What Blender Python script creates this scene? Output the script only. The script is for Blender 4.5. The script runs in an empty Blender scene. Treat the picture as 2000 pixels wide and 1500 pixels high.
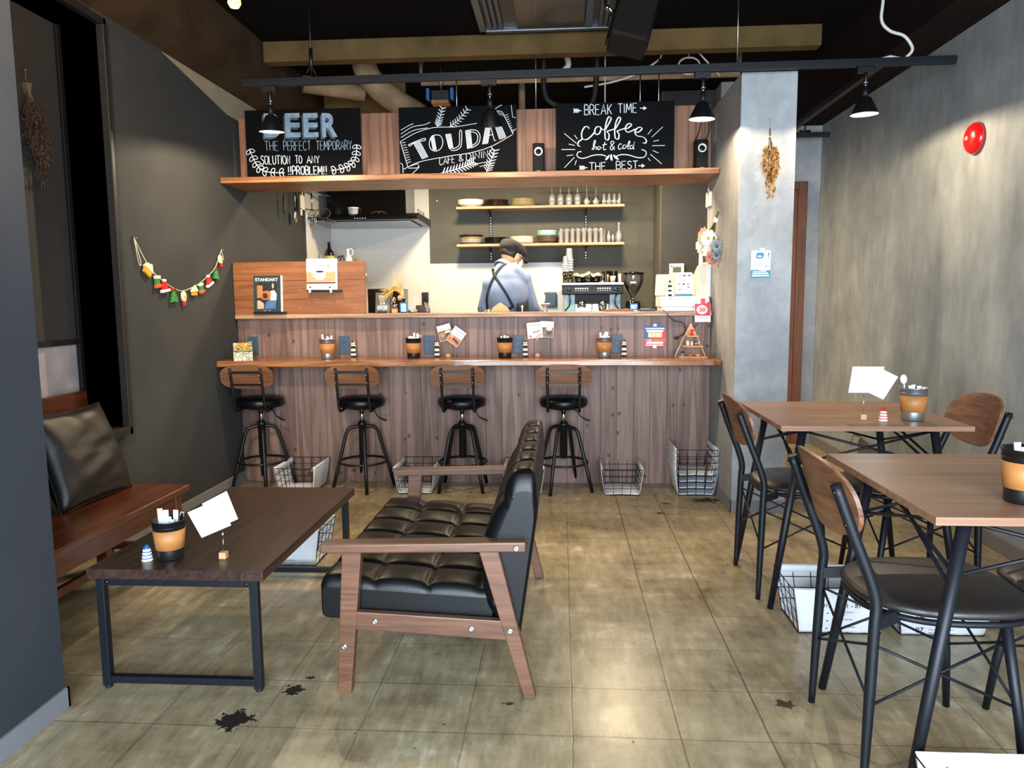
import bpy, math, random
from mathutils import Vector, Matrix
random.seed(7)
S = bpy.context.scene
COL = S.collection
PI = math.pi

# ---------------------------------------------------------------- camera
cam_d = bpy.data.cameras.new('camera')
cam = bpy.data.objects.new('camera', cam_d)
COL.objects.link(cam)
cam_d.sensor_fit = 'HORIZONTAL'
cam_d.sensor_width = 36.0
cam_d.lens = 1455.6 / 2000.0 * 36.0
cam_d.clip_start = 0.05
PITCH, YAW, ROLL = 0.11327145, -0.06687333, -0.00893034
_f = Vector((math.sin(YAW) * math.cos(PITCH), math.cos(YAW) * math.cos(PITCH), -math.sin(PITCH)))
_r0 = Vector((math.cos(YAW), -math.sin(YAW), 0))
_u0 = _r0.cross(_f)
_r = _r0 * math.cos(ROLL) + _u0 * math.sin(ROLL)
_u = -_r0 * math.sin(ROLL) + _u0 * math.cos(ROLL)
cam.matrix_world = Matrix(((_r.x, _u.x, -_f.x, 0), (_r.y, _u.y, -_f.y, 0), (_r.z, _u.z, -_f.z, 1.2), (0, 0, 0, 1)))
S.camera = cam

# ---------------------------------------------------------------- world, daylight, exposure
S.view_settings.view_transform = 'Standard'
S.view_settings.look = 'None'
S.view_settings.gamma = 1.0
S.view_settings.use_curve_mapping = False
S.view_settings.exposure = 1.0
W = bpy.data.worlds.new('world')
S.world = W
W.use_nodes = True
W.node_tree.nodes['Background'].inputs[0].default_value = (0.62, 0.76, 1.0, 1)
W.node_tree.nodes['Background'].inputs[1].default_value = 0.55
S.cycles.use_denoising = True
S.cycles.max_bounces = 8
S.cycles.diffuse_bounces = 4
S.cycles.glossy_bounces = 4
S.cycles.transmission_bounces = 8
S.cycles.transparent_max_bounces = 8
S.cycles.sample_clamp_indirect = 6.0
S.cycles.caustics_reflective = False
S.cycles.caustics_refractive = False


def light(name, kind, loc, power, col, size=0.1, size_y=None, aim=None, spot=None, blend=0.3):
    d = bpy.data.lights.new(name, kind)
    d.energy = power
    d.color = col
    if kind == 'AREA':
        d.size = size
        if size_y:
            d.shape = 'RECTANGLE'
            d.size_y = size_y
    else:
        d.shadow_soft_size = size
    if kind == 'SPOT':
        d.spot_size = spot
        d.spot_blend = blend
    o = bpy.data.objects.new(name, d)
    COL.objects.link(o)
    o.location = loc
    if aim is not None:
        o.rotation_euler = (Vector(aim) - Vector(loc)).to_track_quat('-Z', 'Y').to_euler()
    return o


DAY = (0.74, 0.87, 1.0)
WARM = (1.0, 0.80, 0.54)
KITCHEN = (1.0, 0.80, 0.52)
# daylight entering through the shop front behind the camera
light('daylight_shop_front', 'AREA', (0.35, -1.26, 1.15), 240, DAY, 3.2, 2.0, aim=(0.35, 4.0, 0.7))
# kitchen ceiling lamps (their fittings are above the shelf, out of view)
light('kitchen_lamp', 'AREA', (-0.75, 5.65, 2.40), 34, KITCHEN, 0.22, 0.22, aim=(-0.75, 5.75, 0))
light('kitchen_lamp_two', 'AREA', (0.45, 5.75, 2.33), 24, KITCHEN, 0.28, 0.28, aim=(0.45, 5.85, 0))

# ---------------------------------------------------------------- helpers
OFF = {}


def lin(c):
    if isinstance(c, str):
        c = tuple(int(c[i:i + 2], 16) for i in (0, 2, 4))
    out = []
    for v in c[:3]:
        v = v / 255.0
        out.append(v / 12.92 if v <= 0.04045 else ((v + 0.055) / 1.055) ** 2.4)
    return (out[0], out[1], out[2], 1.0)


class NT:
    def __init__(s, m):
        s.t = m.node_tree
        s.b = s.t.nodes['Principled BSDF']

    def n(s, kind, **kw):
        x = s.t.nodes.new(kind)
        for k, v in kw.items():
            if k.startswith('i_'):
                x.inputs[k[2:].replace('_', ' ')].default_value = v
            else:
                setattr(x, k, v)
        return x

    def l(s, a, b):
        s.t.links.new(a, b)

    def math(s, op, a, b=None, c=None):
        x = s.t.nodes.new('ShaderNodeMath')
        x.operation = op
        for i, v in enumerate((a, b, c)):
            if v is None:
                continue
            if isinstance(v, (int, float)):
                x.inputs[i].default_value = v
            else:
                s.l(v, x.inputs[i])
        return x.outputs[0]

    def mixc(s, fac, a, b, mode='MIX'):
        x = s.t.nodes.new('ShaderNodeMix')
        x.data_type = 'RGBA'
        x.blend_type = mode
        for sock, v in ((x.inputs[0], fac), (x.inputs[6], a), (x.inputs[7], b)):
            if isinstance(v, (int, float)):
                sock.default_value = v
            elif isinstance(v, tuple):
                sock.default_value = v
            else:
                s.l(v, sock)
        return x.outputs[2]

    def ramp(s, fac, stops):
        x = s.t.nodes.new('ShaderNodeValToRGB')
        e = x.color_ramp.elements
        while len(e) < len(stops):
            e.new(0.5)
        for el, (p, c) in zip(e, stops):
            el.position = p
            el.color = c
        s.l(fac, x.inputs[0])
        return x.outputs[0]

    def coords(s, scale=(1, 1, 1), out='Object'):
        tc = s.t.nodes.new('ShaderNodeTexCoord')
        mp = s.t.nodes.new('ShaderNodeMapping')
        mp.inputs['Scale'].default_value = scale
        s.l(tc.outputs[out], mp.inputs[0])
        return mp.outputs[0]

    def noise(s, vec, scale=5, detail=4, rough=0.55, dist=0.0):
        x = s.n('ShaderNodeTexNoise')
        x.inputs['Scale'].default_value = scale
        x.inputs['Detail'].default_value = detail
        x.inputs['Roughness'].default_value = rough
        x.inputs['Distortion'].default_value = dist
        s.l(vec, x.inputs['Vector'])
        return x.outputs['Fac']

    def bump(s, h, strength=0.2, dist=0.01):
        x = s.n('ShaderNodeBump')
        x.inputs['Strength'].default_value = strength
        x.inputs['Distance'].default_value = dist
        s.l(h, x.inputs['Height'])
        s.l(x.outputs[0], s.b.inputs['Normal'])


def new_mat(name):
    m = bpy.data.materials.new(name)
    m.use_nodes = True
    return m, NT(m)


def mat(name, c, rough=0.5, metal=0.0, var=0.06, vs=9.0, bump=0.0, bs=60.0, spec=0.5, coat=0.0, sheen=0.0):
    m, t = new_mat(name)
    c = lin(c)
    b = t.b
    b.inputs['Roughness'].default_value = rough
    b.inputs['Metallic'].default_value = metal
    b.inputs['Specular IOR Level'].default_value = spec
    b.inputs['Coat Weight'].default_value = coat
    b.inputs['Sheen Weight'].default_value = sheen
    v = t.coords()
    nz = t.noise(v, vs, 3)
    dk = tuple(x * (1 - 2 * var) for x in c[:3]) + (1,)
    lt = tuple(min(1, x * (1 + 2 * var)) for x in c[:3]) + (1,)
    t.l(t.ramp(nz, [(0.3, dk), (0.7, lt)]), b.inputs['Base Color'])
    if bump:
        t.bump(t.noise(v, bs, 3), bump, 0.01)
    return m


def glass(name, c=(1, 1, 1), rough=0.02, weight=1.0, ior=1.45, alpha=1.0):
    m, t = new_mat(name)
    t.b.inputs['Base Color'].default_value = lin(c) if max(c) > 1 else (*c, 1)
    t.b.inputs['Roughness'].default_value = rough
    t.b.inputs['Transmission Weight'].default_value = weight
    t.b.inputs['IOR'].default_value = ior
    t.b.inputs['Alpha'].default_value = alpha
    return m


def thin_glass(name, tint=(1, 1, 1), rough=0.03, base=0.03, ior=1.5, glint_mix=0.1):
    m = bpy.data.materials.new(name)
    m.use_nodes = True
    nt = m.node_tree
    nt.nodes.remove(nt.nodes['Principled BSDF'])
    out = nt.nodes['Material Output']
    tr, gl, mx, fr_ = (nt.nodes.new('ShaderNode' + k) for k in ('BsdfTransparent', 'BsdfGlossy', 'MixShader', 'Fresnel'))
    tr.inputs[0].default_value = (*tint, 1)
    df = nt.nodes.new('ShaderNodeBsdfDiffuse')
    df.inputs[0].default_value = (*tint, 1)
    m2 = nt.nodes.new('ShaderNodeMixShader')
    m2.inputs[0].default_value = glint_mix  # white diffuse mixed into the glass, standing in for bright highlights
    nt.links.new(tr.outputs[0], m2.inputs[1])
    nt.links.new(df.outputs[0], m2.inputs[2])
    gl.inputs['Roughness'].default_value = rough
    fr_.inputs[0].default_value = ior
    ad = nt.nodes.new('ShaderNodeMath')
    ad.operation = 'ADD'
    ad.use_clamp = True
    ad.inputs[1].default_value = base
    nt.links.new(fr_.outputs[0], ad.inputs[0])
    nt.links.new(ad.outputs[0], mx.inputs[0])
    nt.links.new(m2.outputs[0], mx.inputs[1])
    nt.links.new(gl.outputs[0], mx.inputs[2])
    nt.links.new(mx.outputs[0], out.inputs[0])
    return m


def emit(name, c, strength):
    m, t = new_mat(name)
    t.b.inputs['Base Color'].default_value = lin(c)
    t.b.inputs['Emission Color'].default_value = lin(c)
    t.b.inputs['Emission Strength'].default_value = strength
    return m


def wood(name, dark, light_, axis='z', scale=1.0, rough=0.5, plank=None, fine=0.66, freq=46.0, width=0.1, vary=0.35, knots=False, seam=False, coat=0.0, stretch=0.07, contrast=1.0, spec=0.5):
    """Grain runs along axis; plank = axis across which boards alternate every width metres."""
    m, t = new_mat(name)
    b = t.b
    b.inputs['Roughness'].default_value = rough
    b.inputs['Coat Weight'].default_value = coat
    b.inputs['Coat Roughness'].default_value = 0.15
    b.inputs['Specular IOR Level'].default_value = spec
    fine_w = fine
    sc = [1.0, 1.0, 1.0]
    sc['xyz'.index(axis)] = stretch
    tc = t.n('ShaderNodeTexCoord')
    base = tc.outputs['Object']
    rnd = None
    if plank:
        sep = t.n('ShaderNodeSeparateXYZ')
        t.l(base, sep.inputs[0])
        q = t.math('DIVIDE', sep.outputs['XYZ'.index(plank.upper())], width)
        cell = t.math('FLOOR', q)
        wn = t.n('ShaderNodeTexWhiteNoise', noise_dimensions='1D')
        t.l(cell, wn.inputs['W'])
        rnd = wn.outputs['Value']
        shift = t.math('MULTIPLY', rnd, 17.0)
        cx = t.n('ShaderNodeCombineXYZ')
        for i in range(3):
            t.l(shift, cx.inputs[i])
        va = t.n('ShaderNodeVectorMath', operation='ADD')
        t.l(base, va.inputs[0])
        t.l(cx.outputs[0], va.inputs[1])
        base2 = va.outputs[0]
    else:
        base2 = base
    mp = t.n('ShaderNodeMapping')
    mp.inputs['Scale'].default_value = sc
    t.l(base2, mp.inputs[0])
    g1 = t.noise(mp.outputs[0], 9.0 * scale, 3, 0.5, 0.6)
    # growth rings: contour bands of a stretched noise
    rings = t.math('SINE', t.math('MULTIPLY', g1, freq))
    rings = t.math('MULTIPLY_ADD', rings, 0.5, 0.5)
    fine = t.noise(mp.outputs[0], 90.0 * scale, 2, 0.6)
    f = t.math('MULTIPLY_ADD', rings, (1 - fine_w) * contrast, t.math('MULTIPLY', fine, fine_w))
    f = t.math('MULTIPLY_ADD', t.math('SUBTRACT', g1, 0.5), 0.5, f)
    cold, coll = lin(dark), lin(light_)
    col = t.ramp(f, [(0.22, cold), (0.78, coll)])
    if rnd is not None:
        k = t.math('MULTIPLY_ADD', rnd, vary, 1.0 - vary * 0.5)
        cc = t.n('ShaderNodeCombineXYZ')
        for i in range(3):
            t.l(k, cc.inputs[i])
        col = t.mixc(1.0, col, cc.outputs[0], 'MULTIPLY')
    if knots:
        s2 = t.n('ShaderNodeSeparateXYZ')
        t.l(base2, s2.inputs[0])
        mk = t.n('ShaderNodeCombineXYZ')
        t.l(t.math('MULTIPLY', s2.outputs[0], 2.2), mk.inputs[0])
        t.l(t.math('MULTIPLY', s2.outputs[2], 1.9), mk.inputs[1])
        vo = t.n('ShaderNodeTexVoronoi', voronoi_dimensions='2D')
        vo.inputs['Scale'].default_value = 1.9
        t.l(mk.outputs[0], vo.inputs['Vector'])
        kf = t.math('DIVIDE', vo.outputs['Distance'], 0.06)
        kf = t.math('MINIMUM', kf, 1.0)
        kf = t.math('POWER', kf, 2.0)
        col = t.mixc(kf, lin((52, 36, 28)), col)
    if seam and plank:
        fr = t.math('FRACT', q)
        e = t.math('MINIMUM', fr, t.math('SUBTRACT', 1.0, fr))
        sfac = t.math('MINIMUM', t.math('DIVIDE', e, 0.018), 1.0)
        col = t.mixc(sfac, lin((30, 22, 18)), col)
        h = t.math('ADD', t.math('MULTIPLY', sfac, 1.0), t.math('MULTIPLY', f, 0.12))
        t.bump(h, 0.35, 0.004)
    else:
        t.bump(f, 0.06, 0.004)
    t.l(col, b.inputs['Base Color'])
    return m


class Fr:
    """A plane: origin o, axes u and v, normal n."""
    def __init__(s, o, u=(1, 0, 0), v=(0, 0, 1)):
        s.o, s.u, s.v = Vector(o), Vector(u).normalized(), Vector(v).normalized()
        s.n = s.u.cross(s.v).normalized()

    def p(s, a, b, c=0.0):
        return s.o + s.u * a + s.v * b + s.n * c


_TXT = {}


def text_geo(body, offset=0.0):
    key = (body, offset)
    if key in _TXT:
        return _TXT[key]
    cu = bpy.data.curves.new('lettering', 'FONT')
    cu.body = body
    cu.size = 1.0
    cu.offset = offset
    cu.resolution_u = 4
    o = bpy.data.objects.new('lettering', cu)
    me = o.to_mesh()
    vs = [tuple(v.co) for v in me.vertices]
    fs = [tuple(p.vertices) for p in me.polygons]
    o.to_mesh_clear()
    bpy.data.objects.remove(o)
    bpy.data.curves.remove(cu)
    if not vs:
        vs, fs = [(0, 0, 0), (1, 0, 0), (1, 1, 0)], [(0, 1, 2)]
    x0, x1 = min(v[0] for v in vs), max(v[0] for v in vs)
    y0, y1 = min(v[1] for v in vs), max(v[1] for v in vs)
    w, h = max(x1 - x0, 1e-4), max(y1 - y0, 1e-4)
    _TXT[key] = ([((v[0] - x0) / w, (v[1] - y0) / h) for v in vs], fs, w / h)
    return _TXT[key]


class MB:
    def __init__(s):
        s.v, s.f, s.m, s.sm = [], [], [], []

    def add(s, vs, fs, m=0, smooth=False):
        k = len(s.v)
        s.v.extend(Vector(v) for v in vs)
        for f in fs:
            s.f.append(tuple(i + k for i in f))
            s.m.append(m)
            s.sm.append(smooth)
        return s

    def box(s, x0, x1, y0, y1, z0, z1, m=0):
        vs = [(x, y, z) for z in (z0, z1) for y in (y0, y1) for x in (x0, x1)]
        return s.add(vs, [(0, 2, 3, 1), (4, 5, 7, 6), (0, 1, 5, 4), (2, 6, 7, 3), (0, 4, 6, 2), (1, 3, 7, 5)], m)

    def obox(s, c, size, R=None, m=0):
        R = R or Matrix.Identity(3)
        c = Vector(c)
        a = [d / 2 for d in size]
        vs = [c + R @ Vector((x, y, z)) for z in (-a[2], a[2]) for y in (-a[1], a[1]) for x in (-a[0], a[0])]
        return s.add(vs, [(0, 2, 3, 1), (4, 5, 7, 6), (0, 1, 5, 4), (2, 6, 7, 3), (0, 4, 6, 2), (1, 3, 7, 5)], m)

    def beam(s, p0, p1, w, h, up=(0, 0, 1), m=0):
        """A square bar from p0 to p1."""
        p0, p1 = Vector(p0), Vector(p1)
        d = (p1 - p0).normalized()
        a = d.cross(Vector(up))
        if a.length < 1e-4:
            a = d.cross(Vector((0, 1, 0)))
        a.normalize()
        b = a.cross(d)
        vs = []
        for p in (p0, p1):
            for (i, j) in ((-1, -1), (1, -1), (1, 1), (-1, 1)):
                vs.append(p + a * (i * w / 2) + b * (j * h / 2))
        return s.add(vs, [(0, 1, 2, 3), (7, 6, 5, 4), (0, 4, 5, 1), (1, 5, 6, 2), (2, 6, 7, 3), (3, 7, 4, 0)], m)

    def cyl(s, p0, p1, r0, r1=None, n=14, m=0, cap=True):
        return s.tube([p0, p1], [r0, r0 if r1 is None else r1], n, m=m, cap=cap)

    def tube(s, pts, r, n=8, closed=False, m=0, cap=True, flat=1.0):
        pts = [Vector(p) for p in pts]
        k = len(pts)
        rs = list(r) if isinstance(r, (list, tuple)) else [r] * k
        base = len(s.v)
        up = None
        for i, p in enumerate(pts):
            if closed:
                d = pts[(i + 1) % k] - pts[i - 1]
            else:
                d = pts[min(i + 1, k - 1)] - pts[max(i - 1, 0)]
            d = d.normalized() if d.length > 1e-9 else Vector((0, 0, 1))
            if up is None:
                up = Vector((0, 0, 1)) if abs(d.z) < 0.9 else Vector((0, 1, 0))
            a = d.cross(up)
            if a.length < 1e-6:
                a = d.cross(Vector((1, 0, 0)))
            a.normalize()
            b = a.cross(d).normalized()
            up = b
            for j in range(n):
                t = 2 * PI * j / n
                s.v.append(p + a * (math.cos(t) * rs[i]) + b * (math.sin(t) * rs[i] * flat))
        for i in range(k if closed else k - 1):
            for j in range(n):
                i2 = (i + 1) % k
                s.f.append((base + i * n + j, base + i * n + (j + 1) % n, base + i2 * n + (j + 1) % n, base + i2 * n + j))
                s.m.append(m)
                s.sm.append(True)
        if cap and not closed:
            s.f.append(tuple(base + j for j in reversed(range(n))))
            s.f.append(tuple(base + (k - 1) * n + j for j in range(n)))
            s.m += [m, m]
            s.sm += [False, False]
        return s

    def lathe(s, prof, n=24, c=(0, 0, 0), m=0, R=None, sx=1.0, sy=1.0):
        base = len(s.v)
        c = Vector(c)
        for (r, z) in prof:
            for j in range(n):
                t = 2 * PI * j / n
                p = Vector((max(r, 1e-5) * math.cos(t) * sx, max(r, 1e-5) * math.sin(t) * sy, z))
                s.v.append(c + (R @ p if R else p))
        for i in range(len(prof) - 1):
            for j in range(n):
                s.f.append((base + i * n + j, base + i * n + (j + 1) % n, base + (i + 1) * n + (j + 1) % n, base + (i + 1) * n + j))
                s.m.append(m)
                s.sm.append(True)
        return s

    def prism(s, poly, fr, d, m=0, c0=0.0):
        """Polygon (a, b) in plane fr, extruded from c0 to c0 + d along its normal."""
        n = len(poly)
        vs = [fr.p(a, b, c0) for a, b in poly] + [fr.p(a, b, c0 + d) for a, b in poly]
        fs = [tuple(reversed(range(n))), tuple(range(n, 2 * n))]
        fs += [(i, (i + 1) % n, n + (i + 1) % n, n + i) for i in range(n)]
        return s.add(vs, fs, m)

    def quad(s, fr, a0, a1, b0, b1, c=0.0, m=0):
        return s.add([fr.p(a0, b0, c), fr.p(a1, b0, c), fr.p(a1, b1, c), fr.p(a0, b1, c)], [(0, 1, 2, 3)], m)

    def sphere(s, c, r, n=16, k=10, m=0, R=None):
        rx, ry, rz = r if isinstance(r, (tuple, list)) else (r, r, r)
        base = len(s.v)
        c = Vector(c)
        for i in range(k + 1):
            ph = PI * i / k
            for j in range(n):
                t = 2 * PI * j / n
                p = Vector((rx * max(math.sin(ph), 1e-4) * math.cos(t), ry * max(math.sin(ph), 1e-4) * math.sin(t), -rz * math.cos(ph)))
                s.v.append(c + (R @ p if R else p))
        for i in range(k):
            for j in range(n):
                s.f.append((base + i * n + j, base + i * n + (j + 1) % n, base + (i + 1) * n + (j + 1) % n, base + (i + 1) * n + j))
                s.m.append(m)
                s.sm.append(True)
        return s

    def stroke(s, pts, w, fr, c=0.001, m=0, taper=False):
        """A flat chalk or ink line of width w through the (a, b) points on plane fr."""
        k = len(pts)
        base = len(s.v)
        c += (len(s.f) * 7 % 101) * 6e-6
        for i, (x, y) in enumerate(pts):
            x0, y0 = pts[max(i - 1, 0)]
            x1, y1 = pts[min(i + 1, k - 1)]
            dx, dy = x1 - x0, y1 - y0
            L = math.hypot(dx, dy) or 1.0
            ww = w * 0.5
            if taper:
                ww *= 0.25 + 0.75 * math.sin(PI * (i + 0.3) / (k - 0.4))
            s.v.append(fr.p(x - dy / L * ww, y + dx / L * ww, c))
            s.v.append(fr.p(x + dy / L * ww, y - dx / L * ww, c))
        for i in range(k - 1):
            s.f.append((base + 2 * i + 1, base + 2 * i + 3, base + 2 * i + 2, base + 2 * i))
            s.m.append(m)
            s.sm.append(False)
        return s

    def text(s, body, fr, a, b, h, w=None, c=0.001, m=0, offset=0.0, align='l', warp=None):
        vs, fs, asp = text_geo(body, offset)
        w = w or h * asp
        if align == 'c':
            a -= w / 2
        out = []
        for (x, y) in vs:
            p, q = a + x * w, b + y * h
            if warp:
                p, q = warp(p, q)
            out.append(fr.p(p, q, c))
        return s.add(out, fs, m)

    def build(s, name, mats, parent=None, loc=None, bevel=0.0, seg=2, smooth=None, sub=0, world=False, solid=0.0, weld=False):
        off = Vector((0, 0, 0))
        if parent is not None:
            off = OFF.get(parent.name, Vector((0, 0, 0)))
        elif world:
            xs = [v.x for v in s.v]
            ys = [v.y for v in s.v]
            zs = [v.z for v in s.v]
            off = Vector(((min(xs) + max(xs)) / 2, (min(ys) + max(ys)) / 2, min(zs)))
        me = bpy.data.meshes.new(name)
        me.from_pydata([tuple(v - off) for v in s.v], [], s.f)
        if not isinstance(mats, (list, tuple)):
            mats = [mats]
        for m in mats:
            me.materials.append(m)
        me.polygons.foreach_set('material_index', s.m)
        sm = s.sm if smooth is None else [smooth] * len(s.f)
        me.polygons.foreach_set('use_smooth', sm)
        me.update()
        o = bpy.data.objects.new(name, me)
        COL.objects.link(o)
        if parent is not None:
            o.parent = parent
        elif world:
            o.location = off
        elif loc is not None:
            o.location = loc
        OFF[o.name] = off if (parent is not None or world) else Vector((0, 0, 0))
        if weld:
            w = o.modifiers.new('weld', 'WELD')
            w.merge_threshold = 0.0005
        if solid:
            q = o.modifiers.new('solid', 'SOLIDIFY')
            q.thickness = solid
            q.offset = 0
        if bevel:
            q = o.modifiers.new('bevel', 'BEVEL')
            q.width = bevel
            q.segments = seg
            q.limit_method = 'ANGLE'
            q.angle_limit = math.radians(40)
        if sub:
            q = o.modifiers.new('sub', 'SUBSURF')
            q.levels = q.render_levels = sub
        return o


def thing(name, label, cat, loc=(0, 0, 0), rz=0.0, group=None, world=True):
    """An Empty at the thing's base. world: its parts are given in room coordinates, else in its own."""
    o = bpy.data.objects.new(name, None)
    COL.objects.link(o)
    o.location = loc
    o.rotation_euler = (0, 0, rz)
    o.empty_display_size = 0.05
    OFF[o.name] = Vector(loc) if world else Vector((0, 0, 0))
    return tag(o, label, cat, group)


def tag(o, label, cat, group=None):
    o['label'] = label
    o['category'] = cat
    if group:
        o['group'] = group
    return o


def struct(o):
    o['kind'] = 'structure'
    return o


def dup(o, loc=None, rz=None, label=None, group=None, parent=None):
    c = o.copy()
    COL.objects.link(c)
    if parent is not None:
        c.parent = parent
    if loc is not None:
        c.location = loc
    if rz is not None:
        c.rotation_euler = (0, 0, rz)
    if label:
        c['label'] = label
    if group:
        c['group'] = group
    for ch in list(o.children):
        dup(ch, parent=c)
    return c


def rot(axis, a):
    return Matrix.Rotation(a, 3, axis)


def smooth_path(pts, n=6, closed=False):
    """Catmull-Rom through the points (2-D or 3-D)."""
    P = [Vector(p) if len(p) == 3 else Vector((p[0], p[1], 0)) for p in pts]
    two = len(pts[0]) == 2
    out = []
    k = len(P)
    rng = range(k if closed else k - 1)
    for i in rng:
        p1, p2 = P[i], P[(i + 1) % k]
        p0 = P[i - 1] if (i > 0 or closed) else p1 * 2 - p2
        p3 = P[(i + 2) % k] if (i + 2 < k or closed) else p2 * 2 - p1
        for j in range(n):
            t = j / n
            q = 0.5 * ((2 * p1) + (p2 - p0) * t + (2 * p0 - 5 * p1 + 4 * p2 - p3) * t * t + (-p0 + 3 * p1 - 3 * p2 + p3) * t ** 3)
            out.append(q)
    if not closed:
        out.append(P[-1])
    return [(q.x, q.y) for q in out] if two else out


def oval(w, h, n=40, p=2.6):
    """Rounded outline of a superellipse w x h."""
    out = []
    for i in range(n):
        t = 2 * PI * i / n
        c, d = math.cos(t), math.sin(t)
        out.append((w / 2 * abs(c) ** (2 / p) * (1 if c >= 0 else -1), h / 2 * abs(d) ** (2 / p) * (1 if d >= 0 else -1)))
    return out


ORD = ['first', 'second', 'third', 'fourth', 'fifth', 'sixth', 'seventh', 'eighth', 'ninth', 'tenth', 'eleventh', 'twelfth', 'thirteenth', 'fourteenth', 'fifteenth', 'sixteenth']

# single-line capitals on a unit cell for hand lettering
SF = {
    'A': [[(0, 0), (.42, 1), (.84, 0)], [(.14, .36), (.7, .36)]],
    'B': [[(0, 0), (0, 1), (.5, .95), (.62, .76), (.48, .56), (0, .53)], [(.48, .56), (.7, .3), (.54, .04), (0, 0)]],
    'C': [[(.72, .84), (.5, 1), (.18, .9), (0, .5), (.16, .1), (.48, 0), (.74, .16)]],
    'D': [[(0, 0), (0, 1), (.4, .97), (.7, .7), (.7, .3), (.4, .03), (0, 0)]],
    'E': [[(.6, 1), (0, 1), (0, 0), (.62, 0)], [(0, .52), (.5, .52)]],
    'F': [[(.6, 1), (0, 1), (0, 0)], [(0, .52), (.48, .52)]],
    'G': [[(.72, .84), (.5, 1), (.16, .9), (0, .5), (.16, .08), (.5, 0), (.74, .14), (.74, .44), (.44, .44)]],
    'H': [[(0, 0), (0, 1)], [(.66, 0), (.66, 1)], [(0, .5), (.66, .5)]],
    'I': [[(.1, 0), (.1, 1)]],
    'K': [[(0, 0), (0, 1)], [(.64, 1), (0, .42)], [(.18, .58), (.66, 0)]],
    'L': [[(0, 1), (0, 0), (.58, 0)]],
    'M': [[(0, 0), (.1, 1), (.46, .3), (.82, 1), (.92, 0)]],
    'N': [[(0, 0), (0, 1), (.66, 0), (.66, 1)]],
    'O': [[(.38, 1), (.1, .86), (0, .5), (.1, .14), (.38, 0), (.66, .14), (.76, .5), (.66, .86), (.38, 1)]],
    'P': [[(0, 0), (0, 1), (.48, .96), (.64, .74), (.48, .5), (0, .46)]],
    'R': [[(0, 0), (0, 1), (.48, .96), (.64, .74), (.48, .52), (0, .48)], [(.3, .5), (.68, 0)]],
    'S': [[(.62, .86), (.4, 1), (.1, .9), (.08, .66), (.34, .52), (.6, .38), (.62, .14), (.36, 0), (.04, .12)]],
    'T': [[(0, 1), (.76, 1)], [(.38, 1), (.38, 0)]],
    'U': [[(0, 1), (0, .26), (.18, .02), (.46, .02), (.66, .26), (.66, 1)]],
    'W': [[(0, 1), (.22, 0), (.46, .7), (.7, 0), (.94, 1)]],
    'Y': [[(0, 1), (.36, .5), (.72, 1)], [(.36, .5), (.36, 0)]],
    '!': [[(.1, 1), (.08, .32)], [(.07, .1), (.08, 0)]],
    '&': [[(.72, .3), (.5, 0), (.2, 0), (.06, .24), (.46, .7), (.36, .98), (.14, .92), (.16, .68), (.72, 0)]],
    ' ': [],
}
SW = {'I': .2, '!': .26, 'M': .96, 'W': 1.0, 'A': .84, 'O': .78, 'T': .74, 'D': .74, 'C': .74, 'G': .78, ' ': .5, 'U': .7, 'N': .7, 'H': .7, '&': .76}


def hand(mb, body, pt, x, y, h, w, lw, fr, m=0, c=0.001, slope=0.0, heavy=1, jit=0.02, rnd=None):
    """Hand-lettered capitals: body fills w from x at height h; pt maps (x, y) onto the plane."""
    rnd = rnd or random.Random(len(body))
    tot = sum(SW.get(ch, .66) + .22 for ch in body) - .22
    k = w / tot
    cx = x
    for ch in body:
        for st in SF.get(ch, []):
            q = []
            for (a, b) in st:
                px = cx + a * k + rnd.uniform(-jit, jit) * h
                q.append((px, y + b * h + rnd.uniform(-jit, jit) * h + slope * (px - x)))
            q = smooth_path(q, 4) if len(q) > 4 else q
            for r in range(heavy):
                o = (r - (heavy - 1) / 2) * lw * 0.8
                mb.stroke([pt(a + o, b) for a, b in q], lw, fr, c, m)
        cx += (SW.get(ch, .66) + .22) * k
# ---------------------------------------------------------------- materials
M = {}
M['charcoal'] = mat('charcoal_wall_paint', (58, 59, 59), 0.85, var=0.05, vs=3, bump=0.15, bs=140, spec=0.15)
M['charcoal_cool'] = mat('blue_grey_partition_paint', (54, 56, 61), 0.85, var=0.04, vs=3, bump=0.07, bs=140, spec=0.15)
M['black_ceiling'] = mat('black_ceiling_paint', (17, 15, 15), 0.9, var=0.1, vs=2, spec=0.05)
M['soffit'] = mat('dark_brown_soffit', (33, 22, 20), 0.85, var=0.1, vs=2, spec=0.08)
M['bare_shaded'] = mat('shaded_bare_concrete', (62, 49, 35), 0.9, var=0.14, vs=4, bump=0.3, bs=30, spec=0.1)  # bare concrete darkened: the left beam's shade is put into the colour
M['skirting'] = mat('grey_skirting', (120, 120, 124), 0.6, var=0.02)
M['skirting_dark'] = mat('grey_concrete_skirting', (112, 108, 104), 0.6, var=0.03)
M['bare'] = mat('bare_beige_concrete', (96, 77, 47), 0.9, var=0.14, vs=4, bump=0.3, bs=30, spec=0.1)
M['beige_wall'] = mat('beige_wall_strip', (150, 140, 116), 0.9, var=0.05, vs=5)
M['white_panel'] = mat('white_kitchen_panel', (208, 205, 198), 0.3, var=0.01)
M['kitchen_grey'] = mat('grey_kitchen_paint', (88, 86, 77), 0.85, var=0.06, vs=3, bump=0.15, bs=80)
M['kitchen_dark'] = mat('dark_kitchen_paint', (58, 58, 59), 0.85, var=0.04)
M['black_metal'] = mat('black_powder_coat', (11, 12, 13), 0.42, metal=0.0, var=0.05, spec=0.4)
M['navy_metal'] = mat('satin_black_steel', (17, 20, 26), 0.45, var=0.08, vs=40, spec=0.3)
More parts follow.
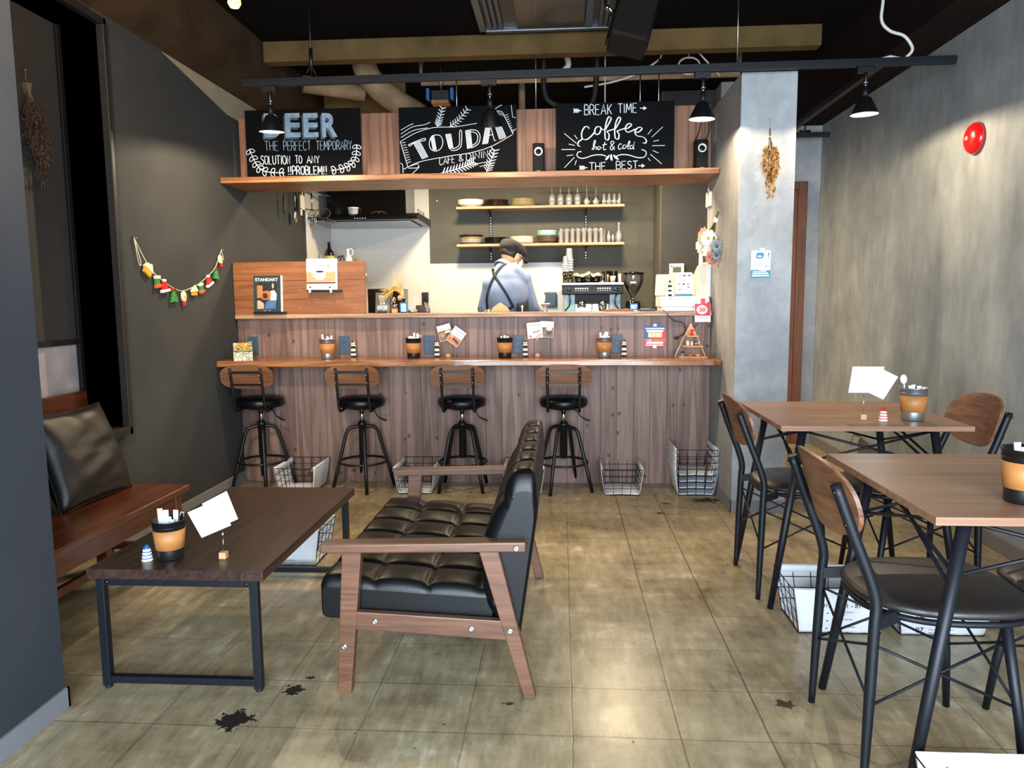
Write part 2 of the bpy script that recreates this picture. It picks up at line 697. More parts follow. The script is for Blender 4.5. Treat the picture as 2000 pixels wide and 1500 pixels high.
M['chrome'] = mat('chrome', (205, 208, 210), 0.14, metal=1.0, var=0.01)
M['steel'] = mat('brushed_steel', (176, 180, 182), 0.32, metal=1.0, var=0.05, vs=30)
M['galv'] = mat('galvanised_steel', (168, 174, 178), 0.38, metal=0.9, var=0.06, vs=30)
M['black_plastic'] = mat('black_plastic', (17, 17, 18), 0.4, var=0.03)
M['black_gloss'] = mat('black_gloss', (14, 13, 13), 0.12, var=0.02)
M['black_leather'] = mat('black_leather', (7, 8, 10), 0.36, var=0.08, vs=14, bump=0.05, bs=220, spec=0.28)
M['brown_leather'] = mat('worn_black_leather', (20, 18, 16), 0.42, var=0.14, vs=7, bump=0.15, bs=260, spec=0.6)
M['seat_vinyl'] = mat('dark_brown_vinyl', (34, 30, 28), 0.4, var=0.06, vs=10, bump=0.08, bs=300, spec=0.6)
M['tan'] = mat('tan_leather', (178, 118, 62), 0.5, var=0.07, vs=14, bump=0.1, bs=220)
M['white'] = mat('white_paper', (238, 238, 236), 0.8, var=0.01)
M['paper_cool'] = mat('white_card', (240, 243, 246), 0.7, var=0.01)
M['wrap'] = mat('pale_printed_wrapper', (222, 226, 228), 0.55, var=0.08, vs=90)
M['canvas'] = mat('white_canvas_liner', (224, 226, 230), 0.85, var=0.03, vs=18, bump=0.15, bs=26)
M['ink'] = mat('black_ink', (28, 28, 30), 0.8, var=0.02)
M['chalk'] = mat('white_chalk', (236, 240, 244), 0.9, var=0.05, vs=60)
M['chalk_grey'] = mat('grey_blue_chalk', (140, 158, 174), 0.9, var=0.12, vs=40)
M['chalk_dim'] = mat('dim_grey_chalk', (78, 84, 92), 0.9, var=0.2, vs=60)
M['blackboard'] = mat('blackboard', (9, 9, 10), 0.62, var=0.12, vs=6, spec=0.08)
M['red'] = mat('red_enamel', (200, 16, 20), 0.22, var=0.03, coat=0.5)
M['red_print'] = mat('red_print', (206, 32, 44), 0.5, var=0.03)
M['blue_print'] = mat('blue_print', (40, 78, 150), 0.5, var=0.04)
M['teal_print'] = mat('teal_print', (24, 128, 150), 0.5, var=0.04)
M['grey_print'] = mat('grey_print', (150, 156, 160), 0.6, var=0.05)
M['yellow_print'] = mat('cream_print', (228, 216, 160), 0.6, var=0.08, vs=40)
M['orange_print'] = mat('orange_photo_print', (196, 108, 60), 0.5, var=0.25, vs=24)
M['brown_print'] = mat('brown_photo_print', (112, 84, 62), 0.5, var=0.3, vs=30)
M['dark_print'] = mat('dark_photo_print', (36, 30, 30), 0.5, var=0.4, vs=20)
M['skin_print'] = mat('pale_photo_print', (206, 168, 140), 0.5, var=0.1, vs=20)
M['jean_print'] = mat('denim_photo_print', (66, 110, 150), 0.5, var=0.15, vs=20)
M['slate'] = mat('slate_plate', (54, 74, 92), 0.5, var=0.05)
M['cream'] = mat('cream_ceramic', (232, 224, 204), 0.25, var=0.03)
M['white_ceramic'] = mat('white_ceramic', (240, 234, 218), 0.2, var=0.02)
M['brown_ceramic'] = mat('dark_brown_ceramic', (62, 40, 34), 0.25, var=0.08)
M['tan_ceramic'] = mat('khaki_ceramic', (176, 160, 122), 0.3, var=0.06)
M['black_ceramic'] = mat('black_ceramic', (26, 27, 30), 0.3, var=0.05)
M['mint_ceramic'] = mat('mint_glazed_ceramic', (150, 188, 178), 0.2, var=0.05)
M['umber_ceramic'] = mat('umber_glazed_ceramic', (84, 68, 50), 0.25, var=0.1)
M['grey_ceramic'] = mat('grey_ceramic', (150, 146, 130), 0.3, var=0.05)
M['glass'] = thin_glass('clear_glass', (0.98, 0.985, 0.98), glint_mix=0.16, base=0.07)
M['amber_glass'] = glass('dark_bottle_glass', (60, 44, 22), 0.05, 0.7)
M['blue_glass'] = glass('blue_bottle_glass', (70, 130, 180), 0.05, 0.55)
M['smoke_glass'] = thin_glass('smoked_hopper_plastic', (0.90, 0.88, 0.86), glint_mix=0.03)
M['straw'] = mat('dried_straw', (206, 168, 92), 0.8, var=0.2, vs=40)
M['pale_straw'] = mat('pale_dried_grass', (214, 184, 128), 0.85, var=0.15, vs=40)
M['dried_gold'] = mat('dried_golden_leaves', (178, 122, 42), 0.8, var=0.3, vs=50)
M['dried_brown'] = mat('dried_brown_twigs', (88, 62, 48), 0.85, var=0.3, vs=50)
M['twine'] = mat('pale_twine', (206, 196, 172), 0.9, var=0.05)
M['shirt'] = mat('light_blue_shirt', (124, 140, 170), 0.85, var=0.07, vs=12, bump=0.25, bs=22)
M['apron'] = mat('navy_apron_cloth', (26, 32, 48), 0.8, var=0.08)
M['cap'] = mat('charcoal_cap_cloth', (40, 38, 38), 0.9, var=0.1, vs=30, bump=0.2, bs=160)
M['skin'] = mat('skin', (222, 170, 132), 0.5, var=0.04)
M['hair'] = mat('black_hair', (22, 18, 16), 0.5, var=0.1)
M['mask'] = mat('white_mask', (244, 240, 234), 0.8, var=0.02)
M['white_plastic'] = mat('white_plastic', (232, 230, 224), 0.4, var=0.01)
M['cream_plastic'] = mat('cream_plastic', (222, 210, 186), 0.45, var=0.01)
M['lcd'] = mat('green_grey_lcd', (92, 104, 84), 0.25, var=0.03)
M['cable_white'] = mat('white_cable', (196, 194, 186), 0.5, var=0.02)
M['black_rubber'] = mat('black_rubber', (18, 17, 17), 0.6, var=0.03)
M['duct'] = mat('beige_duct_lagging', (132, 112, 84), 0.9, var=0.14, vs=8, bump=0.3, bs=20)
M['cork'] = mat('cork', (150, 104, 66), 0.8, var=0.15, vs=60)
M['bulb'] = emit('warm_bulb', (255, 170, 70), 5.0)
M['spot_bulb'] = emit('warm_spot_bulb', (255, 222, 164), 22.0)
M['screen_blue'] = emit('blue_display', (24, 70, 240), 1.6)
M['screen_white'] = emit('white_display_text', (210, 230, 255), 2.2)
M['cup_grey'] = mat('grey_paper_cup', (128, 136, 146), 0.6, var=0.04)
M['frosted'] = mat('frosted_window_film', (176, 168, 172), 0.5, var=0.12, vs=6)
M['shade'] = mat('roller_shade_cloth', (58, 56, 54), 0.9, var=0.04, vs=30)
M['black_wood'] = mat('black_stained_frame', (20, 18, 18), 0.6, var=0.06)
M['green'] = mat('green_paint', (46, 128, 52), 0.6, var=0.1, vs=60)
M['house_yellow'] = mat('ochre_paint', (226, 156, 34), 0.6, var=0.06)
M['icing'] = mat('cream_paint', (238, 214, 180), 0.6, var=0.04)
M['red_paint'] = mat('red_paint', (196, 28, 30), 0.6, var=0.05)
M['orange_paint'] = mat('orange_paint', (196, 92, 36), 0.6, var=0.05)
M['buoy_blue'] = mat('blue_paint', (28, 92, 150), 0.4, var=0.04)
M['yellow_flower'] = mat('yellow_petals', (240, 190, 50), 0.7, var=0.12, vs=60)
M['leaf_green'] = mat('dark_green_leaves', (64, 84, 40), 0.7, var=0.15, vs=40)
M['peach_petal'] = mat('peach_petals', (232, 172, 142), 0.7, var=0.06)
M['pink_petal'] = mat('dusty_pink_petals', (198, 124, 112), 0.7, var=0.08)
M['white_petal'] = mat('white_petals', (242, 236, 224), 0.7, var=0.03)
M['tarp'] = mat('brown_kraft_paper', (206, 170, 122), 0.7, var=0.04)
M['cloth_white'] = mat('beige_dishcloth', (208, 200, 178), 0.9, var=0.06)
M['coffee'] = mat('roasted_beans', (46, 24, 14), 0.5, var=0.3, vs=120)
M['copper_leather'] = mat('orange_brown_leather', (160, 82, 42), 0.5, var=0.05)
M['bar_planks'] = wood('stained_cedar_planks', (102, 76, 65), (146, 115, 101), 'z', 0.8, 0.55, 'x', width=0.1061, vary=0.30, knots=True, seam=True, fine=0.5, freq=34.0, contrast=0.75)
M['shelf_planks'] = wood('warm_cedar_planks', (118, 76, 52), (172, 120, 86), 'z', 0.8, 0.5, 'x', width=0.098, vary=0.4, knots=True, seam=True, fine=0.5, freq=34.0, contrast=0.7)
M['bar_top'] = wood('oiled_bar_top', (104, 62, 34), (172, 116, 72), 'x', 0.8, 0.24, coat=0.2)
M['shelf_wood'] = wood('warm_shelf_board', (104, 64, 38), (168, 116, 72), 'x', 0.9, 0.4)
M['ledge_wood'] = wood('pale_ledge_wood', (124, 88, 66), (190, 150, 118), 'x', 0.9, 0.45)
M['board_wood'] = wood('brown_display_boards', (120, 70, 36), (160, 100, 56), 'x', 0.8, 0.5, contrast=0.6)
M['kshelf'] = wood('pale_kitchen_shelf', (150, 112, 84), (196, 156, 122), 'x', 1.0, 0.45)
M['walnut'] = wood('walnut_tabletop', (130, 95, 72), (178, 139, 110), 'x', 0.8, 0.36, contrast=0.5, stretch=0.035, spec=0.45)
M['walnut_ply'] = wood('walnut_plywood', (84, 54, 38), (142, 98, 70), 'y', 1.0, 0.42, contrast=0.6)
M['stool_ply'] = wood('brown_plywood_backrest', (100, 62, 38), (142, 95, 62), 'x', 1.0, 0.42, contrast=0.5)
M['coffee_table'] = wood('dark_walnut_tabletop', (38, 26, 23), (72, 51, 43), 'y', 0.9, 0.3, contrast=0.6, spec=0.5)
M['sofa_wood'] = wood('reddish_walnut_frame', (84, 54, 38), (128, 88, 64), 'x', 1.2, 0.38, contrast=0.4)
M['bench_wood'] = wood('orange_brown_bench_wood', (66, 31, 14), (112, 56, 25), 'y', 0.9, 0.28, contrast=0.5, coat=0.3)
M['bench_dark'] = wood('shaded_bench_wood', (70, 34, 18), (120, 62, 30), 'z', 0.9, 0.35, contrast=0.5)  # bench wood with upright grain, for legs and stretchers
M['block_wood'] = wood('pale_beech_block', (188, 138, 96), (222, 176, 132), 'x', 2.0, 0.5, contrast=0.4)
M['door_wood'] = wood('brown_door_wood', (84, 46, 26), (128, 78, 46), 'z', 1.0, 0.4, contrast=0.5)


def concrete_wall(name, dark, mid, light_, streak=0.38, sc=1.0):
    m, t = new_mat(name)
    tc = t.n('ShaderNodeTexCoord')
    mp = t.n('ShaderNodeMapping')
    mp.inputs['Scale'].default_value = (1, 1, streak)
    t.l(tc.outputs['Object'], mp.inputs[0])
    a = t.noise(mp.outputs[0], 3.2 * sc, 5, 0.62, 0.35)
    b = t.noise(mp.outputs[0], 16 * sc, 4, 0.6)
    c = t.noise(tc.outputs['Object'], 1.3 * sc, 4, 0.6)
    f = t.math('MULTIPLY_ADD', b, 0.22, t.math('MULTIPLY', a, 0.42))
    f = t.math('MULTIPLY_ADD', c, 0.46, f)
    t.l(t.ramp(f, [(0.36, lin(dark)), (0.54, lin(mid)), (0.72, lin(light_))]), t.b.inputs['Base Color'])
    t.b.inputs['Roughness'].default_value = 0.72
    t.bump(t.noise(tc.outputs['Object'], 60, 3), 0.12, 0.005)
    return m


M['concrete_wall'] = concrete_wall('streaked_concrete_wallpaper', (98, 102, 105), (132, 137, 139), (164, 167, 165))
M['concrete_pillar'] = concrete_wall('mottled_concrete_pillar', (126, 128, 130), (152, 154, 156), (178, 180, 180), 0.8, 1.3)


def floor_mat():
    m, t = new_mat('worn_screed_floor')
    tc = t.n('ShaderNodeTexCoord')
    P = tc.outputs['Object']
    sep = t.n('ShaderNodeSeparateXYZ')
    t.l(P, sep.inputs[0])
    X, Y = sep.outputs[0], sep.outputs[1]
    a = t.noise(P, 1.1, 5, 0.6, 0.4)
    b = t.noise(P, 4.5, 6, 0.68, 0.6)
    mp = t.n('ShaderNodeMapping')
    mp.inputs['Rotation'].default_value = (0, 0, math.radians(38))
    mp.inputs['Scale'].default_value = (1, 0.22, 1)
    t.l(P, mp.inputs[0])
    scr = t.noise(mp.outputs[0], 24, 6, 0.75)
    mp2 = t.n('ShaderNodeMapping')
    mp2.inputs['Scale'].default_value = (0.3, 1, 1)
    t.l(P, mp2.inputs[0])
    sl = t.noise(mp2.outputs[0], 14, 4, 0.6)
    f = t.math('ADD', t.math('MULTIPLY', a, 0.30), t.math('MULTIPLY', b, 0.24))
    f = t.math('ADD', f, t.math('MULTIPLY', scr, 0.32))
    f = t.math('ADD', f, t.math('MULTIPLY', sl, 0.14))
    # one tint per screed square
    q1 = t.math('FLOOR', t.math('DIVIDE', t.math('SUBTRACT', X, 0.026), 0.3))
    q2 = t.math('FLOOR', t.math('DIVIDE', t.math('SUBTRACT', Y, 0.13), 0.3))
    wn = t.n('ShaderNodeTexWhiteNoise', noise_dimensions='2D')
    cv = t.n('ShaderNodeCombineXYZ')
    t.l(q1, cv.inputs[0])
    t.l(q2, cv.inputs[1])
    t.l(cv.outputs[0], wn.inputs['Vector'])
    f = t.math('ADD', f, t.math('MULTIPLY', t.math('SUBTRACT', wn.outputs['Value'], 0.5), 0.018))
    col = t.ramp(f, [(0.36, lin((80, 68, 50))), (0.45, lin((132, 118, 90))), (0.54, lin((162, 148, 118))), (0.64, lin((210, 202, 176)))])
    # joints
    wob = t.math('MULTIPLY', t.math('SUBTRACT', b, 0.5), 0.010)
    gate = t.noise(P, 1.9, 3)

    def joints(coord, lines):
        j_ = None
        for (c, wd, gt) in lines:
            d = t.math('ABSOLUTE', t.math('ADD', t.math('SUBTRACT', coord, c), wob))
            k = t.math('MINIMUM', t.math('DIVIDE', d, wd), 1.0)
            if gt:
                k = t.math('MINIMUM', t.math('MAXIMUM', k, t.math('MULTIPLY', gate, gt)), 1.0)
            j_ = k if j_ is None else t.math('MULTIPLY', j_, k)
        return j_

    jx = joints(X, ((0.327, 0.0042, 0), (0.569, 0.0042, 0), (0.029, 0.003, 1.0), (-0.27, 0.003, 1.2), (-0.57, 0.003, 1.2), (-0.87, 0.003, 1.1), (-1.17, 0.003, 1.2), (0.87, 0.003, 1.2), (1.17, 0.003, 1.2), (1.5, 0.003, 1.2)))
    jy = joints(Y, ((3.66, 0.0035, 1.0), (3.10, 0.003, 1.35), (2.75, 0.003, 1.3), (2.20, 0.003, 0.9), (1.94, 0.003, 0.8), (1.55, 0.003, 1.2), (4.1, 0.003, 1.3), (4.45, 0.003, 1.3), (2.47, 0.003, 1.4)))
    j = t.math('MINIMUM', t.math('MULTIPLY', jx, jy), 1.0)
    col = t.mixc(j, lin((58, 47, 36)), col)
    # dark chipped stains
    stain = None
    edge = t.noise(P, 26, 4, 0.7)
    edge2 = t.noise(P, 90, 3, 0.7)
    e = t.math('ADD', t.math('MULTIPLY', t.math('SUBTRACT', edge, 0.5), 4.2), t.math('MULTIPLY', t.math('SUBTRACT', edge2, 0.5), 1.2))
    for (x, y, rx, ry) in STAINS:
        dx = t.math('DIVIDE', t.math('SUBTRACT', X, x), rx)
        dy = t.math('DIVIDE', t.math('SUBTRACT', Y, y), ry)
        d = t.math('SQRT', t.math('ADD', t.math('MULTIPLY', dx, dx), t.math('MULTIPLY', dy, dy)))
        d = t.math('ADD', t.math('SUBTRACT', d, 1.0), t.math('MULTIPLY', e, 1.0))
        k = t.math('MINIMUM', t.math('MAXIMUM', t.math('MULTIPLY_ADD', d, -14.0, 0.5), 0.0), 1.0)
        stain = k if stain is None else t.math('MAXIMUM', stain, k)
    spk = t.noise(P, 34, 2, 0.5)
    sp = t.math('MINIMUM', t.math('MAXIMUM', t.math('MULTIPLY', t.math('SUBTRACT', spk, 0.74), 22.0), 0.0), 0.8)
    stain = t.math('MAXIMUM', stain, sp)
    col = t.mixc(stain, col, lin((34, 29, 26)))
    t.l(col, t.b.inputs['Base Color'])
    r = t.math('MULTIPLY_ADD', b, 0.24, 0.15)
    r = t.math('ADD', r, t.math('MULTIPLY', stain, 0.2))
    t.l(r, t.b.inputs['Roughness'])
    t.b.inputs['Specular IOR Level'].default_value = 0.5
    h = t.math('ADD', t.math('MULTIPLY', b, 0.5), t.math('MULTIPLY', scr, 0.4))
    h = t.math('ADD', h, t.math('MULTIPLY', j, 0.2))
    t.bump(h, 0.16, 0.006)
    return m


STAINS = [(-0.945, 1.97, 0.047, 0.045), (-0.832, 2.14, 0.03, 0.024), (-0.80, 2.22, 0.02, 0.01), (0.66, 2.14, 0.026, 0.022),
          (0.86, 4.40, 0.075, 0.05), (0.62, 4.32, 0.03, 0.012), (0.55, 4.12, 0.02, 0.012), (-0.16, 2.1, 0.02, 0.008)]
M['floor'] = floor_mat()


def carton_mat():
    m, t = new_mat('leaf_printed_card')
    v = t.coords((1, 1, 1))
    w = t.n('ShaderNodeTexVoronoi')
    w.feature = 'DISTANCE_TO_EDGE'
    w.inputs['Scale'].default_value = 42
    t.l(v, w.inputs['Vector'])
    t.l(t.ramp(w.outputs['Distance'], [(0.02, lin((132, 138, 116))), (0.14, lin((206, 202, 180)))]), t.b.inputs['Base Color'])
    t.b.inputs['Roughness'].default_value = 0.7
    return m


M['leaf_card'] = carton_mat()


def beans_mat():
    return M['coffee']


# ---------------------------------------------------------------- room shell
XL, XR, YB, ZC = -2.13, 2.05, 6.88, 2.885
b = MB().box(-2.6, 2.3, -1.2, 7.1, -0.1, 0.0)
struct(b.build('floor', M['floor'], world=False))
b = MB().box(-2.6, 2.3, -1.2, 7.1, ZC, ZC + 0.1)
struct(b.build('ceiling', M['black_ceiling']))
# left wall: solid beyond the window recess; recess between y 2.0 and 3.45
b = MB()
b.box(-2.6, XL, 3.45, YB + 0.1, 0, ZC)
b.box(-2.6, -2.33, 2.0, 3.40, 0, 0.56)
b.box(-2.6, XL, 3.40, 3.45, 0, 0.56)
b.box(-2.6, XL, 2.0, 3.45, 2.47, ZC)
b.box(-2.6, -2.33, 2.0, 3.45, 0.60, 2.47)
struct(b.build('wall_left', M['charcoal']))
b = MB().box(-2.6, -1.478, -1.2, 2.012, 0, ZC)
struct(b.build('wall_partition', M['charcoal_cool']))
b = MB().box(-1.478, -1.470, -1.2, 2.020, 0, 0.062).box(-2.0, -1.470, 2.012, 2.020, 0, 0.062)
struct(b.build('baseboard_partition', M['skirting']))
b = MB().box(XR, 2.3, -1.2, 6.3, 0, ZC)
struct(b.build('wall_right', M['concrete_wall']))
b = MB().box(XR - 0.012, XR, -1.2, 6.2, 0, 0.075)
struct(b.build('baseboard_right', M['skirting_dark'], bevel=0.003))
b = MB().box(XL, XL + 0.012, 3.3, 4.80, 0, 0.075)
struct(b.build('baseboard_left', M['skirting'], bevel=0.003))
b = MB().box(-2.6, 0.835, YB, 7.1, 0, ZC)
struct(b.build('wall_back', M['kitchen_grey']))
b = MB().box(XL, XL + 0.012, 6.20, YB, 0.86, ZC).box(XL, -1.222, YB - 0.012, YB, 0.86, ZC).box(-1.222, -1.205, YB - 0.016, YB, 0.86, ZC)
struct(b.build('trim_1', M['white_panel'], bevel=0.002))
b = MB().box(-1.205, 0.02, YB - 0.012, YB, 0.86, 1.531)
struct(b.build('trim_2', M['white_panel'], bevel=0.002))
b = MB().box(0.835, 1.26, 6.42, 7.1, 0, ZC)
struct(b.build('wall_kitchen', M['kitchen_dark']))
b = MB().box(0.826, 0.835, 6.425, YB, 0, ZC)
struct(b.build('trim_3', M['kitchen_grey']))
b = MB().box(1.26, 2.3, 6.2, 6.5, 0, ZC)
struct(b.build('wall_corridor', M['concrete_pillar']))
b = MB().box(0.948, 1.238, 4.15, 5.02, 0, 2.375)
struct(b.build('wall_pillar', M['concrete_pillar'], bevel=0.003))
b = MB().box(0.940, 1.246, 4.142, 4.15, 0, 0.072).box(0.940, 0.948, 4.142, 4.80, 0, 0.072)
struct(b.build('baseboard_pillar', M['skirting'], bevel=0.002))
# shop front behind the camera
b = MB().box(-1.478, 2.05, -1.2, -1.1, 2.55, ZC).box(-1.478, -1.35, -1.2, -1.1, 0, 2.55).box(1.98, 2.05, -1.2, -1.1, 0, 2.55)
struct(b.build('wall_front', M['charcoal']))
b = MB()
for x in (-1.35, 1.95):
    b.box(x, x + 0.05, -1.19, -1.12, 0, 2.55)
b.box(-1.35, 2.0, -1.19, -1.12, 2.08, 2.13).box(-1.35, 2.0, -1.19, -1.12, 0, 0.06)
struct(b.build('window_2', M['black_metal']))
# ceiling beams and soffits
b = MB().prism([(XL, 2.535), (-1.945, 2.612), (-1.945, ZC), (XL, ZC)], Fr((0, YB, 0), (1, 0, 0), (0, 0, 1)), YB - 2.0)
struct(b.build('trim_4', M['bare_shaded']))
b = MB().box(-1.945, 1.62, 4.97, 5.07, 2.757, ZC)
struct(b.build('trim_5', M['bare'], bevel=0.004))
b = MB().box(1.80, XR, 0.5, 6.2, 2.535, ZC)
struct(b.build('trim_6', M['soffit'], bevel=0.004))
b = MB().box(-2.13, -1.478, 0.0, 2.6, 2.62, ZC)
struct(b.build('trim_7', M['soffit']))
# beige strip with a slanted end on the left wall, beside the beam
fr = Fr((XL + 0.001, 0, 0), (0, 1, 0), (0, 0, 1))
b = MB().prism([(4.02, 2.53), (5.35, 2.53), (5.35, 2.385), (4.80, 2.385)], fr, 0.004)
struct(b.build('trim_8', M['beige_wall']))

# recessed window on the left: black lining, shade above, frosted pane below
b = MB()
b.box(-2.33, -2.095, 3.45, 3.475, 0.56, 2.50)
b.box(-2.33, -2.095, 2.0, 3.475, 0.56, 0.60)
b.box(-2.33, -2.095, 2.0, 3.475, 2.47, 2.50)
b.box(-2.33, -2.30, 3.42, 3.45, 0.60, 2.47)
w1 = struct(b.build('window_1', M['black_wood'], bevel=0.003, world=True))
b = MB().box(-2.328, -2.315, 2.0, 3.42, 1.03, 2.47)
b.build('roller_shade', M['shade'], w1)
b = MB().box(-2.33, -2.30, 2.0, 3.42, 1.005, 1.03)
b.build('window_rail', M['black_wood'], w1)
b = MB().box(-2.326, -2.318, 2.0, 3.42, 0.60, 1.005)
b.build('window_pane', M['frosted'], w1)

# door at the end of the corridor
b = MB()
b.box(1.875, 1.945, 6.165, 6.2, 0, 2.105).box(1.27, 1.34, 6.165, 6.2, 0, 2.105).box(1.34, 1.875, 6.165, 6.2, 2.04, 2.105)
b.box(1.855, 1.875, 6.175, 6.2, 0, 2.04)
d1 = struct(b.build('door_1', M['door_wood'], bevel=0.004, world=True))
b = MB().box(1.34, 1.855, 6.182, 6.199, 0.01, 2.04)
b.build('door_leaf', M['door_wood'], d1)
b = MB().cyl((1.40, 6.182, 0.95), (1.40, 6.13, 0.95), 0.01).cyl((1.40, 6.135, 0.95), (1.50, 6.135, 0.95), 0.009)
b.build('door_handle', M['chrome'], d1)
# ---------------------------------------------------------------- counter
YP = 4.80
t = thing('bar_counter', 'long bar counter clad in stained vertical cedar boards with a raised ledge', 'counter', (-0.6, 4.9, 0))
MB().box(XL, 0.94, YP, YP + 0.04, 0.0, 0.80).build('lower_front_panel', M['bar_planks'], t)
MB().box(XL, 0.94, YP, YP + 0.04, 0.80, 1.085).build('upper_front_panel', M['bar_planks'], t)
b = MB()
n = 60
fr = Fr((0, 0, 0), (1, 0, 0), (0, 1, 0))
poly = [(XL + 0.005, 5.08), (XL + 0.005, 4.745)] + [(XL + 0.005 + (0.935 - XL) * i / n, 4.745 + 0.004 * math.sin(i * 0.7) + 0.003 * math.sin(i * 0.23)) for i in range(1, n)] + [(0.94, 4.745), (0.94, 5.08)]
b.prism(poly, Fr((0, 0, 1.088)), 0.0) if False else b.prism(poly, fr, 0.028, c0=1.087)
b.build('ledge', M['ledge_wood'], t, bevel=0.004)
b = MB()
poly = [(XL + 0.005, YP - 0.001), (XL + 0.005, 4.45)] + [(XL + 0.005 + (0.940 - XL) * i / n, 4.447 + 0.005 * math.sin(i * 0.55 + 1) + 0.004 * math.sin(i * 0.21)) for i in range(1, n)] + [(0.942, 4.46), (0.942, YP - 0.001)]
b.prism(poly, fr, 0.036, c0=0.799)
tag(b.build('bar_worktop', M['bar_top'], world=True, bevel=0.006), 'long oiled wooden bar top with a wavy natural front edge', 'worktop')

# kitchen worktops behind the counter
b = MB().box(XL + 0.013, 0.80, 6.26, 6.86, 0.84, 0.88)
kw = tag(b.build('back_worktop', M['steel'], world=True, bevel=0.004), 'steel kitchen worktop along the back wall carrying the coffee machine', 'worktop')
b = MB().box(XL + 0.013, 0.80, 6.30, 6.86, 0.0, 0.838)
tag(b.build('kitchen_base_cabinet', M['white_panel'], world=True, bevel=0.004), 'white base cabinet run under the steel back worktop', 'cabinet')

# upper shelf across the opening, with cedar boards standing on it
b = MB().box(XL + 0.003, 0.945, 4.64, 5.06, 1.936, 1.972)
tag(b.build('overhead_shelf', M['shelf_wood'], world=True, bevel=0.004), 'long thick wooden shelf spanning wall to pillar above the counter', 'shelf')
PL = [(-2.125, -2.073, 2.40, 'narrow cedar board panel at the wall end of the overhead shelf'), (-1.309, -1.042, 2.412, 'cedar board panel between the BEER and TOUDAI chalkboards'),
      (-0.283, -0.027, 2.412, 'cedar board panel behind the speaker between two chalkboards'), (0.725, 0.943, 2.41, 'cedar board panel at the pillar end of the overhead shelf')]
for (x0, x1, z1, lb) in PL:
    b = MB().box(x0 - (0.0 if x0 < -2 else 0.05), x1 + (0.05 if x1 < 0.9 else 0.0), 4.95, 4.975, 1.972, z1)
    tag(b.build('cedar_panel', M['shelf_planks'], world=True, bevel=0.002), lb, 'wood panel', 'cedar panels on the overhead shelf')

# ---------------------------------------------------------------- chalkboards
YBD = 4.90


def board(x0, x1, z0, z1, label):
    t = thing('chalkboard', label, 'chalkboard', ((x0 + x1) / 2, YBD, 1.972), group='chalkboards on the overhead shelf')
    MB().box(x0, x1, YBD - 0.018, YBD, 1.9725, z1).build('board', M['blackboard'], t, bevel=0.002)
    return t, Fr((x0, YBD - 0.018, z0), (1, 0, 0), (0, 0, 1)), x1 - x0, z1 - z0


def mapper(tl, tr, bl, br, w, h):
    """Photograph sketch coordinates of a board's corners to metres on the board."""
    def f(x, y):
        u = v = 0.5
        for _ in range(6):
            tx, ty = tl[0] + (tr[0] - tl[0]) * u, tl[1] + (tr[1] - tl[1]) * u
            bx, by = bl[0] + (br[0] - bl[0]) * u, bl[1] + (br[1] - bl[1]) * u
            v = (by - y) / (by - ty)
            lx, rx = bl[0] + (tl[0] - bl[0]) * v, br[0] + (tr[0] - br[0]) * v
            u = (x - lx) / (rx - lx)
        return u * w, v * h
    return f


def leafspray(mb, stem, pt, lw, fr, m=0, leaf=22, wid=9, closed=True, step=2, start=1):
    """Curved stem with paired loop leaves drawn along it."""
    q = smooth_path(stem, 8)
    mb.stroke([pt(*p) for p in q], lw, fr, 0.001, m)
    for i in range(start, len(q) - 1, step):
        x, y = q[i]
        dx, dy = q[i + 1][0] - q[i - 1][0], q[i + 1][1] - q[i - 1][1]
        L = math.hypot(dx, dy) or 1
        dx, dy = dx / L, dy / L
        for sd in (-1, 1):
            a = math.atan2(dy, dx) + sd * 0.95
            cx, cy = x + math.cos(a) * leaf, y + math.sin(a) * leaf
            if closed:
                pts = []
                for k in range(13):
                    tt = 2 * PI * k / 12
                    lx, ly = (1 - math.cos(tt)) / 2 * leaf, math.sin(tt) * wid
                    pts.append((x + math.cos(a) * lx - math.sin(a) * ly, y + math.sin(a) * lx + math.cos(a) * ly))
                mb.stroke([pt(*p) for p in pts], lw, fr, 0.001, m)
            else:
                mb.stroke([pt(x, y), pt((x + cx) / 2 + dx * 2, (y + cy) / 2 + dy * 2), pt(cx, cy)], lw * 1.5, fr, 0.001, m, taper=True)


# BEER
t, fr, w, h = board(-2.052, -1.292, 2.012, 2.432, 'chalkboard lettered BEER with a leafy wreath, nearest the charcoal wall')
pt = mapper((325, 860), (1210, 840), (318, 1370), (1212, 1360), w, h)
b = MB()
for i, ch in enumerate('BEER'):
    x0 = (470, 635, 775, 918)[i]
    x1 = (596, 752, 890, 1036)[i]
    p0, p1 = pt(x0, 1068), pt(x1, 880)
    b.text(ch, fr, p0[0] - 0.011, p0[1] - 0.012, p1[1] - p0[1], p1[0] - p0[0], 0.0006, 1, offset=0.035)
    b.text(ch, fr, p0[0], p0[1], p1[1] - p0[1], p1[0] - p0[0], 0.0012, 0, offset=0.03)
b.build('block_lettering', [M['chalk_grey'], M['chalk_dim']], t)
b = MB()
rn = random.Random(3)
hand(b, 'THE', pt, 466, 1168, -72, 108, 0.0045, fr, 0, rnd=rn)
hand(b, 'PERFECT', pt, 615, 1168, -72, 210, 0.0045, fr, 0, rnd=rn)
hand(b, 'TEMPORARY', pt, 868, 1166, -70, 272, 0.0045, fr, 0, rnd=rn)
hand(b, 'SOLUTION', pt, 432, 1274, -66, 228, 0.005, fr, 1, rnd=rn)
hand(b, 'TO', pt, 700, 1268, -60, 52, 0.005, fr, 1, rnd=rn)
hand(b, 'ANY', pt, 792, 1268, -56, 94, 0.005, fr, 1, rnd=rn)
hand(b, '!!PROBLEM!!', pt, 640, 1356, -64, 304, 0.0055, fr, 1, rnd=rn)
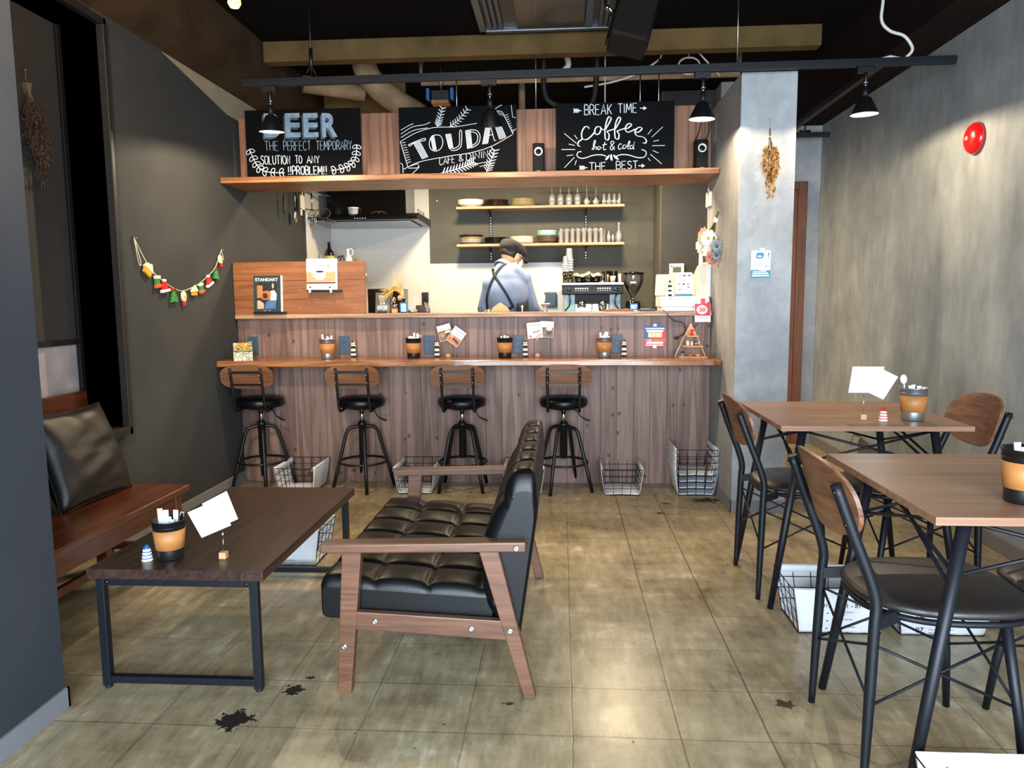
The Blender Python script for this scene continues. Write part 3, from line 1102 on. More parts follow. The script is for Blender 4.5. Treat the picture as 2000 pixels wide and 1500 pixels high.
b.build('chalk_lettering', [M['chalk_grey'], M['chalk']], t)
for st, lf, wd in (([(345, 1155), (372, 1225), (400, 1282), (440, 1322), (520, 1338), (612, 1340)], 40, 13), ([(1182, 1125), (1176, 1190), (1160, 1250), (1120, 1290), (1060, 1312), (975, 1328)], 38, 12)):
    b = MB()
    leafspray(b, st, pt, 0.0045, fr, 0, lf, wd, True, 6, 1)
    b.build('chalk_wreath', M['chalk'], t)

# TOUDAI
t, fr, w, h = board(-1.040, -0.285, 2.008, 2.425, 'chalkboard lettered TOUDAI on a waving ribbon with wheat ears')
pt = mapper((-76, 832), (832, 812), (-72, 1360), (832, 1345), w, h)
b = MB()
TL = [  # thick hatched stems (quadrilaterals) and thin outline strokes of T O U D A I
    ([(38, 1112), (84, 1096), (148, 1222), (104, 1238)], [[(8, 1136), (4, 1122), (118, 1076), (126, 1092), (84, 1096)], [(8, 1136), (38, 1112)]]),
    ([(172, 1070), (196, 1052), (214, 1168), (190, 1166)], [[(212, 1048), (180, 1060), (160, 1110), (172, 1160), (212, 1176), (250, 1154), (266, 1104), (248, 1056), (212, 1048)]]),
    ([(288, 1046), (328, 1040), (344, 1158), (312, 1150)], [[(312, 1150), (340, 1172), (384, 1162), (408, 1128), (412, 1022), (396, 1024), (394, 1118), (374, 1146), (344, 1158)]]),
    ([(442, 1016), (478, 1008), (492, 1150), (456, 1158)], [[(478, 1008), (530, 1016), (554, 1060), (540, 1118), (492, 1150)], [(484, 1024), (520, 1034), (536, 1066), (524, 1110), (490, 1134)]]),
    ([(598, 986), (634, 978), (612, 1116), (572, 1124)], [[(634, 978), (664, 1096), (676, 1094)], [(610, 1056), (648, 1048)]]),
    ([(668, 974), (710, 966), (752, 1066), (704, 1086)], []),
]
for quad, lines in TL:
    b.stroke([pt(*p) for p in quad + quad[:1]], 0.0042, fr, 0.0012)
    (ax, ay), (bx, by), (cx, cy), (dx, dy) = quad
    for k in range(1, 8):
        f = k / 8
        b.stroke([pt(ax + (bx - ax) * f, ay + (by - ay) * f), pt(dx + (cx - dx) * f, dy + (cy - dy) * f)], 0.0036, fr, 0.0012, 1 if k % 2 else 0)
    for ln in lines:
        b.stroke([pt(*p) for p in (smooth_path(ln, 5) if len(ln) > 4 else ln)], 0.0042, fr, 0.0012)
b.build('block_lettering', [M['chalk'], M['chalk_grey']], t)
b = MB()
CH = lambda pts, lw=0.0035, m=0, sm=6: b.stroke([pt(*p) for p in (smooth_path(pts, sm) if sm else pts)], lw, fr, 0.001, m)
CH([(-66, 1100), (60, 1030), (200, 990), (360, 985), (530, 958)])
CH([(-44, 1320), (80, 1262), (300, 1218), (480, 1190), (640, 1140), (800, 1050)])
CH([(-66, 1100), (-10, 1300), (70, 1275), (78, 1295), (60, 1310), (-6, 1310)], sm=0)
CH([(668, 860), (720, 868), (750, 920), (808, 1045)])
CH([(-60, 1010), (0, 975), (40, 958)])
CH([(-60, 1040), (30, 985), (120, 968), (170, 948)])
CH([(-60, 1068), (40, 1012), (150, 992)])
CH([(660, 855), (700, 826), (725, 815)])
CH([(795, 816), (804, 912), (828, 914)], sm=0)
CH([(806, 1020), (830, 1002)], sm=0)
CH([(-70, 1270), (-50, 1280), (-48, 1350)], sm=0)
CH([(20, 1358), (60, 1322), (80, 1300)], sm=0)
for k in range(9):
    CH([(-56 + 5 * k, 1110 + 20 * k), (-24 + 5 * k, 1106 + 19 * k)], 0.003, 0, 0)
for k in range(9):
    CH([(742 + 7 * k, 900 + 17 * k), (770 + 5 * k, 888 + 17 * k)], 0.003, 0, 0)
for k in range(6):
    CH([(690 + 10 * k, 862 + 6 * k), (676 + 12 * k, 884 + 4 * k)], 0.003, 0, 0)
CH([(505, 1282), (650, 1255)], 0.003, 0, 0)
CH([(548, 1300), (640, 1280)], 0.003, 0, 0)
b.build('chalk_ribbon', M['chalk'], t)
for st, lw, lf in (([(222, 985), (240, 930), (268, 832)], 0.0035, 34), ([(318, 985), (390, 930), (462, 842)], 0.0035, 34), ([(250, 1350), (350, 1325), (440, 1295), (505, 1262)], 0.005, 44), ([(600, 1345), (630, 1270), (665, 1165)], 0.004, 44)):
    b = MB()
    leafspray(b, st, pt, lw, fr, 0, lf, 8, False, 2, 1)
    b.build('chalk_wheat', M['chalk'], t)
b = MB()
rn = random.Random(5)
for (wd, x, y, hh, ww) in (('CAFE', 236, 1288, -58, 120), ('&', 388, 1258, -44, 34), ('DINING', 446, 1252, -52, 216)):
    hand(b, wd, pt, x, y, hh, ww, 0.0036, fr, 0, slope=-0.17, heavy=2, rnd=rn)
b.build('chalk_lettering', M['chalk'], t)

# BREAK TIME coffee
t, fr, w, h = board(-0.034, 0.708, 2.006, 2.424, 'chalkboard lettered BREAK TIME coffee hot & cold, nearest the pillar')
pt = mapper((1144, 805), (2072, 780), (1144, 1335), (2068, 1320), w, h)
b = MB()
rn = random.Random(8)
hand(b, 'BREAK', pt, 1370, 894, -78, 212, 0.0045, fr, 0, slope=-0.03, heavy=3, rnd=rn, jit=0.01)
hand(b, 'TIME', pt, 1632, 878, -72, 146, 0.0045, fr, 0, slope=-0.03, heavy=3, rnd=rn, jit=0.01)
hand(b, 'THE', pt, 1408, 1326, -60, 130, 0.0045, fr, 0, slope=-0.02, heavy=3, rnd=rn, jit=0.01)
hand(b, 'BEST', pt, 1620, 1318, -60, 166, 0.0045, fr, 0, slope=-0.03, heavy=3, rnd=rn, jit=0.01)
b.build('chalk_lettering', M['chalk'], t)
b = MB()
SC = [
    [(1404, 1000), (1396, 984), (1370, 988), (1348, 1030), (1352, 1076), (1386, 1084), (1424, 1056), (1452, 1022)],
    [(1492, 984), (1466, 986), (1450, 1014), (1458, 1044), (1484, 1038), (1498, 1006), (1492, 984), (1512, 1008), (1540, 1000)],
    [(1530, 1012), (1560, 960), (1578, 920), (1560, 908), (1540, 950), (1530, 1020), (1534, 1080), (1556, 1086), (1562, 1046), (1548, 1022), (1580, 1010), (1612, 1000)],
    [(1606, 1008), (1636, 960), (1652, 922), (1638, 910), (1616, 950), (1606, 1016), (1612, 1074), (1634, 1080), (1640, 1044), (1626, 1020), (1660, 1006), (1688, 996)],
    [(1680, 1004), (1712, 994), (1736, 972), (1724, 958), (1698, 974), (1690, 1006), (1706, 1028), (1742, 1016), (1766, 1002)],
    [(1760, 1034), (1796, 1024), (1818, 1002), (1806, 988), (1778, 1000), (1764, 1030), (1780, 1056), (1824, 1064), (1852, 1088), (1848, 1112), (1828, 1112)],
    [(1352, 1080), (1322, 1104), (1318, 1130), (1334, 1138)],
]
for st in SC:
    q = smooth_path(st, 6)
    for o in (-3, 0, 3):
        b.stroke([pt(x + o, y + o * 0.4) for x, y in q], 0.0034, fr, 0.001)
SM = [
    [(1428, 1164), (1446, 1130), (1456, 1098), (1446, 1096), (1436, 1164), (1452, 1140), (1462, 1146), (1460, 1164)],
    [(1488, 1140), (1474, 1144), (1474, 1162), (1490, 1160), (1494, 1144), (1488, 1140), (1504, 1150)],
    [(1530, 1104), (1518, 1150), (1524, 1166), (1540, 1160)], [(1510, 1128), (1546, 1122)],
    [(1606, 1166), (1576, 1112), (1590, 1098), (1600, 1112), (1572, 1144), (1582, 1166), (1606, 1140)],
    [(1662, 1122), (1646, 1120), (1634, 1144), (1644, 1162), (1664, 1150)],
    [(1686, 1126), (1672, 1134), (1674, 1156), (1692, 1150), (1694, 1132), (1686, 1126), (1706, 1140)],
    [(1708, 1150), (1726, 1104), (1716, 1102), (1708, 1150), (1720, 1160)],
    [(1746, 1130), (1728, 1136), (1730, 1158), (1748, 1148), (1762, 1100), (1752, 1154), (1762, 1158)],
]
for st in SM:
    b.stroke([pt(*p) for p in smooth_path(st, 5)], 0.0048, fr, 0.001)
b.build('script_lettering', M['chalk'], t)
b = MB()
for st in ([(1210, 1036), (1306, 1114)], [(1290, 1048), (1314, 1080)], [(1244, 1120), (1292, 1130)], [(1188, 1162), (1296, 1162)], [(1228, 1212), (1280, 1204)], [(1210, 1306), (1290, 1224)],
           [(1306, 1246), (1294, 1284)], [(1896, 1004), (1864, 1046)], [(1980, 986), (1896, 1066)], [(1950, 1090), (1908, 1100)], [(1898, 1134), (1998, 1132)], [(1904, 1172), (1948, 1192)], [(1884, 1200), (1974, 1278)], [(1866, 1230), (1884, 1254)]):
    b.stroke([pt(*p) for p in st], 0.0036, fr, 0.001)
for st in ([(1346, 1180), (1322, 1182), (1310, 1206), (1330, 1228), (1370, 1230), (1440, 1208), (1500, 1204), (1540, 1216)], [(1816, 1164), (1846, 1176), (1852, 1204), (1828, 1226), (1780, 1226), (1712, 1206), (1656, 1204), (1620, 1216)]):
    b.stroke([pt(*p) for p in smooth_path(st, 6)], 0.0055, fr, 0.001)
for st in ([(1566, 1206), (1548, 1230), (1534, 1246)], [(1580, 1200), (1580, 1230), (1586, 1252)], [(1596, 1204), (1616, 1226), (1638, 1242)]):
    b.stroke([pt(*p) for p in smooth_path(st, 5)], 0.014, fr, 0.001, taper=True)
for (x0, x1, y) in ((1284, 1345, 860), (1330, 1395, 1306)):
    b.stroke([pt(x0, y), pt(x1, y)], 0.005, fr, 0.001)
    for k in range(4):
        for sg in (-1, 1):
            b.stroke([pt(x0 + k * 11 + 12, y), pt(x0 + k * 11 - 2, y + sg * 16)], 0.0045, fr, 0.001)
for (x0, x1, y) in ((1802, 1856, 840), (1792, 1844, 1292)):
    b.stroke([pt(x0, y), pt(x1 - 12, y)], 0.005, fr, 0.001)
    b.add([fr.p(*pt(x1, y), 0.001), fr.p(*pt(x1 - 26, y - 16), 0.001), fr.p(*pt(x1 - 26, y + 16), 0.001)], [(0, 1, 2)])
b.build('chalk_flourishes', M['chalk'], t)

# ---------------------------------------------------------------- speakers on the shelf
t = thing('speaker', 'small black desktop speaker standing before the board between two chalkboards', 'speaker', (-0.141, 4.80, 1.972), group='desktop speakers on the overhead shelf', world=False)
MB().box(-0.036, 0.036, -0.055, 0.055, 0, 0.186).build('cabinet', mat('matt_black_cabinet', (9, 9, 9), 0.6, spec=0.15), t, bevel=0.006)
MB().lathe([(0.026, 0), (0.026, 0.004), (0.019, 0.002), (0.016, -0.004)], 28, (0, -0.056, 0.135), 0, rot('X', PI / 2)).build('cone_ring', M['white_plastic'], t)
MB().lathe([(0.0165, 0.0), (0.010, -0.002), (0.006, 0.004), (0.0, 0.005)], 24, (0, -0.0565, 0.135), 0, rot('X', PI / 2)).build('speaker_cone', M['black_gloss'], t)
MB().box(-0.013, 0.013, -0.0565, -0.055, 0.016, 0.020).build('badge', M['grey_print'], t)
MB().tube(smooth_path([(0.03, 0.06, 0.05), (0.055, 0.07, 0.02), (0.075, 0.08, 0.003), (0.06, 0.10, 0.003)], 5), 0.0022, 6).build('cable', M['black_rubber'], t)
sp2 = dup(t, (0.858, 4.80, 1.972), 0, 'small black desktop speaker with wires beside the pillar')
b = MB().tube(smooth_path([(0.895, 4.91, 2.16), (0.93, 4.93, 2.24), (0.925, 4.93, 2.33), (0.915, 4.945, 2.41)], 6), 0.003, 6).tube(smooth_path([(0.83, 4.91, 2.16), (0.87, 4.94, 2.24), (0.885, 4.945, 2.33), (0.90, 4.945, 2.40)], 6), 0.003, 6)
tag(b.build('speaker_wire', M['black_rubber'], world=True), 'pair of black speaker wires rising up the panel beside the pillar', 'wire')
# ---------------------------------------------------------------- coffee table
t = thing('coffee_table', 'low dark walnut coffee table on black square-tube legs before the bench', 'table', (-1.18, 2.62, 0))
MB().box(-1.457, -0.902, 2.115, 3.125, 0.358, 0.390).build('tabletop', M['coffee_table'], t, bevel=0.002)
for (yy, nm) in ((2.135, 0), (3.095, 1)):
    b = MB()
    for x in (-1.422, -0.937):
        b.box(x - 0.0125, x + 0.0125, yy - 0.0125, yy + 0.0125, 0.008, 0.358)
    b.box(-1.409, -0.950, yy - 0.0115, yy + 0.0115, 0.335, 0.357)
    b.box(-1.409, -0.950, yy - 0.0115, yy + 0.0115, 0.018, 0.040)
    lf = b.build('leg_frame', M['navy_metal'], t, bevel=0.0015)
    for x in (-1.422, -0.937):
        MB().cyl((x, yy, 0.0), (x, yy, 0.009), 0.011).build('foot_cap', M['black_rubber'], lf)
    b = MB()
    for x in (-1.400, -0.958):
        b.sphere((x, yy - 0.012, 0.346), (0.006, 0.003, 0.006), 10, 6)
    b.build('bolt', M['black_gloss'], lf)

# ---------------------------------------------------------------- bench with backrest
t = thing('bench', 'orange-brown wooden bench with a backrest along the window wall', 'bench', (-1.9, 2.7, 0))
b = MB()
b.box(-2.22, -1.700, 2.03, 3.235, 0.345, 0.372)
b.build('seat', M['bench_wood'], t, bevel=0.006, seg=3)
b = MB()
b.box(-1.755, -1.728, 2.05, 3.20, 0.262, 0.345).box(-2.15, -1.755, 3.172, 3.196, 0.262, 0.345)
b.build('apron', M['bench_wood'], t, bevel=0.003)
b = MB().obox((-2.245, 2.70, 0.575), (0.024, 1.34, 0.43), rot('Y', -0.07))
b.build('backrest', M['bench_wood'], t, bevel=0.006)
for (x, y) in ((-1.745, 3.172), (-1.745, 2.085), (-2.09, 3.172), (-2.09, 2.085)):
    MB().beam((x, y, 0), (x, y, 0.345), 0.048, 0.048).build('leg', M['bench_dark'], t, bevel=0.003)
MB().box(-2.09, -1.745, 3.16, 3.18, 0.085, 0.12).build('stretcher', M['bench_dark'], t, bevel=0.003)
MB().box(-1.93, -1.905, 2.085, 3.172, 0.085, 0.12).build('stretcher', M['bench_dark'], t, bevel=0.003)

b = MB().box(-1.635, -1.575, 2.045, 2.115, 0.0, 0.15)
q = b.build('floor_box', M['black_plastic'], world=True, bevel=0.004)
tag(q, 'small black box on the floor behind the blue-grey partition edge', 'box')

# cushion
def pillow(mb, c, ax, ay, w, h, th, n=22):
    """Square cushion: centre c, in-plane unit axes ax and ay."""
    ax, ay = Vector(ax).normalized(), Vector(ay).normalized()
    nz = ax.cross(ay).normalized()
    rn = random.Random(4)
    for side in (1, -1):
        base = len(mb.v)
        for i in range(n + 1):
            for j in range(n + 1):
                a, b_ = -1 + 2 * i / n, -1 + 2 * j / n
                e = (1 - abs(a) ** 2.6) * (1 - abs(b_) ** 2.6)
                pinch = 1 - 0.10 * (1 - abs(a) ** 2) * abs(b_) ** 4 - 0.10 * (1 - abs(b_) ** 2) * abs(a) ** 4
                px, py = a * w / 2 * (1 - 0.07 * (1 - b_ * b_) * abs(a)), b_ * h / 2 * (1 - 0.07 * (1 - a * a) * abs(b_))
                wr = 0.006 * math.sin(9 * a + 4 * b_) * (1 - e) * e * 3 + 0.005 * math.sin(13 * b_ - 5 * a) * (1 - abs(a))*e
                seam = -0.010 * math.exp(-((b_ - 0.10 + 0.05 * a) / 0.035) ** 2) * e * (1 if side > 0 else 0)
                seam += -0.006 * math.exp(-((a - 0.32) / 0.03) ** 2) * e * (1 if b_ > 0.1 and side > 0 else 0)
                d = side * (th / 2 * e ** 0.45 + wr + seam)
                mb.v.append(Vector(c) + ax * px + ay * py + nz * d)
        for i in range(n):
            for j in range(n):
                q = [base + i * (n + 1) + j, base + (i + 1) * (n + 1) + j, base + (i + 1) * (n + 1) + j + 1, base + i * (n + 1) + j + 1]
                mb.f.append(tuple(q) if side > 0 else tuple(reversed(q)))
                mb.m.append(0)
                mb.sm.append(True)
    return mb


def seam_ring(ax, ay, c, w, h, r=0.004, n=14):
    ax, ay = Vector(ax).normalized(), Vector(ay).normalized()
    pts = []
    for (sa, sb, da, db) in ((-1, -1, 1, 0), (1, -1, 0, 1), (1, 1, -1, 0), (-1, 1, 0, -1)):
        for i in range(n):
            a, b_ = sa + da * 2 * i / n, sb + db * 2 * i / n
            px, py = a * w / 2 * (1 - 0.07 * (1 - b_ * b_) * abs(a)), b_ * h / 2 * (1 - 0.07 * (1 - a * a) * abs(b_))
            pts.append(Vector(c) + ax * px + ay * py)
    return MB().tube(pts, r, 6, closed=True)


AX = Vector((0.027, 0.414, 0)).normalized()
AY = Vector((-0.135, 0.02, 0.363)).normalized()
NN = AX.cross(AY).normalized()
CC = Vector((-2.026, 2.968, 0.560))
t = thing('cushion', 'large square black leather cushion leaning on the wooden bench', 'cushion', (-1.95, 2.95, 0.374))
pillow(MB(), CC, AX, AY, 0.445, 0.415, 0.15).build('cover', M['brown_leather'], t, weld=True)
seam_ring(AX, AY, CC, 0.445, 0.415).build('piping', M['black_leather'], t)
C2 = CC + Vector((-0.03, -0.47, 0.0))
t = thing('cushion', 'black leather cushion mostly hidden behind the partition edge', 'cushion', (-1.96, 2.48, 0.374))
pillow(MB(), C2, Vector((0, 1, 0)), AY, 0.40, 0.42, 0.13).build('cover', M['brown_leather'], t, weld=True)
seam_ring(Vector((0, 1, 0)), AY, C2, 0.40, 0.42).build('piping', M['black_leather'], t)

# ---------------------------------------------------------------- sofa
t = thing('sofa', 'two-seat black tufted leather sofa with reddish wooden arms facing the coffee table', 'sofa', (-0.4, 2.63, 0))


def grid_cushion(mb, nu, nv, P, bumpf, m=0):
    base = len(mb.v)
    for i in range(nu + 1):
        for j in range(nv + 1):
            u, v = i / nu, j / nv
            p, n = P(u, v)
            mb.v.append(p + n * bumpf(u, v))
    for i in range(nu):
        for j in range(nv):
            mb.f.append((base + i * (nv + 1) + j, base + (i + 1) * (nv + 1) + j, base + (i + 1) * (nv + 1) + j + 1, base + i * (nv + 1) + j + 1))
            mb.m.append(m)
            mb.sm.append(True)
    return base


def loft(mb, sections, m=0, closed=True):
    """Closed cross-sections (lists of 3-D points, same count) skinned into a solid."""
    n = len(sections[0])
    base = len(mb.v)
    for s_ in sections:
        mb.v.extend(Vector(p) for p in s_)
    for i in range(len(sections) - 1):
        for j in range(n):
            mb.f.append((base + i * n + j, base + i * n + (j + 1) % n, base + (i + 1) * n + (j + 1) % n, base + (i + 1) * n + j))
            mb.m.append(m)
            mb.sm.append(True)
    mb.f.append(tuple(base + j for j in reversed(range(n))))
    mb.f.append(tuple(base + (len(sections) - 1) * n + j for j in range(n)))
    mb.m += [m, m]
    mb.sm += [False, False]


def resample(poly, n):
    L = [0]
    k = len(poly)
    for i in range(k):
        a, b_ = poly[i], poly[(i + 1) % k]
        L.append(L[-1] + math.hypot(b_[0] - a[0], b_[1] - a[1]))
    out = []
    j = 0
    for i in range(n):
        d = L[-1] * i / n
        while L[j + 1] < d:
            j += 1
        f = (d - L[j]) / max(1e-9, L[j + 1] - L[j])
        a, b_ = poly[j], poly[(j + 1) % k]
        out.append((a[0] + (b_[0] - a[0]) * f, a[1] + (b_[1] - a[1]) * f))
    return out


def rounded(poly, r, n=5):
    out = []
    k = len(poly)
    for i in range(k):
        p0, p1, p2 = Vector(poly[i - 1]), Vector(poly[i]), Vector(poly[(i + 1) % k])
        d0, d2 = (p0 - p1).normalized(), (p2 - p1).normalized()
        a, c = p1 + d0 * r, p1 + d2 * r
        for j in range(n + 1):
            f = j / n
            q = a * (1 - f) ** 2 + p1 * 2 * f * (1 - f) + c * f * f
            out.append((q.x, q.y))
    return out


Y0, Y1 = 2.165, 3.098
# seat: cross-section in XZ lofted along Y; tufted cells on its top
NY = 96
seat_poly = rounded([(-0.742, 0.222), (-0.742, 0.352), (-0.205, 0.318), (-0.215, 0.205)], 0.022)
seat_r = resample(seat_poly, 120)


def tuft(fr_, edges, depth, wdt):
    d = 0
    for e in edges:
        d = max(d, math.exp(-((fr_ - e) / wdt) ** 2))
    return d * depth


secs = []
for i in range(NY + 1):
    v = i / NY
    y = Y0 + (Y1 - Y0) * v
    e = min(1, min(v, 1 - v) * (Y1 - Y0) / 0.025)
    rim = 0.022 * (1 - math.sqrt(max(0, 1 - (1 - e) ** 2)))
    sec = []
    for (x, z) in seat_r:
        u = (x + 0.742) / 0.53
        top = 0.352 - 0.034 * u
        q = max(0.0, 1 - abs(z - top) / 0.03) if z > 0.29 else 0.0
        cu = abs(math.sin(PI * min(max(u, 0), 1) * 3.2)) ** 0.38
        cv = abs(math.sin(PI * v * 6)) ** 0.38
        puff = 0.019 * cu * cv - 0.014 * (1 - min(cu, cv)) ** 3
        front = max(0.0, 1 - abs(x + 0.742) / 0.02)
        cz = 0.28
        f = 1 - rim / 0.13
        zz = cz + (z - cz) * f + q * puff
        xx = x - front * 0.004 * cv + (0.0 if u > 0.5 else rim * 0.3)
        sec.append((xx, y, zz))
    secs.append(sec)
b = MB()
loft(b, secs)
b.build('seat_cushion', M['black_leather'], t)
# back cushion
bp = rounded([(-0.128, 0.165), (-0.225, 0.262), (-0.236, 0.45), (-0.142, 0.685), (-0.078, 0.690), (-0.070, 0.57)], 0.022)
br_ = resample(bp, 110)
secs = []
for i in range(NY + 1):
    v = i / NY
    y = Y0 - 0.012 + (Y1 - Y0 + 0.024) * v
    e = min(1, min(v, 1 - v) * (Y1 - Y0) / 0.03)
    rim = 0.02 * (1 - math.sqrt(max(0, 1 - (1 - e) ** 2)))
    cx, cz = -0.150, 0.44
    sec = []
    for (x, z) in br_:
        cv = abs(math.sin(PI * v * 6)) ** 0.45
        front = 1.0 if (x < -0.13 and z > 0.27) or z > 0.66 else 0.0
        cz_ = abs(math.sin(PI * min(max((z - 0.26) / 0.43, 0), 1) * 2.5)) ** 0.5 if z < 0.66 else 1
        puff = front * (0.015 * cv * cz_ - 0.012 * (1 - min(cv, cz_)) ** 3)
        dx, dz = x - cx, z - cz
        L = math.hypot(dx, dz) or 1
        nx, nz_ = (-0.93, 0.37) if z < 0.66 else (-0.2, 0.98)
        f = 1 - rim / 0.12
        sec.append((cx + dx * f + nx * puff, y, cz + dz * f + nz_ * puff))
    secs.append(sec)
b = MB()
loft(b, secs)
b.build('back_cushion', M['black_leather'], t)
for (ya, yb, yl, sgn) in ((2.118, 2.165, 2.128, 1), (3.098, 3.145, 3.108, -1)):
    fr = Fr((0, ya, 0), (1, 0, 0), (0, 0, 1))
    pr = lambda poly, y0, y1: MB().prism(poly, Fr((0, y1, 0)), y1 - y0)
    arm = pr([(-0.722, 0.449), (-0.106, 0.461), (-0.106, 0.492), (-0.20, 0.490), (-0.722, 0.476)], ya - 0.004, yb + 0.008).build('armrest', M['sofa_wood'], t, bevel=0.005, seg=3)
    fl = pr([(-0.690, 0.0), (-0.646, 0.0), (-0.601, 0.451), (-0.660, 0.449)], yl, yl + 0.034).build('leg', M['sofa_wood'], t, bevel=0.003)
    rl = pr([(-0.115, 0.0), (-0.078, 0.0), (-0.188, 0.459), (-0.246, 0.458)], yl, yl + 0.034).build('leg', M['sofa_wood'], t, bevel=0.003)
    ra = pr([(-0.640, 0.206), (-0.150, 0.180), (-0.170, 0.241), (-0.634, 0.262)], yl + 0.004, yl + 0.030).build('side_rail', M['sofa_wood'], t, bevel=0.003)
    if sgn > 0:
        for (par, pts) in ((arm, [(-0.134, 0.473)]), (fl, [(-0.662, 0.153)]), (rl, [(-0.155, 0.213)]), (ra, [(-0.566, 0.233), (-0.272, 0.216)])):
            for (x, z) in pts:
                yy = {arm: ya - 0.004, fl: yl, rl: yl, ra: yl + 0.004}[par]
                MB().lathe([(0.0, 0.0035), (0.0035, 0.0035), (0.004, 0.001), (0.005, 0.004), (0.0085, 0.003), (0.009, 0.0)], 18, (x, yy, z), 0, rot('X', PI / 2)).build('bolt', M['chrome'], par)
b = MB().box(-0.60, -0.18, 2.20, 3.07, 0.175, 0.205)
b.build('seat_base', M['black_rubber'], t)

# ---------------------------------------------------------------- bar stools
def make_stool(label):
    t = thing('bar_stool', label, 'stool', (0, 0, 0), group='bar stools at the counter', world=False)
    MB().lathe([(0.0, 0.525), (0.118, 0.525), (0.143, 0.533), (0.151, 0.549), (0.151, 0.570), (0.144, 0.583), (0.128, 0.589), (0.06, 0.593), (0.0, 0.593)], 44).build('seat', M['black_leather'], t)
    b = MB().lathe([(0.0, 0.514), (0.075, 0.514), (0.10, 0.520), (0.11, 0.526), (0.0, 0.526)], 30)
    b.lathe([(0.0, 0.506), (0.026, 0.506), (0.028, 0.514), (0.0, 0.514)], 20)
    b.build('seat_plate', M['black_metal'], t)
    b = MB().lathe([(0.0, 0.20), (0.020, 0.20), (0.020, 0.215), (0.0235, 0.218), (0.0235, 0.405), (0.027, 0.407), (0.027, 0.430), (0.0, 0.430)], 22)
    b.build('gas_lift', M['black_metal'], t)
    MB().cyl((0, 0, 0.428), (0, 0, 0.507), 0.0155, n=18).build('piston', M['chrome'], t)
    b = MB().tube(smooth_path([(0.05, 0.0, 0.516), (0.085, -0.01, 0.500), (0.105, -0.015, 0.47), (0.135, -0.02, 0.452), (0.165, -0.025, 0.442)], 6), [0.0045] * 16 + [0.006] * 9, 8)
    b.build('lever', M['black_metal'], t)
    b = MB()
    for sx in (-1, 1):
        b.tube(smooth_path([(sx * 0.096, -0.04, 0.520), (sx * 0.096, -0.13, 0.517), (sx * 0.096, -0.158, 0.535), (sx * 0.096, -0.178, 0.60), (sx * 0.096, -0.215, 0.792)], 6), 0.0085, 10)
    for z in (0.690, 0.768):
        y = -0.178 - (z - 0.6) * 0.193
        b.beam((-0.096, y, z), (0.096, y, z), 0.012, 0.012)
    bf = b.build('back_frame', M['black_metal'], t)
    # curved plywood plate fixed to the front of the posts
    b = MB()
    P = oval(0.335, 0.148, 56, 3.0)
    ring = []
    for lay, dy in ((0, 0.0), (1, 0.011)):
        ring.append([Vector((x, -0.196 - (z + 0.0) * 0.19 + dy - 0.9 * x * x * 0.55 + 0.012, 0.737 + z)) for x, z in P])
    n = len(P)
    vs = ring[0] + ring[1]
    fs = [(i, (i + 1) % n, n + (i + 1) % n, n + i) for i in range(n)]
    b.add(vs, fs)
    for lay in (0, 1):
        # filled in strips so that the plate stays curved
        half = n // 2
        r = ring[lay]
        for i in range(half):
            a, c = r[i], r[(i + 1) % n]
            d, e = r[(n - i) % n], r[n - i - 1]
            q = [a, c, e, d] if lay == 0 else [d, e, c, a]
            b.add(q, [(0, 1, 2, 3)])
    b.build('backrest', M['stool_ply'], t, bevel=0.0)
    b = MB()
    for sx in (-1, 1):
        for z in (0.705, 0.750):
            b.sphere((sx * 0.096, -0.206 - (z - 0.6) * 0.193 + 0.012 - 0.012, z), (0.004, 0.003, 0.004), 8, 6)
    b.build('screw', M['chrome'], bf)
    for k in range(4):
        a = k * PI / 2
        c, s_ = math.cos(a), math.sin(a)
        pts = [(0.020, 0.402), (0.055, 0.399), (0.085, 0.387), (0.102, 0.358), (0.165, 0.120), (0.196, 0.0)]
        pts = smooth_path(pts[:4], 5) + pts[4:]
        MB().tube([(r * c, r * s_, z) for r, z in pts], 0.0112, 10).build('leg', M['black_metal'], t)
    MB().tube([(0.150 * math.cos(2 * PI * i / 48), 0.150 * math.sin(2 * PI * i / 48), 0.175) for i in range(48)], 0.0075, 8, closed=True).build('foot_ring', M['black_metal'], t)
    return t


def turn_legs(root, a):
    for ch in root.children:
        if ch.name.startswith(('leg', 'foot_ring')):
            ch.rotation_euler = (0, 0, a)


ST = [(-1.935, 295, 'black bar stool with wooden backrest against the charcoal wall'), (-1.275, 290, 'black bar stool standing between the first two floor baskets'),
      (-0.629, 226, 'black bar stool seen above the sofa armrest'), (0.012, 245, 'black bar stool just beyond the sofa backrest')]
st0 = make_stool(ST[0][2])
for i, (x, a, lb) in enumerate(ST):
    o = st0 if i == 0 else dup(st0, label=lb)
    o.location = (x, 4.640, 0)
    turn_legs(o, math.radians(a))

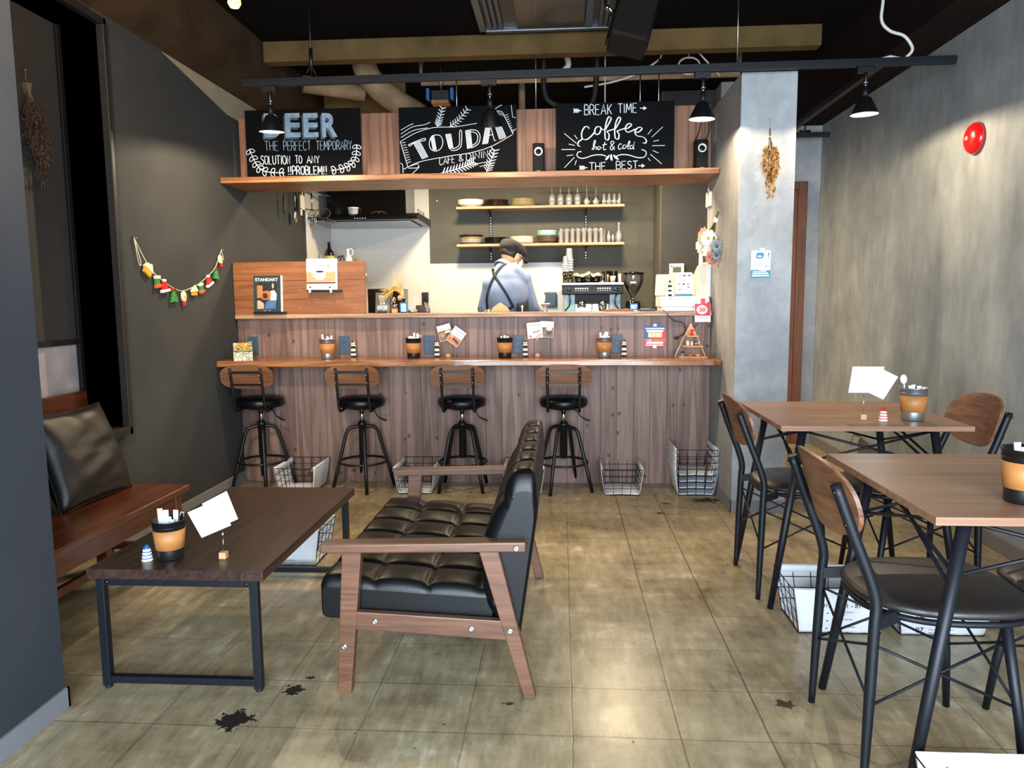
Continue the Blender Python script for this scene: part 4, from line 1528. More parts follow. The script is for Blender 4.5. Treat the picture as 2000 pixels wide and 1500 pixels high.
# ---------------------------------------------------------------- dining tables
def make_table(label, loc):
    t = thing('dining_table', label, 'table', loc, group='walnut dining tables', world=False)
    hx, hy, zt = 0.345, 0.335, 0.725
    MB().box(-hx, hx, -hy, hy, zt - 0.019, zt).build('tabletop', M['walnut'], t, bevel=0.0015)
    T, F = {}, {}
    for sx in (-1, 1):
        for sy in (-1, 1):
            T[sx, sy] = Vector((sx * (hx - 0.105), sy * (hy - 0.08), zt - 0.021))
            F[sx, sy] = Vector((sx * (hx + 0.005), sy * (hy - 0.055), 0.0))
            MB().tube([F[sx, sy], F[sx, sy].lerp(T[sx, sy], 0.4), T[sx, sy]], [0.0115, 0.0145, 0.0155], 14).build('leg', M['navy_metal'], t)
    at = lambda k, f: F[k].lerp(T[k], f)
    for sy in (-1, 1):
        b = MB()
        b.tube([at((-1, sy), 0.985), at((1, sy), 0.80)], 0.0048, 8).tube([at((1, sy), 0.985) + Vector((0, 0.006, 0)), at((-1, sy), 0.80) + Vector((0, 0.006, 0))], 0.0048, 8)
        b.build('brace', M['navy_metal'], t)
    for sx in (-1, 1):
        b = MB()
        b.tube([at((sx, -1), 0.985), at((sx, 1), 0.80)], 0.0048, 8).tube([at((sx, 1), 0.985) + Vector((0.006, 0, 0)), at((sx, -1), 0.80) + Vector((0.006, 0, 0))], 0.0048, 8)
        b.build('brace', M['navy_metal'], t)
    b = MB()
    b.tube([at((-1, -1), 0.985), at((1, 1), 0.45)], 0.0042, 8) if False else None
    b.tube([T[-1, 1] + Vector((0.03, 0, -0.004)), F[-1, -1].lerp(T[-1, -1], 0.76)], 0.0048, 8).tube([T[1, 1] + Vector((-0.03, 0, -0.004)), F[1, -1].lerp(T[1, -1], 0.76)], 0.0048, 8)
    b.build('brace', M['navy_metal'], t)
    return t


TF = make_table('square walnut dining table set beside the grey pillar', (1.155, 3.112, 0))
TN = dup(TF, (1.150, 1.955, 0), 0, 'square walnut dining table nearest the viewer, cut by the photo edge')

# ---------------------------------------------------------------- dining chairs (local: the sitter faces +x)
def make_chair(label):
    t = thing('dining_chair', label, 'chair', (0, 0, 0), group='dining chairs with oval walnut backs', world=False)
    # origin: floor midway between the rear feet
    # seat
    P = []
    n = 48
    outl = []
    for i in range(n):
        a = 2 * PI * i / n
        c, s_ = math.cos(a), math.sin(a)
        px = 0.5 * 0.42 * abs(c) ** (2 / 3.4) * (1 if c > 0 else -1)
        wy = 0.395 if px > 0 else 0.395 - 0.10 * (abs(px) / 0.21) ** 2
        py = 0.5 * wy * abs(s_) ** (2 / 3.0) * (1 if s_ > 0 else -1)
        outl.append((0.225 + px, py))
    prof = [(0.93, 0.428), (0.985, 0.430), (1.0, 0.438), (0.985, 0.447), (0.93, 0.453), (0.75, 0.458), (0.4, 0.461), (0.02, 0.462)]
    b = MB()
    base = []
    for f, z in prof:
        base.append([(0.225 + (x - 0.225) * f, y * f, z) for x, y in outl])
    loft(b, base)
    b.build('seat', M['seat_vinyl'], t)
    b = MB()
    ring = [(0.225 + (x - 0.225) * 0.95, y * 0.95, 0.416) for x, y in outl]
    b.tube(ring, 0.0085, 8, closed=True)
    for sy in (-1, 1):
        b.beam((0.012, sy * 0.178, 0.405), (0.075, sy * 0.15, 0.418), 0.012, 0.03)
    b.build('seat_frame', M['navy_metal'], t)
    for sy in (-1, 1):
        pts = smooth_path([(0.0, sy * 0.192, 0.0), (0.006, sy * 0.188, 0.20), (0.012, sy * 0.184, 0.40), (0.014, sy * 0.182, 0.465), (-0.004, sy * 0.180, 0.53), (-0.045, sy * 0.176, 0.635), (-0.088, sy * 0.170, 0.752)], 5)
        rr = [0.0095 + 0.004 * min(1, i / 6) for i in range(len(pts))]
        MB().tube(pts, rr, 14).build('leg', M['navy_metal'], t)
    for sy in (-1, 1):
        MB().tube([(0.385, sy * 0.188, 0.0), (0.370, sy * 0.176, 0.16), (0.335, sy * 0.150, 0.418)], [0.0095, 0.012, 0.013], 14).build('leg', M['navy_metal'], t)
    R = lambda sy, z: Vector((0.003 + 0.02 * z, sy * (0.192 - 0.02 * z), z))
    Fq = lambda sy, z: Vector((0.385 - 0.12 * z, sy * (0.188 - 0.09 * z), z))
    for (A, B) in ((lambda z: R(-1, z), lambda z: Fq(-1, z)), (lambda z: R(1, z), lambda z: Fq(1, z)), (lambda z: R(-1, z), lambda z: R(1, z)), (lambda z: Fq(-1, z), lambda z: Fq(1, z))):
        o = Vector((0, 0.005, 0)) if abs((A(0) - B(0)).x) > 0.1 else Vector((0.005, 0, 0))
        b = MB().tube([A(0.36), B(0.20)], 0.0038, 7).tube([B(0.36) + o, A(0.20) + o], 0.0038, 7)
        b.build('brace', M['navy_metal'], t)
    # curved oval back plate on the sitter's side of the posts
    b = MB()
    P = oval(0.375, 0.205, 60, 2.5)
    n = len(P)
    lay = []
    for d in (0.0, 0.011):
        lay.append([Vector((-0.073 - (z) * 0.30 + d - 1.05 * (0.175 ** 2 - y * y) - 0.0 + 0.026, y, 0.700 + z)) for y, z in P])
    b.add(lay[0] + lay[1], [(i, (i + 1) % n, n + (i + 1) % n, n + i) for i in range(n)])
    for k in (0, 1):
        r = lay[k]
        for i in range(n // 2):
            a, c, d, e = r[i], r[(i + 1) % n], r[(n - i) % n], r[n - i - 1]
            steps = 4
            for s_ in range(steps):
                f0, f1 = s_ / steps, (s_ + 1) / steps
                def pt_(p, q, f):
                    v = p.lerp(q, f)
                    return v
                q = [pt_(a, d, f0), pt_(c, e, f0), pt_(c, e, f1), pt_(a, d, f1)]
                b.add(q if k else q[::-1], [(0, 1, 2, 3)])
    bk = b.build('backrest', M['walnut_ply'], t)
    b = MB()
    for sy in (-1, 1):
        for z in (0.655, 0.735):
            x = -0.045 - 0.043 * (z - 0.635) / 0.117
            b.sphere((x - 0.012, sy * 0.178, z), (0.005, 0.005, 0.005), 8, 6)
    b.build('bolt', M['black_gloss'], bk)
    return t


CH0 = make_chair('dining chair beside the grey pillar, its oval wooden back turned to the counter aisle')
CH0.location = (0.782, 3.116, 0)
dup(CH0, (0.742, 1.962, 0), 0, 'dining chair nearest the viewer with curved oval back and worn seat')
dup(CH0, (1.622, 3.110, 0), PI, 'dining chair against the streaked wall, facing its table from the far side')
dup(CH0, (1.620, 1.955, 0), PI, 'dining chair under the nearest table, only its seat corner and legs in view')

# ---------------------------------------------------------------- wire baskets with canvas liners
def make_basket(label, group, loc, rz=0.0, lettered=None):
    """Local: open wire ends face -y and +y, canvas hangs over the x sides. Base 0.20 x 0.27, rim 0.245 x 0.34, height 0.17."""
    t = thing('wire_basket', label, 'basket', loc, rz, group=group, world=False)
    bx, by, tx, ty, h = 0.101, 0.143, 0.123, 0.172, 0.168
    at = lambda u, v, f: Vector((u * (bx + (tx - bx) * f), v * (by + (ty - by) * f), 0.003 + (h - 0.003) * f))
    b = MB()
    R = 0.0017
    for f in (0, 1):
        b.tube([at(-1, -1, f), at(1, -1, f), at(1, 1, f), at(-1, 1, f)], 0.0024, 6, closed=True)
    for f in (0.25, 0.5, 0.75):
        b.tube([at(-1, -1, f), at(1, -1, f), at(1, 1, f), at(-1, 1, f)], R, 5, closed=True)
    for sv in (-1, 1):
        for u in (-1, -0.5, 0, 0.5, 1):
            b.tube([at(u, sv, 0), at(u, sv, 1)], R, 5)
    for su in (-1, 1):
        for v in (-0.6, -0.2, 0.2, 0.6):
            b.tube([at(su, v, 0), at(su, v, 1)], R, 5)
    for u in (-0.5, 0, 0.5):
        b.tube([at(u, -1, 0), at(u, 1, 0)], R, 5)
    b.build('wire_frame', M['black_metal'], t)
    # liner: down one side, across the bottom, up the other, folded over both rims
    path = []
    for (u, f, o) in ((-1, 0.86, 0.006), (-1, 0.97, 0.005), (-1, 1.03, 0.0), (-1, 0.97, -0.006), (-1, 0.5, -0.0055), (-1, 0.06, -0.0045), (-1, 0.0, -0.001)):
        path.append((u, f, o))
    full = path + [(0.0, 0.03, 0)] + [(-u, f, -o) for (u, f, o) in reversed(path)]
    b = MB()
    nv = 10
    rn = random.Random(2)
    rows = []
    for (u, f, o) in full:
        row = []
        for j in range(nv + 1):
            v = -0.985 + 1.97 * j / nv
            p = at(u, v, min(f, 1.05)) + Vector((o + rn.uniform(-0.0012, 0.0012), 0, 0.002 + (rn.uniform(-0.001, 0.001) if u == 0 else 0)))
            row.append(p)
        rows.append(row)
    base = len(b.v)
    for r in rows:
        b.v.extend(r)
    for i in range(len(rows) - 1):
        for j in range(nv):
            b.f.append((base + i * (nv + 1) + j, base + i * (nv + 1) + j + 1, base + (i + 1) * (nv + 1) + j + 1, base + (i + 1) * (nv + 1) + j))
            b.m.append(0)
            b.sm.append(True)
    ln = b.build('canvas_liner', M['canvas'], t, solid=0.0016)
    if lettered:
        # printing on the outer face of the liner at -x: reading from outside
        A, B, Cc = at(-1, 1, 0), at(-1, -1, 0), at(-1, 1, 1)
        fr = Fr(A + Vector((-0.0080, 0, 0)), (B - A), (Cc - A) - (B - A).normalized() * ((Cc - A).dot((B - A).normalized())))
        b = MB()
        for (s_, x, y, hh) in lettered:
            b.text(s_, fr, x, y, hh, None, 0.0015, offset=0.0)
        b.build('printed_lettering', M['ink'], ln)
    return t


GB = 'wire baskets with canvas liners'
LET = [('01.', 0.072, 0.104, 0.015), ('7391 - 81', 0.120, 0.104, 0.016), ('It has since 12 pleasant', 0.110, 0.083, 0.0072), ('months a year.', 0.110, 0.072, 0.0072), ('It has since 24 pleasant', 0.110, 0.054, 0.0072), ('hours a day.', 0.110, 0.043, 0.0072),
       ('It has since seven pleasant', 0.110, 0.024, 0.0072), ('days a week.', 0.110, 0.013, 0.0072), ('-', 0.09, 0.08, 0.003), ('-', 0.09, 0.05, 0.003), ('-', 0.09, 0.02, 0.003)]
LET2 = [('07.', 0.046, 0.012, 0.020), ('It has since seven pleasant', 0.092, 0.020, 0.0072), ('days a week.', 0.092, 0.008, 0.0072), ('06.', 0.046, 0.062, 0.020), ('It has since 24 pleasant', 0.092, 0.070, 0.0072)]
bk0 = make_basket('wire basket with white liner on the floor between the first and second bar stools', GB, (-1.660, 4.60, 0))
dup(bk0, (-0.915, 4.625, 0), 0, 'wire basket with white liner seen below the sofa armrest by the third stool')
dup(bk0, (-0.235, 4.625, 0), 0, 'wire basket almost hidden by the sofa backrest, a white sliver showing')
dup(bk0, (0.368, 4.632, 0), 0, 'single empty wire basket with white liner at the middle of the bare counter front')
for k in range(4):
    dup(bk0, (0.815, 4.645, 0.04 * k), 0, ['lowest basket of the stack of four beside the grey pillar', 'second basket from the floor in the stack beside the grey pillar', 'third basket from the floor in the stack beside the grey pillar', 'topmost basket of the stack of four beside the grey pillar'][k])
bl0 = make_basket('lettered white-lined basket under the far table, in front of its legs', GB, (0.99, 2.722, 0), PI / 2, LET)
make_basket('basket lettered 07 with white liner, mostly hidden behind the nearest chair seat', GB, (1.345, 2.722, 0), PI / 2, LET2)
dup(bl0, (-1.262, 3.315, 0), PI / 2, 'lettered white-lined basket on the floor under the far end of the coffee table')
dup(bl0, (0.968, 1.515, 0), PI / 2, 'white-lined basket at the bottom edge of the photo under the nearest table')
# ---------------------------------------------------------------- cups of sticks and wipes
def make_cup(kind, label):
    t = thing('cutlery_cup', label, 'cup', (0, 0, 0), group='leather-banded cups on the counter and tables', world=False)
    m = M['galv'] if kind == 'steel' else M['black_plastic']
    prof = [(0.0, 0.0), (0.038, 0.0), (0.040, 0.003), (0.0405, 0.028), (0.049, 0.122), (0.0515, 0.123), (0.0515, 0.126), (0.047, 0.125), (0.0385, 0.03), (0.037, 0.006), (0.0, 0.006)]
    MB().lathe(prof, 32).build('tub', m, t)
    MB().lathe([(0.0417, 0.034), (0.0430, 0.034), (0.0487, 0.096), (0.0474, 0.096)], 32).build('leather_band', M['tan'], t)
    MB().lathe([(0.049, 0.106), (0.0505, 0.107), (0.049, 0.108)], 32).build('bead', m, t)
    return t


CUPS = {'steel': make_cup('steel', 'x'), 'black': make_cup('black', 'x')}
used_cup = set()


def stick_mesh(w, L, kind):
    b = MB()
    if kind == 'tube':
        b.tube([(0, 0, 0), (0, 0, L)], 0.0032, 8)
    else:
        b.box(-w / 2, w / 2, -0.002, 0.002, 0, L)
        b.box(-w / 2 + 0.001, w / 2 - 0.001, -0.0024, 0.0024, L * 0.1, L * 0.9, 1)
    return b


def place_cup(kind, loc, label, cupname, n, seed, hi=0.05):
    base = CUPS[kind]
    if kind not in used_cup:
        used_cup.add(kind)
        o = base
        o['label'] = label
        o.location = loc
        o['group'] = 'leather-banded cups on the counter and tables'
    else:
        o = dup(base, loc, 0, label)
    rn = random.Random(seed)
    xs = sorted(rn.uniform(-0.026, 0.026) for _ in range(n))
    proto = None
    # sticks stand spread from left to right so that each can be named by its place
    for i in range(n):
        x = -0.030 + 0.060 * (i + 0.5) / n
        y = rn.uniform(-0.018, 0.022) if i % 2 else rn.uniform(-0.022, 0.0)
        L = 0.118 + rn.uniform(0.0, hi * 0.75)
        lb = '%s white paper packet from the left in the %s' % (ORD[i], cupname) if n > 1 else 'only white packet in the %s' % cupname
        if proto is None:
            s_ = stick_mesh(0.0145, 0.145, 'flat').build('paper_packet', [M['white'], M['wrap']])
            proto = tag(s_, lb, 'paper packet', 'packets in the %s' % cupname)
            q = proto
        else:
            q = proto.copy()
            COL.objects.link(q)
            q['label'] = lb
        tilt = x * 2.6
        q.location = Vector(loc) + Vector((x * 0.62, y * 0.7, 0.0075 + rn.uniform(0, 0.0)))
        q.scale = (rn.uniform(0.8, 1.1), 1, L / 0.145)
        q.rotation_euler = (rn.uniform(-0.06, 0.08), tilt, rn.uniform(-0.5, 0.5))
    return o


ZB = 0.8355
place_cup('steel', (-1.477, 4.62, ZB), 'steel cup with tan leather band beside the first power outlet plate', 'steel cup nearest the charcoal wall', 6, 1)
place_cup('black', (-0.934, 4.655, ZB), 'black cup with tan band on the bar by the two angled menu cards', 'black cup by the angled menu cards', 6, 2)
place_cup('black', (-0.355, 4.66, ZB), 'black cup with tan band on the bar holding few packets', 'middle black cup on the bar', 3, 3, 0.02)
place_cup('steel', (0.265, 4.645, ZB), 'steel cup with tan band on the bar, nearest the pillar', 'bar steel cup nearest the pillar', 7, 4)
place_cup('black', (-1.246, 2.225, 0.3905), 'black cup with tan leather band full of packets on the coffee table', 'black cup on the coffee table', 7, 5)
place_cup('steel', (1.345, 2.925, 0.7255), 'steel cup with tan band on the far walnut dining table', 'far table steel cup', 4, 6, 0.02)
place_cup('black', (1.062, 1.752, 0.7255), 'black cup with tan band on the nearest dining table, cut by the photo edge', 'black cup on the nearest dining table', 4, 7)
# metal tongs in two of the cups
tng = MB().tube(smooth_path([(0, 0, 0), (0.004, 0, 0.06), (0.0, 0, 0.135), (0.006, 0, 0.14), (0.010, 0, 0.135), (0.012, 0, 0.06), (0.016, 0, 0)], 5), 0.0016, 6).build('tongs', M['chrome'])
tag(tng, 'chrome tongs leaning in the black cup by the angled menu cards', 'tongs', 'chrome tongs in the cups')
tng.location = (-0.925, 4.655, ZB + 0.008)
tng.rotation_euler = (0, 0.22, 0.3)
t2 = tng.copy()
COL.objects.link(t2)
t2['label'] = 'chrome tongs leaning in the black cup on the coffee table'
t2.location = (-1.238, 2.230, 0.3985)
t2.rotation_euler = (0.05, 0.2, 0.4)
sp = MB().sphere((0, 0, 0.15), (0.013, 0.003, 0.018), 14, 8).tube([(0, 0, 0), (0, 0, 0.135)], 0.0025, 6).build('spoon', M['white_plastic'])
tag(sp, 'white plastic spoon standing in the steel cup on the far dining table', 'spoon')
sp.location = (1.328, 2.93, 0.734)
sp.rotation_euler = (0, -0.14, 0)

# ---------------------------------------------------------------- lighthouse figures, buoys, card stands
def make_lighthouse():
    t = thing('lighthouse_figure', 'x', 'figurine', (0, 0, 0), group='striped wooden lighthouses on the bar', world=False)
    pr = [(-0.0155, 0), (-0.0135, 0.062), (-0.0165, 0.066), (-0.0165, 0.074), (-0.011, 0.078), (-0.011, 0.094), (-0.013, 0.096), (0, 0.110), (0.013, 0.096), (0.011, 0.094), (0.011, 0.078), (0.0165, 0.074), (0.0165, 0.066), (0.0135, 0.062), (0.0155, 0)]
    fr = Fr((0, 0.009, 0))
    MB().prism(pr, fr, 0.018).build('tower', M['icing'], t)
    f2 = Fr((0, -0.0092, 0))
    b = MB()
    for (z0, z1, w) in ((0.0, 0.012, 0.0155), (0.026, 0.040, 0.0145), (0.056, 0.074, 0.0155)):
        b.add([(-w, -0.0093, z0), (w, -0.0093, z0), (w, -0.0093, z1), (-w, -0.0093, z1)], [(0, 1, 2, 3)])
        b.add([(w, -0.0093, z0), (w, 0.0093, z0), (w, 0.0093, z1), (w, -0.0093, z1)], [(0, 1, 2, 3)])
    b.add([f2.p(-0.013, 0.096, 0.0002), f2.p(0.013, 0.096, 0.0002), f2.p(0, 0.110, 0.0002)], [(0, 1, 2)])
    for x in (-0.006, 0, 0.006):
        b.add([(x - 0.0018, -0.0093, 0.083), (x + 0.0018, -0.0093, 0.083), (x + 0.0018, -0.0093, 0.089), (x - 0.0018, -0.0093, 0.089)], [(0, 1, 2, 3)])
    b.build('black_stripes', M['ink'], t)
    return t


LH = [(-1.342, 4.735, 'black and white striped lighthouse figure beside the first outlet plate from the charcoal wall'), (-0.793, 4.712, 'black and white striped lighthouse figure under the angled menu cards'),
      (-0.228, 4.700, 'black and white striped lighthouse figure under the overlapping white menu cards'), (0.391, 4.705, 'black and white striped lighthouse figure nearest the pillar on the bar')]
l0 = make_lighthouse()
for i, (x, y, lb) in enumerate(LH):
    o = l0 if i == 0 else dup(l0, label=lb)
    o['label'] = lb
    o.location = (x, y, ZB)


def make_buoy(c, label, loc):
    t = thing('buoy_figure', label, 'figurine', loc, world=False)
    b = MB()
    z = 0
    for r0, r1 in ((0.0165, 0.0155), (0.0150, 0.0140), (0.0135, 0.0125), (0.0118, 0.0105)):
        b.lathe([(0, z), (r0, z), (r0 + 0.0006, z + 0.003), (r1, z + 0.0082), (0, z + 0.0082)], 24)
        z += 0.0102
    b.build('tiers', M['white_ceramic'], t)
    b = MB()
    z = 0.0078
    for r in (0.0160, 0.0145, 0.0130):
        b.lathe([(0, z), (r, z), (r, z + 0.0028), (0, z + 0.0028)], 24)
        z += 0.0102
    b.lathe([(0.0108, z), (0.010, z + 0.004), (0.006, z + 0.008), (0.0045, z + 0.012), (0.0, z + 0.0135)], 20)
    b.build('painted_rings', M[c], t)
    b = MB()
    for z in (0.014, 0.024):
        b.sphere((0, -0.0142 + (z - 0.014) * 0.12, z), (0.0015, 0.0008, 0.0015), 8, 6)
    b.build('portholes', M['ink'], t)
    return t


make_buoy('buoy_blue', 'small blue and white ringed lighthouse ornament on the coffee table', (-1.306, 2.195, 0.3905))
make_buoy('red_paint', 'small red and white ringed lighthouse ornament on the far dining table', (1.225, 2.90, 0.7255))


def card_stand(label, loc, cards, labels, base='cube', wire=0.085):
    t = thing('card_stand', label, 'card holder', loc, world=False)
    b = MB().box(-0.011, 0.011, -0.011, 0.011, 0, 0.021)
    b.build('block', M['block_wood'], t, bevel=0.0012)
    b = MB().tube([(0, 0, 0.02), (0.001, 0, wire)], 0.0011, 6)
    b.tube([(0.001 + 0.003 * math.cos(a * 0.7), 0, wire + 0.004 + 0.003 * math.sin(a * 0.7)) for a in range(9)], 0.0009, 6)
    b.tube([(0, 0.0012, wire * 0.8), (0, 0.0012, wire + 0.016)], 0.0009, 6)
    b.build('wire_clip', M['chrome'], t)
    for (poly, lb, dy) in zip(cards, labels, (0.0, 0.0028)):
        fr = Fr((0, dy, 0))
        o = MB().prism(poly, fr, 0.0008).build('menu_card', M['paper_cool'])
        o.location = loc
        tag(o, lb, 'card', 'blank menu cards in wooden block clips')


card_stand('wooden block card clip with wire stem on the coffee table', (-1.072, 2.225, 0.3905),
           [[(-0.103, 0.150), (-0.070, 0.078), (-0.062, 0.075), (0.040, 0.112), (0.012, 0.168), (-0.045, 0.150)][:0] or [(-0.110, 0.148), (-0.068, 0.066), (0.030, 0.108), (-0.012, 0.190)],
            [(-0.062, 0.176), (-0.020, 0.094), (0.052, 0.128), (0.020, 0.218)]],
           ['front white card tilted in the clip on the coffee table', 'rear white card behind the front one in the coffee table clip'], wire=0.075)
card_stand('wooden block card clip with wire stem on the far dining table', (1.161, 2.930, 0.7255),
           [[(-0.058, 0.105), (0.062, 0.105), (0.072, 0.205), (-0.046, 0.206)],
            [(-0.010, 0.118), (0.075, 0.078), (0.126, 0.166), (0.044, 0.206)]],
           ['front white card held upright in the clip on the far dining table', 'rear white card fanned out toward the steel cup on the far dining table'], wire=0.105)

# outlet plates on the counter front
def make_outlet():
    t = thing('outlet_plate', 'x', 'outlet', (0, 0, 0), group='slate outlet plates on the counter front', world=False)
    MB().box(-0.035, 0.035, -0.008, 0, -0.059, 0.059).build('plate', M['slate'], t, bevel=0.002)
    MB().box(-0.0135, 0.0135, -0.0095, -0.008, -0.034, 0.034).build('socket_panel', M['slate'], t, bevel=0.0008)
    b = MB()
    for z in (-0.018, 0.018):
        for x in (-0.0055, 0.0055):
            b.box(x - 0.0014, x + 0.0014, -0.0099, -0.0094, z - 0.006, z + 0.006)
    b.build('slots', M['ink'], t)
    return t


o0 = make_outlet()
OL = [(-1.418, 'slate outlet plate beside the steel cup nearest the charcoal wall'), (-0.858, 'slate outlet plate by the angled menu cards'), (-0.280, 'slate outlet plate at the middle of the counter front'),
      (0.352, 'slate outlet plate on the counter front nearest the pillar'), (-2.031, 'dark outlet plate half hidden behind the flower box')]
for i, (x, lb) in enumerate(OL):
    o = o0 if i == 0 else dup(o0, label=lb)
    o['label'] = lb
    o.location = (x, YP, 0.912)


# menu cards on wooden discs
def photo_card(label, corners, lines, parts, y):
    """corners: (cx, cz, w, h, angle) on the plane y."""
    cx, cz, w, h, a = corners
    fr = Fr((cx, y, cz), (math.cos(a), 0, math.sin(a)), (-math.sin(a), 0, math.cos(a)))
    t = thing('menu_card', label, 'card', (cx, y, cz), group='printed menu cards on the bar')
    MB().prism([(-w / 2, -h / 2), (w / 2, -h / 2), (w / 2, h / 2), (-w / 2, h / 2)], fr, 0.0015).build('card', M['white'], t)
    by = {}
    for (m, poly) in parts:
        by.setdefault(m, MB()).add([fr.p(p * w, q * h, 0.0020 + 0.0002 * len(by)) for p, q in poly], [tuple(range(len(poly)))])
    for m, b in by.items():
        b.build('printed_picture', M[m], t)
    b = MB()
    for (s_, x, z, hh, ww) in lines:
        b.text(s_, fr, x * w, z * h, hh * h, ww * w, 0.0030)
    if lines:
        b.build('printed_lettering', M['dark_print'], t)
    return t


def disc(cx, cy, rx, ry, n=20):
    return [(cx + rx * math.cos(2 * PI * i / n), cy + ry * math.sin(2 * PI * i / n)) for i in range(n)]


FULL = lambda x0, x1, y0, y1: [(x0, y0), (x1, y0), (x1, y1), (x0, y1)]
photo_card('menu card with picture of orange dessert and latte, tilted on the bar', (-0.740, 0.993, 0.088, 0.100, 0.27), [('PUMPKIN LATTE', -0.36, 0.20, 0.07, 0.72)],
           [('brown_print', FULL(-0.48, 0.48, -0.48, 0.14)), ('orange_print', disc(-0.24, -0.10, 0.17, 0.15)), ('cream' if False else 'yellow_print', disc(0.2, -0.02, 0.22, 0.13)), ('dark_print', [(0.0, -0.06), (0.42, -0.06), (0.36, -0.26), (0.06, -0.26)])], 4.712)
photo_card('menu card lettered MONT BLANC, tilted steeply on the bar', (-0.668, 0.968, 0.086, 0.108, -0.62), [('MONT BLANC', -0.42, 0.30, 0.10, 0.80), ('& latte', -0.20, 0.10, 0.09, 0.42)],
           [('orange_print', FULL(-0.48, 0.48, -0.48, -0.02)), ('dark_print', [(-0.10, -0.12), (0.42, -0.22), (0.38, -0.34), (-0.14, -0.26)]), ('skin_print', disc(-0.28, -0.1, 0.14, 0.10))], 4.706)
photo_card('white menu card lettered MONT BLANC over a pale photo, in front of another card', (-0.168, 1.004, 0.096, 0.100, 0.09), [('MONT BLANC', -0.43, 0.28, 0.11, 0.86), ('set menu of the day', -0.2, 0.12, 0.06, 0.6)],
           [('orange_print', [(-0.4, -0.46), (-0.24, -0.46), (-0.24, -0.28), (-0.4, -0.28)]), ('skin_print', [(-0.1, -0.48), (0.48, -0.48), (0.48, -0.16), (0.2, -0.24)]), ('grey_print', [(-0.2, -0.06), (0.4, 0.02), (0.3, -0.12), (-0.1, -0.2)])], 4.700)
photo_card('menu card with picture of a latte cup behind the white MONT BLANC card', (-0.092, 1.010, 0.084, 0.100, -0.05), [('CAFE LATTE', -0.10, 0.22, 0.07, 0.52)],
           [('brown_print', FULL(-0.48, 0.48, -0.48, 0.12)), ('dark_print', [(-0.06, 0.0), (0.40, 0.0), (0.34, -0.32), (0.02, -0.32)]), ('yellow_print', disc(0.17, 0.02, 0.23, 0.11))], 4.708)
for x, lb in ((-0.722, 'round wooden wire stand holding the two tilted menu cards'), (-0.152, 'wooden wire stand holding the overlapping menu cards')):
    t = thing('card_stand', lb, 'card holder', (x, 4.712, ZB))
    MB().lathe([(0, ZB), (0.019, ZB), (0.018, ZB + 0.012), (0.012, ZB + 0.022), (0, ZB + 0.024)], 24, (x, 4.712, 0)).build('base', M['block_wood'], t)
    MB().tube([(x, 4.712, ZB + 0.02), (x, 4.712, ZB + 0.11), (x + 0.004, 4.712, ZB + 0.16)], 0.0012, 6).build('wire_clip', M['chrome'], t)

# payment poster taped on the counter front
def flat_sheet(name, label, cat, fr, w, h, mats_, tapes=()):
    t = thing(name, label, cat, fr.o)
    MB().prism([(0, 0), (w, 0), (w, h), (0, h)], fr, 0.001).build('sheet', M[mats_[0][0]], t)
    by = {}
    k = 0
    for (m, poly) in mats_[1:]:
        k += 1
        by.setdefault(m, MB()).add([fr.p(p * w, q * h, 0.0012 + 0.00012 * k) for p, q in poly], [tuple(range(len(poly)))])
    for m, b in by.items():
        b.build('printed_area', M[m], t)
    for (x, y) in tapes:
        MB().prism([(x * w - 0.011, y * h - 0.008), (x * w + 0.011, y * h - 0.008), (x * w + 0.011, y * h + 0.008), (x * w - 0.011, y * h + 0.008)], fr, 0.0035).build('tape', M['white'], t)
    return t


fr = Fr((0.527, YP - 0.001, 0.894))
t = flat_sheet('notice', 'red and blue payment notice taped on the counter front', 'notice', fr, 0.131, 0.130,
               [('red_print', []) if False else ('blue_print', [])] + [('red_print', [(0.45, 0.0), (1, 0.0), (1, 0.9), (0.62, 0.5), (0, 0.3), (0, 0.0)]), ('white', FULL(0.04, 0.96, 0.84, 0.90)), ('white', FULL(0.10, 0.90, 0.70, 0.80)), ('yellow_print', FULL(0.18, 0.84, 0.44, 0.68)),
                ('grey_print', FULL(0.34, 0.37, 0.48, 0.64)), ('grey_print', FULL(0.50, 0.53, 0.48, 0.64)), ('orange_print', FULL(0.02, 0.98, 0.24, 0.36)), ('skin_print', disc(0.27, 0.29, 0.07, 0.07)), ('white', FULL(0.1, 0.9, 0.12, 0.22)), ('white', FULL(0.06, 0.9, 0.03, 0.08))], ((0.5, 1.03), (0.5, -0.03)))
# mask notice on the pillar
fr = Fr((1.022, 4.149, 1.303))
t = flat_sheet('notice', 'white and teal face-mask notice taped to the front of the grey pillar', 'notice', fr, 0.102, 0.146,
               [('white', []), ('teal_print', [(0.0, 0.0), (1, 0.0), (1, 0.28), (0.6, 0.26), (0.3, 0.30), (0.0, 0.29)]), ('teal_print', [(0.22, 0.74), (0.36, 0.70), (0.60, 0.71), (0.66, 0.86), (0.60, 0.92), (0.28, 0.92)]), ('white', [(0.3, 0.77), (0.5, 0.75), (0.56, 0.80), (0.34, 0.82)]),
                ('grey_print', FULL(0.08, 0.9, 0.58, 0.60)), ('grey_print', FULL(0.08, 0.86, 0.50, 0.52)), ('grey_print', FULL(0.08, 0.7, 0.42, 0.44)), ('grey_print', FULL(0.72, 0.86, 0.40, 0.44)), ('white', FULL(0.08, 0.9, 0.14, 0.19)), ('white', FULL(0.06, 0.94, 0.05, 0.11)), ('white', FULL(0.1, 0.8, 0.22, 0.25))], ((0.56, 1.03),))
b = MB()
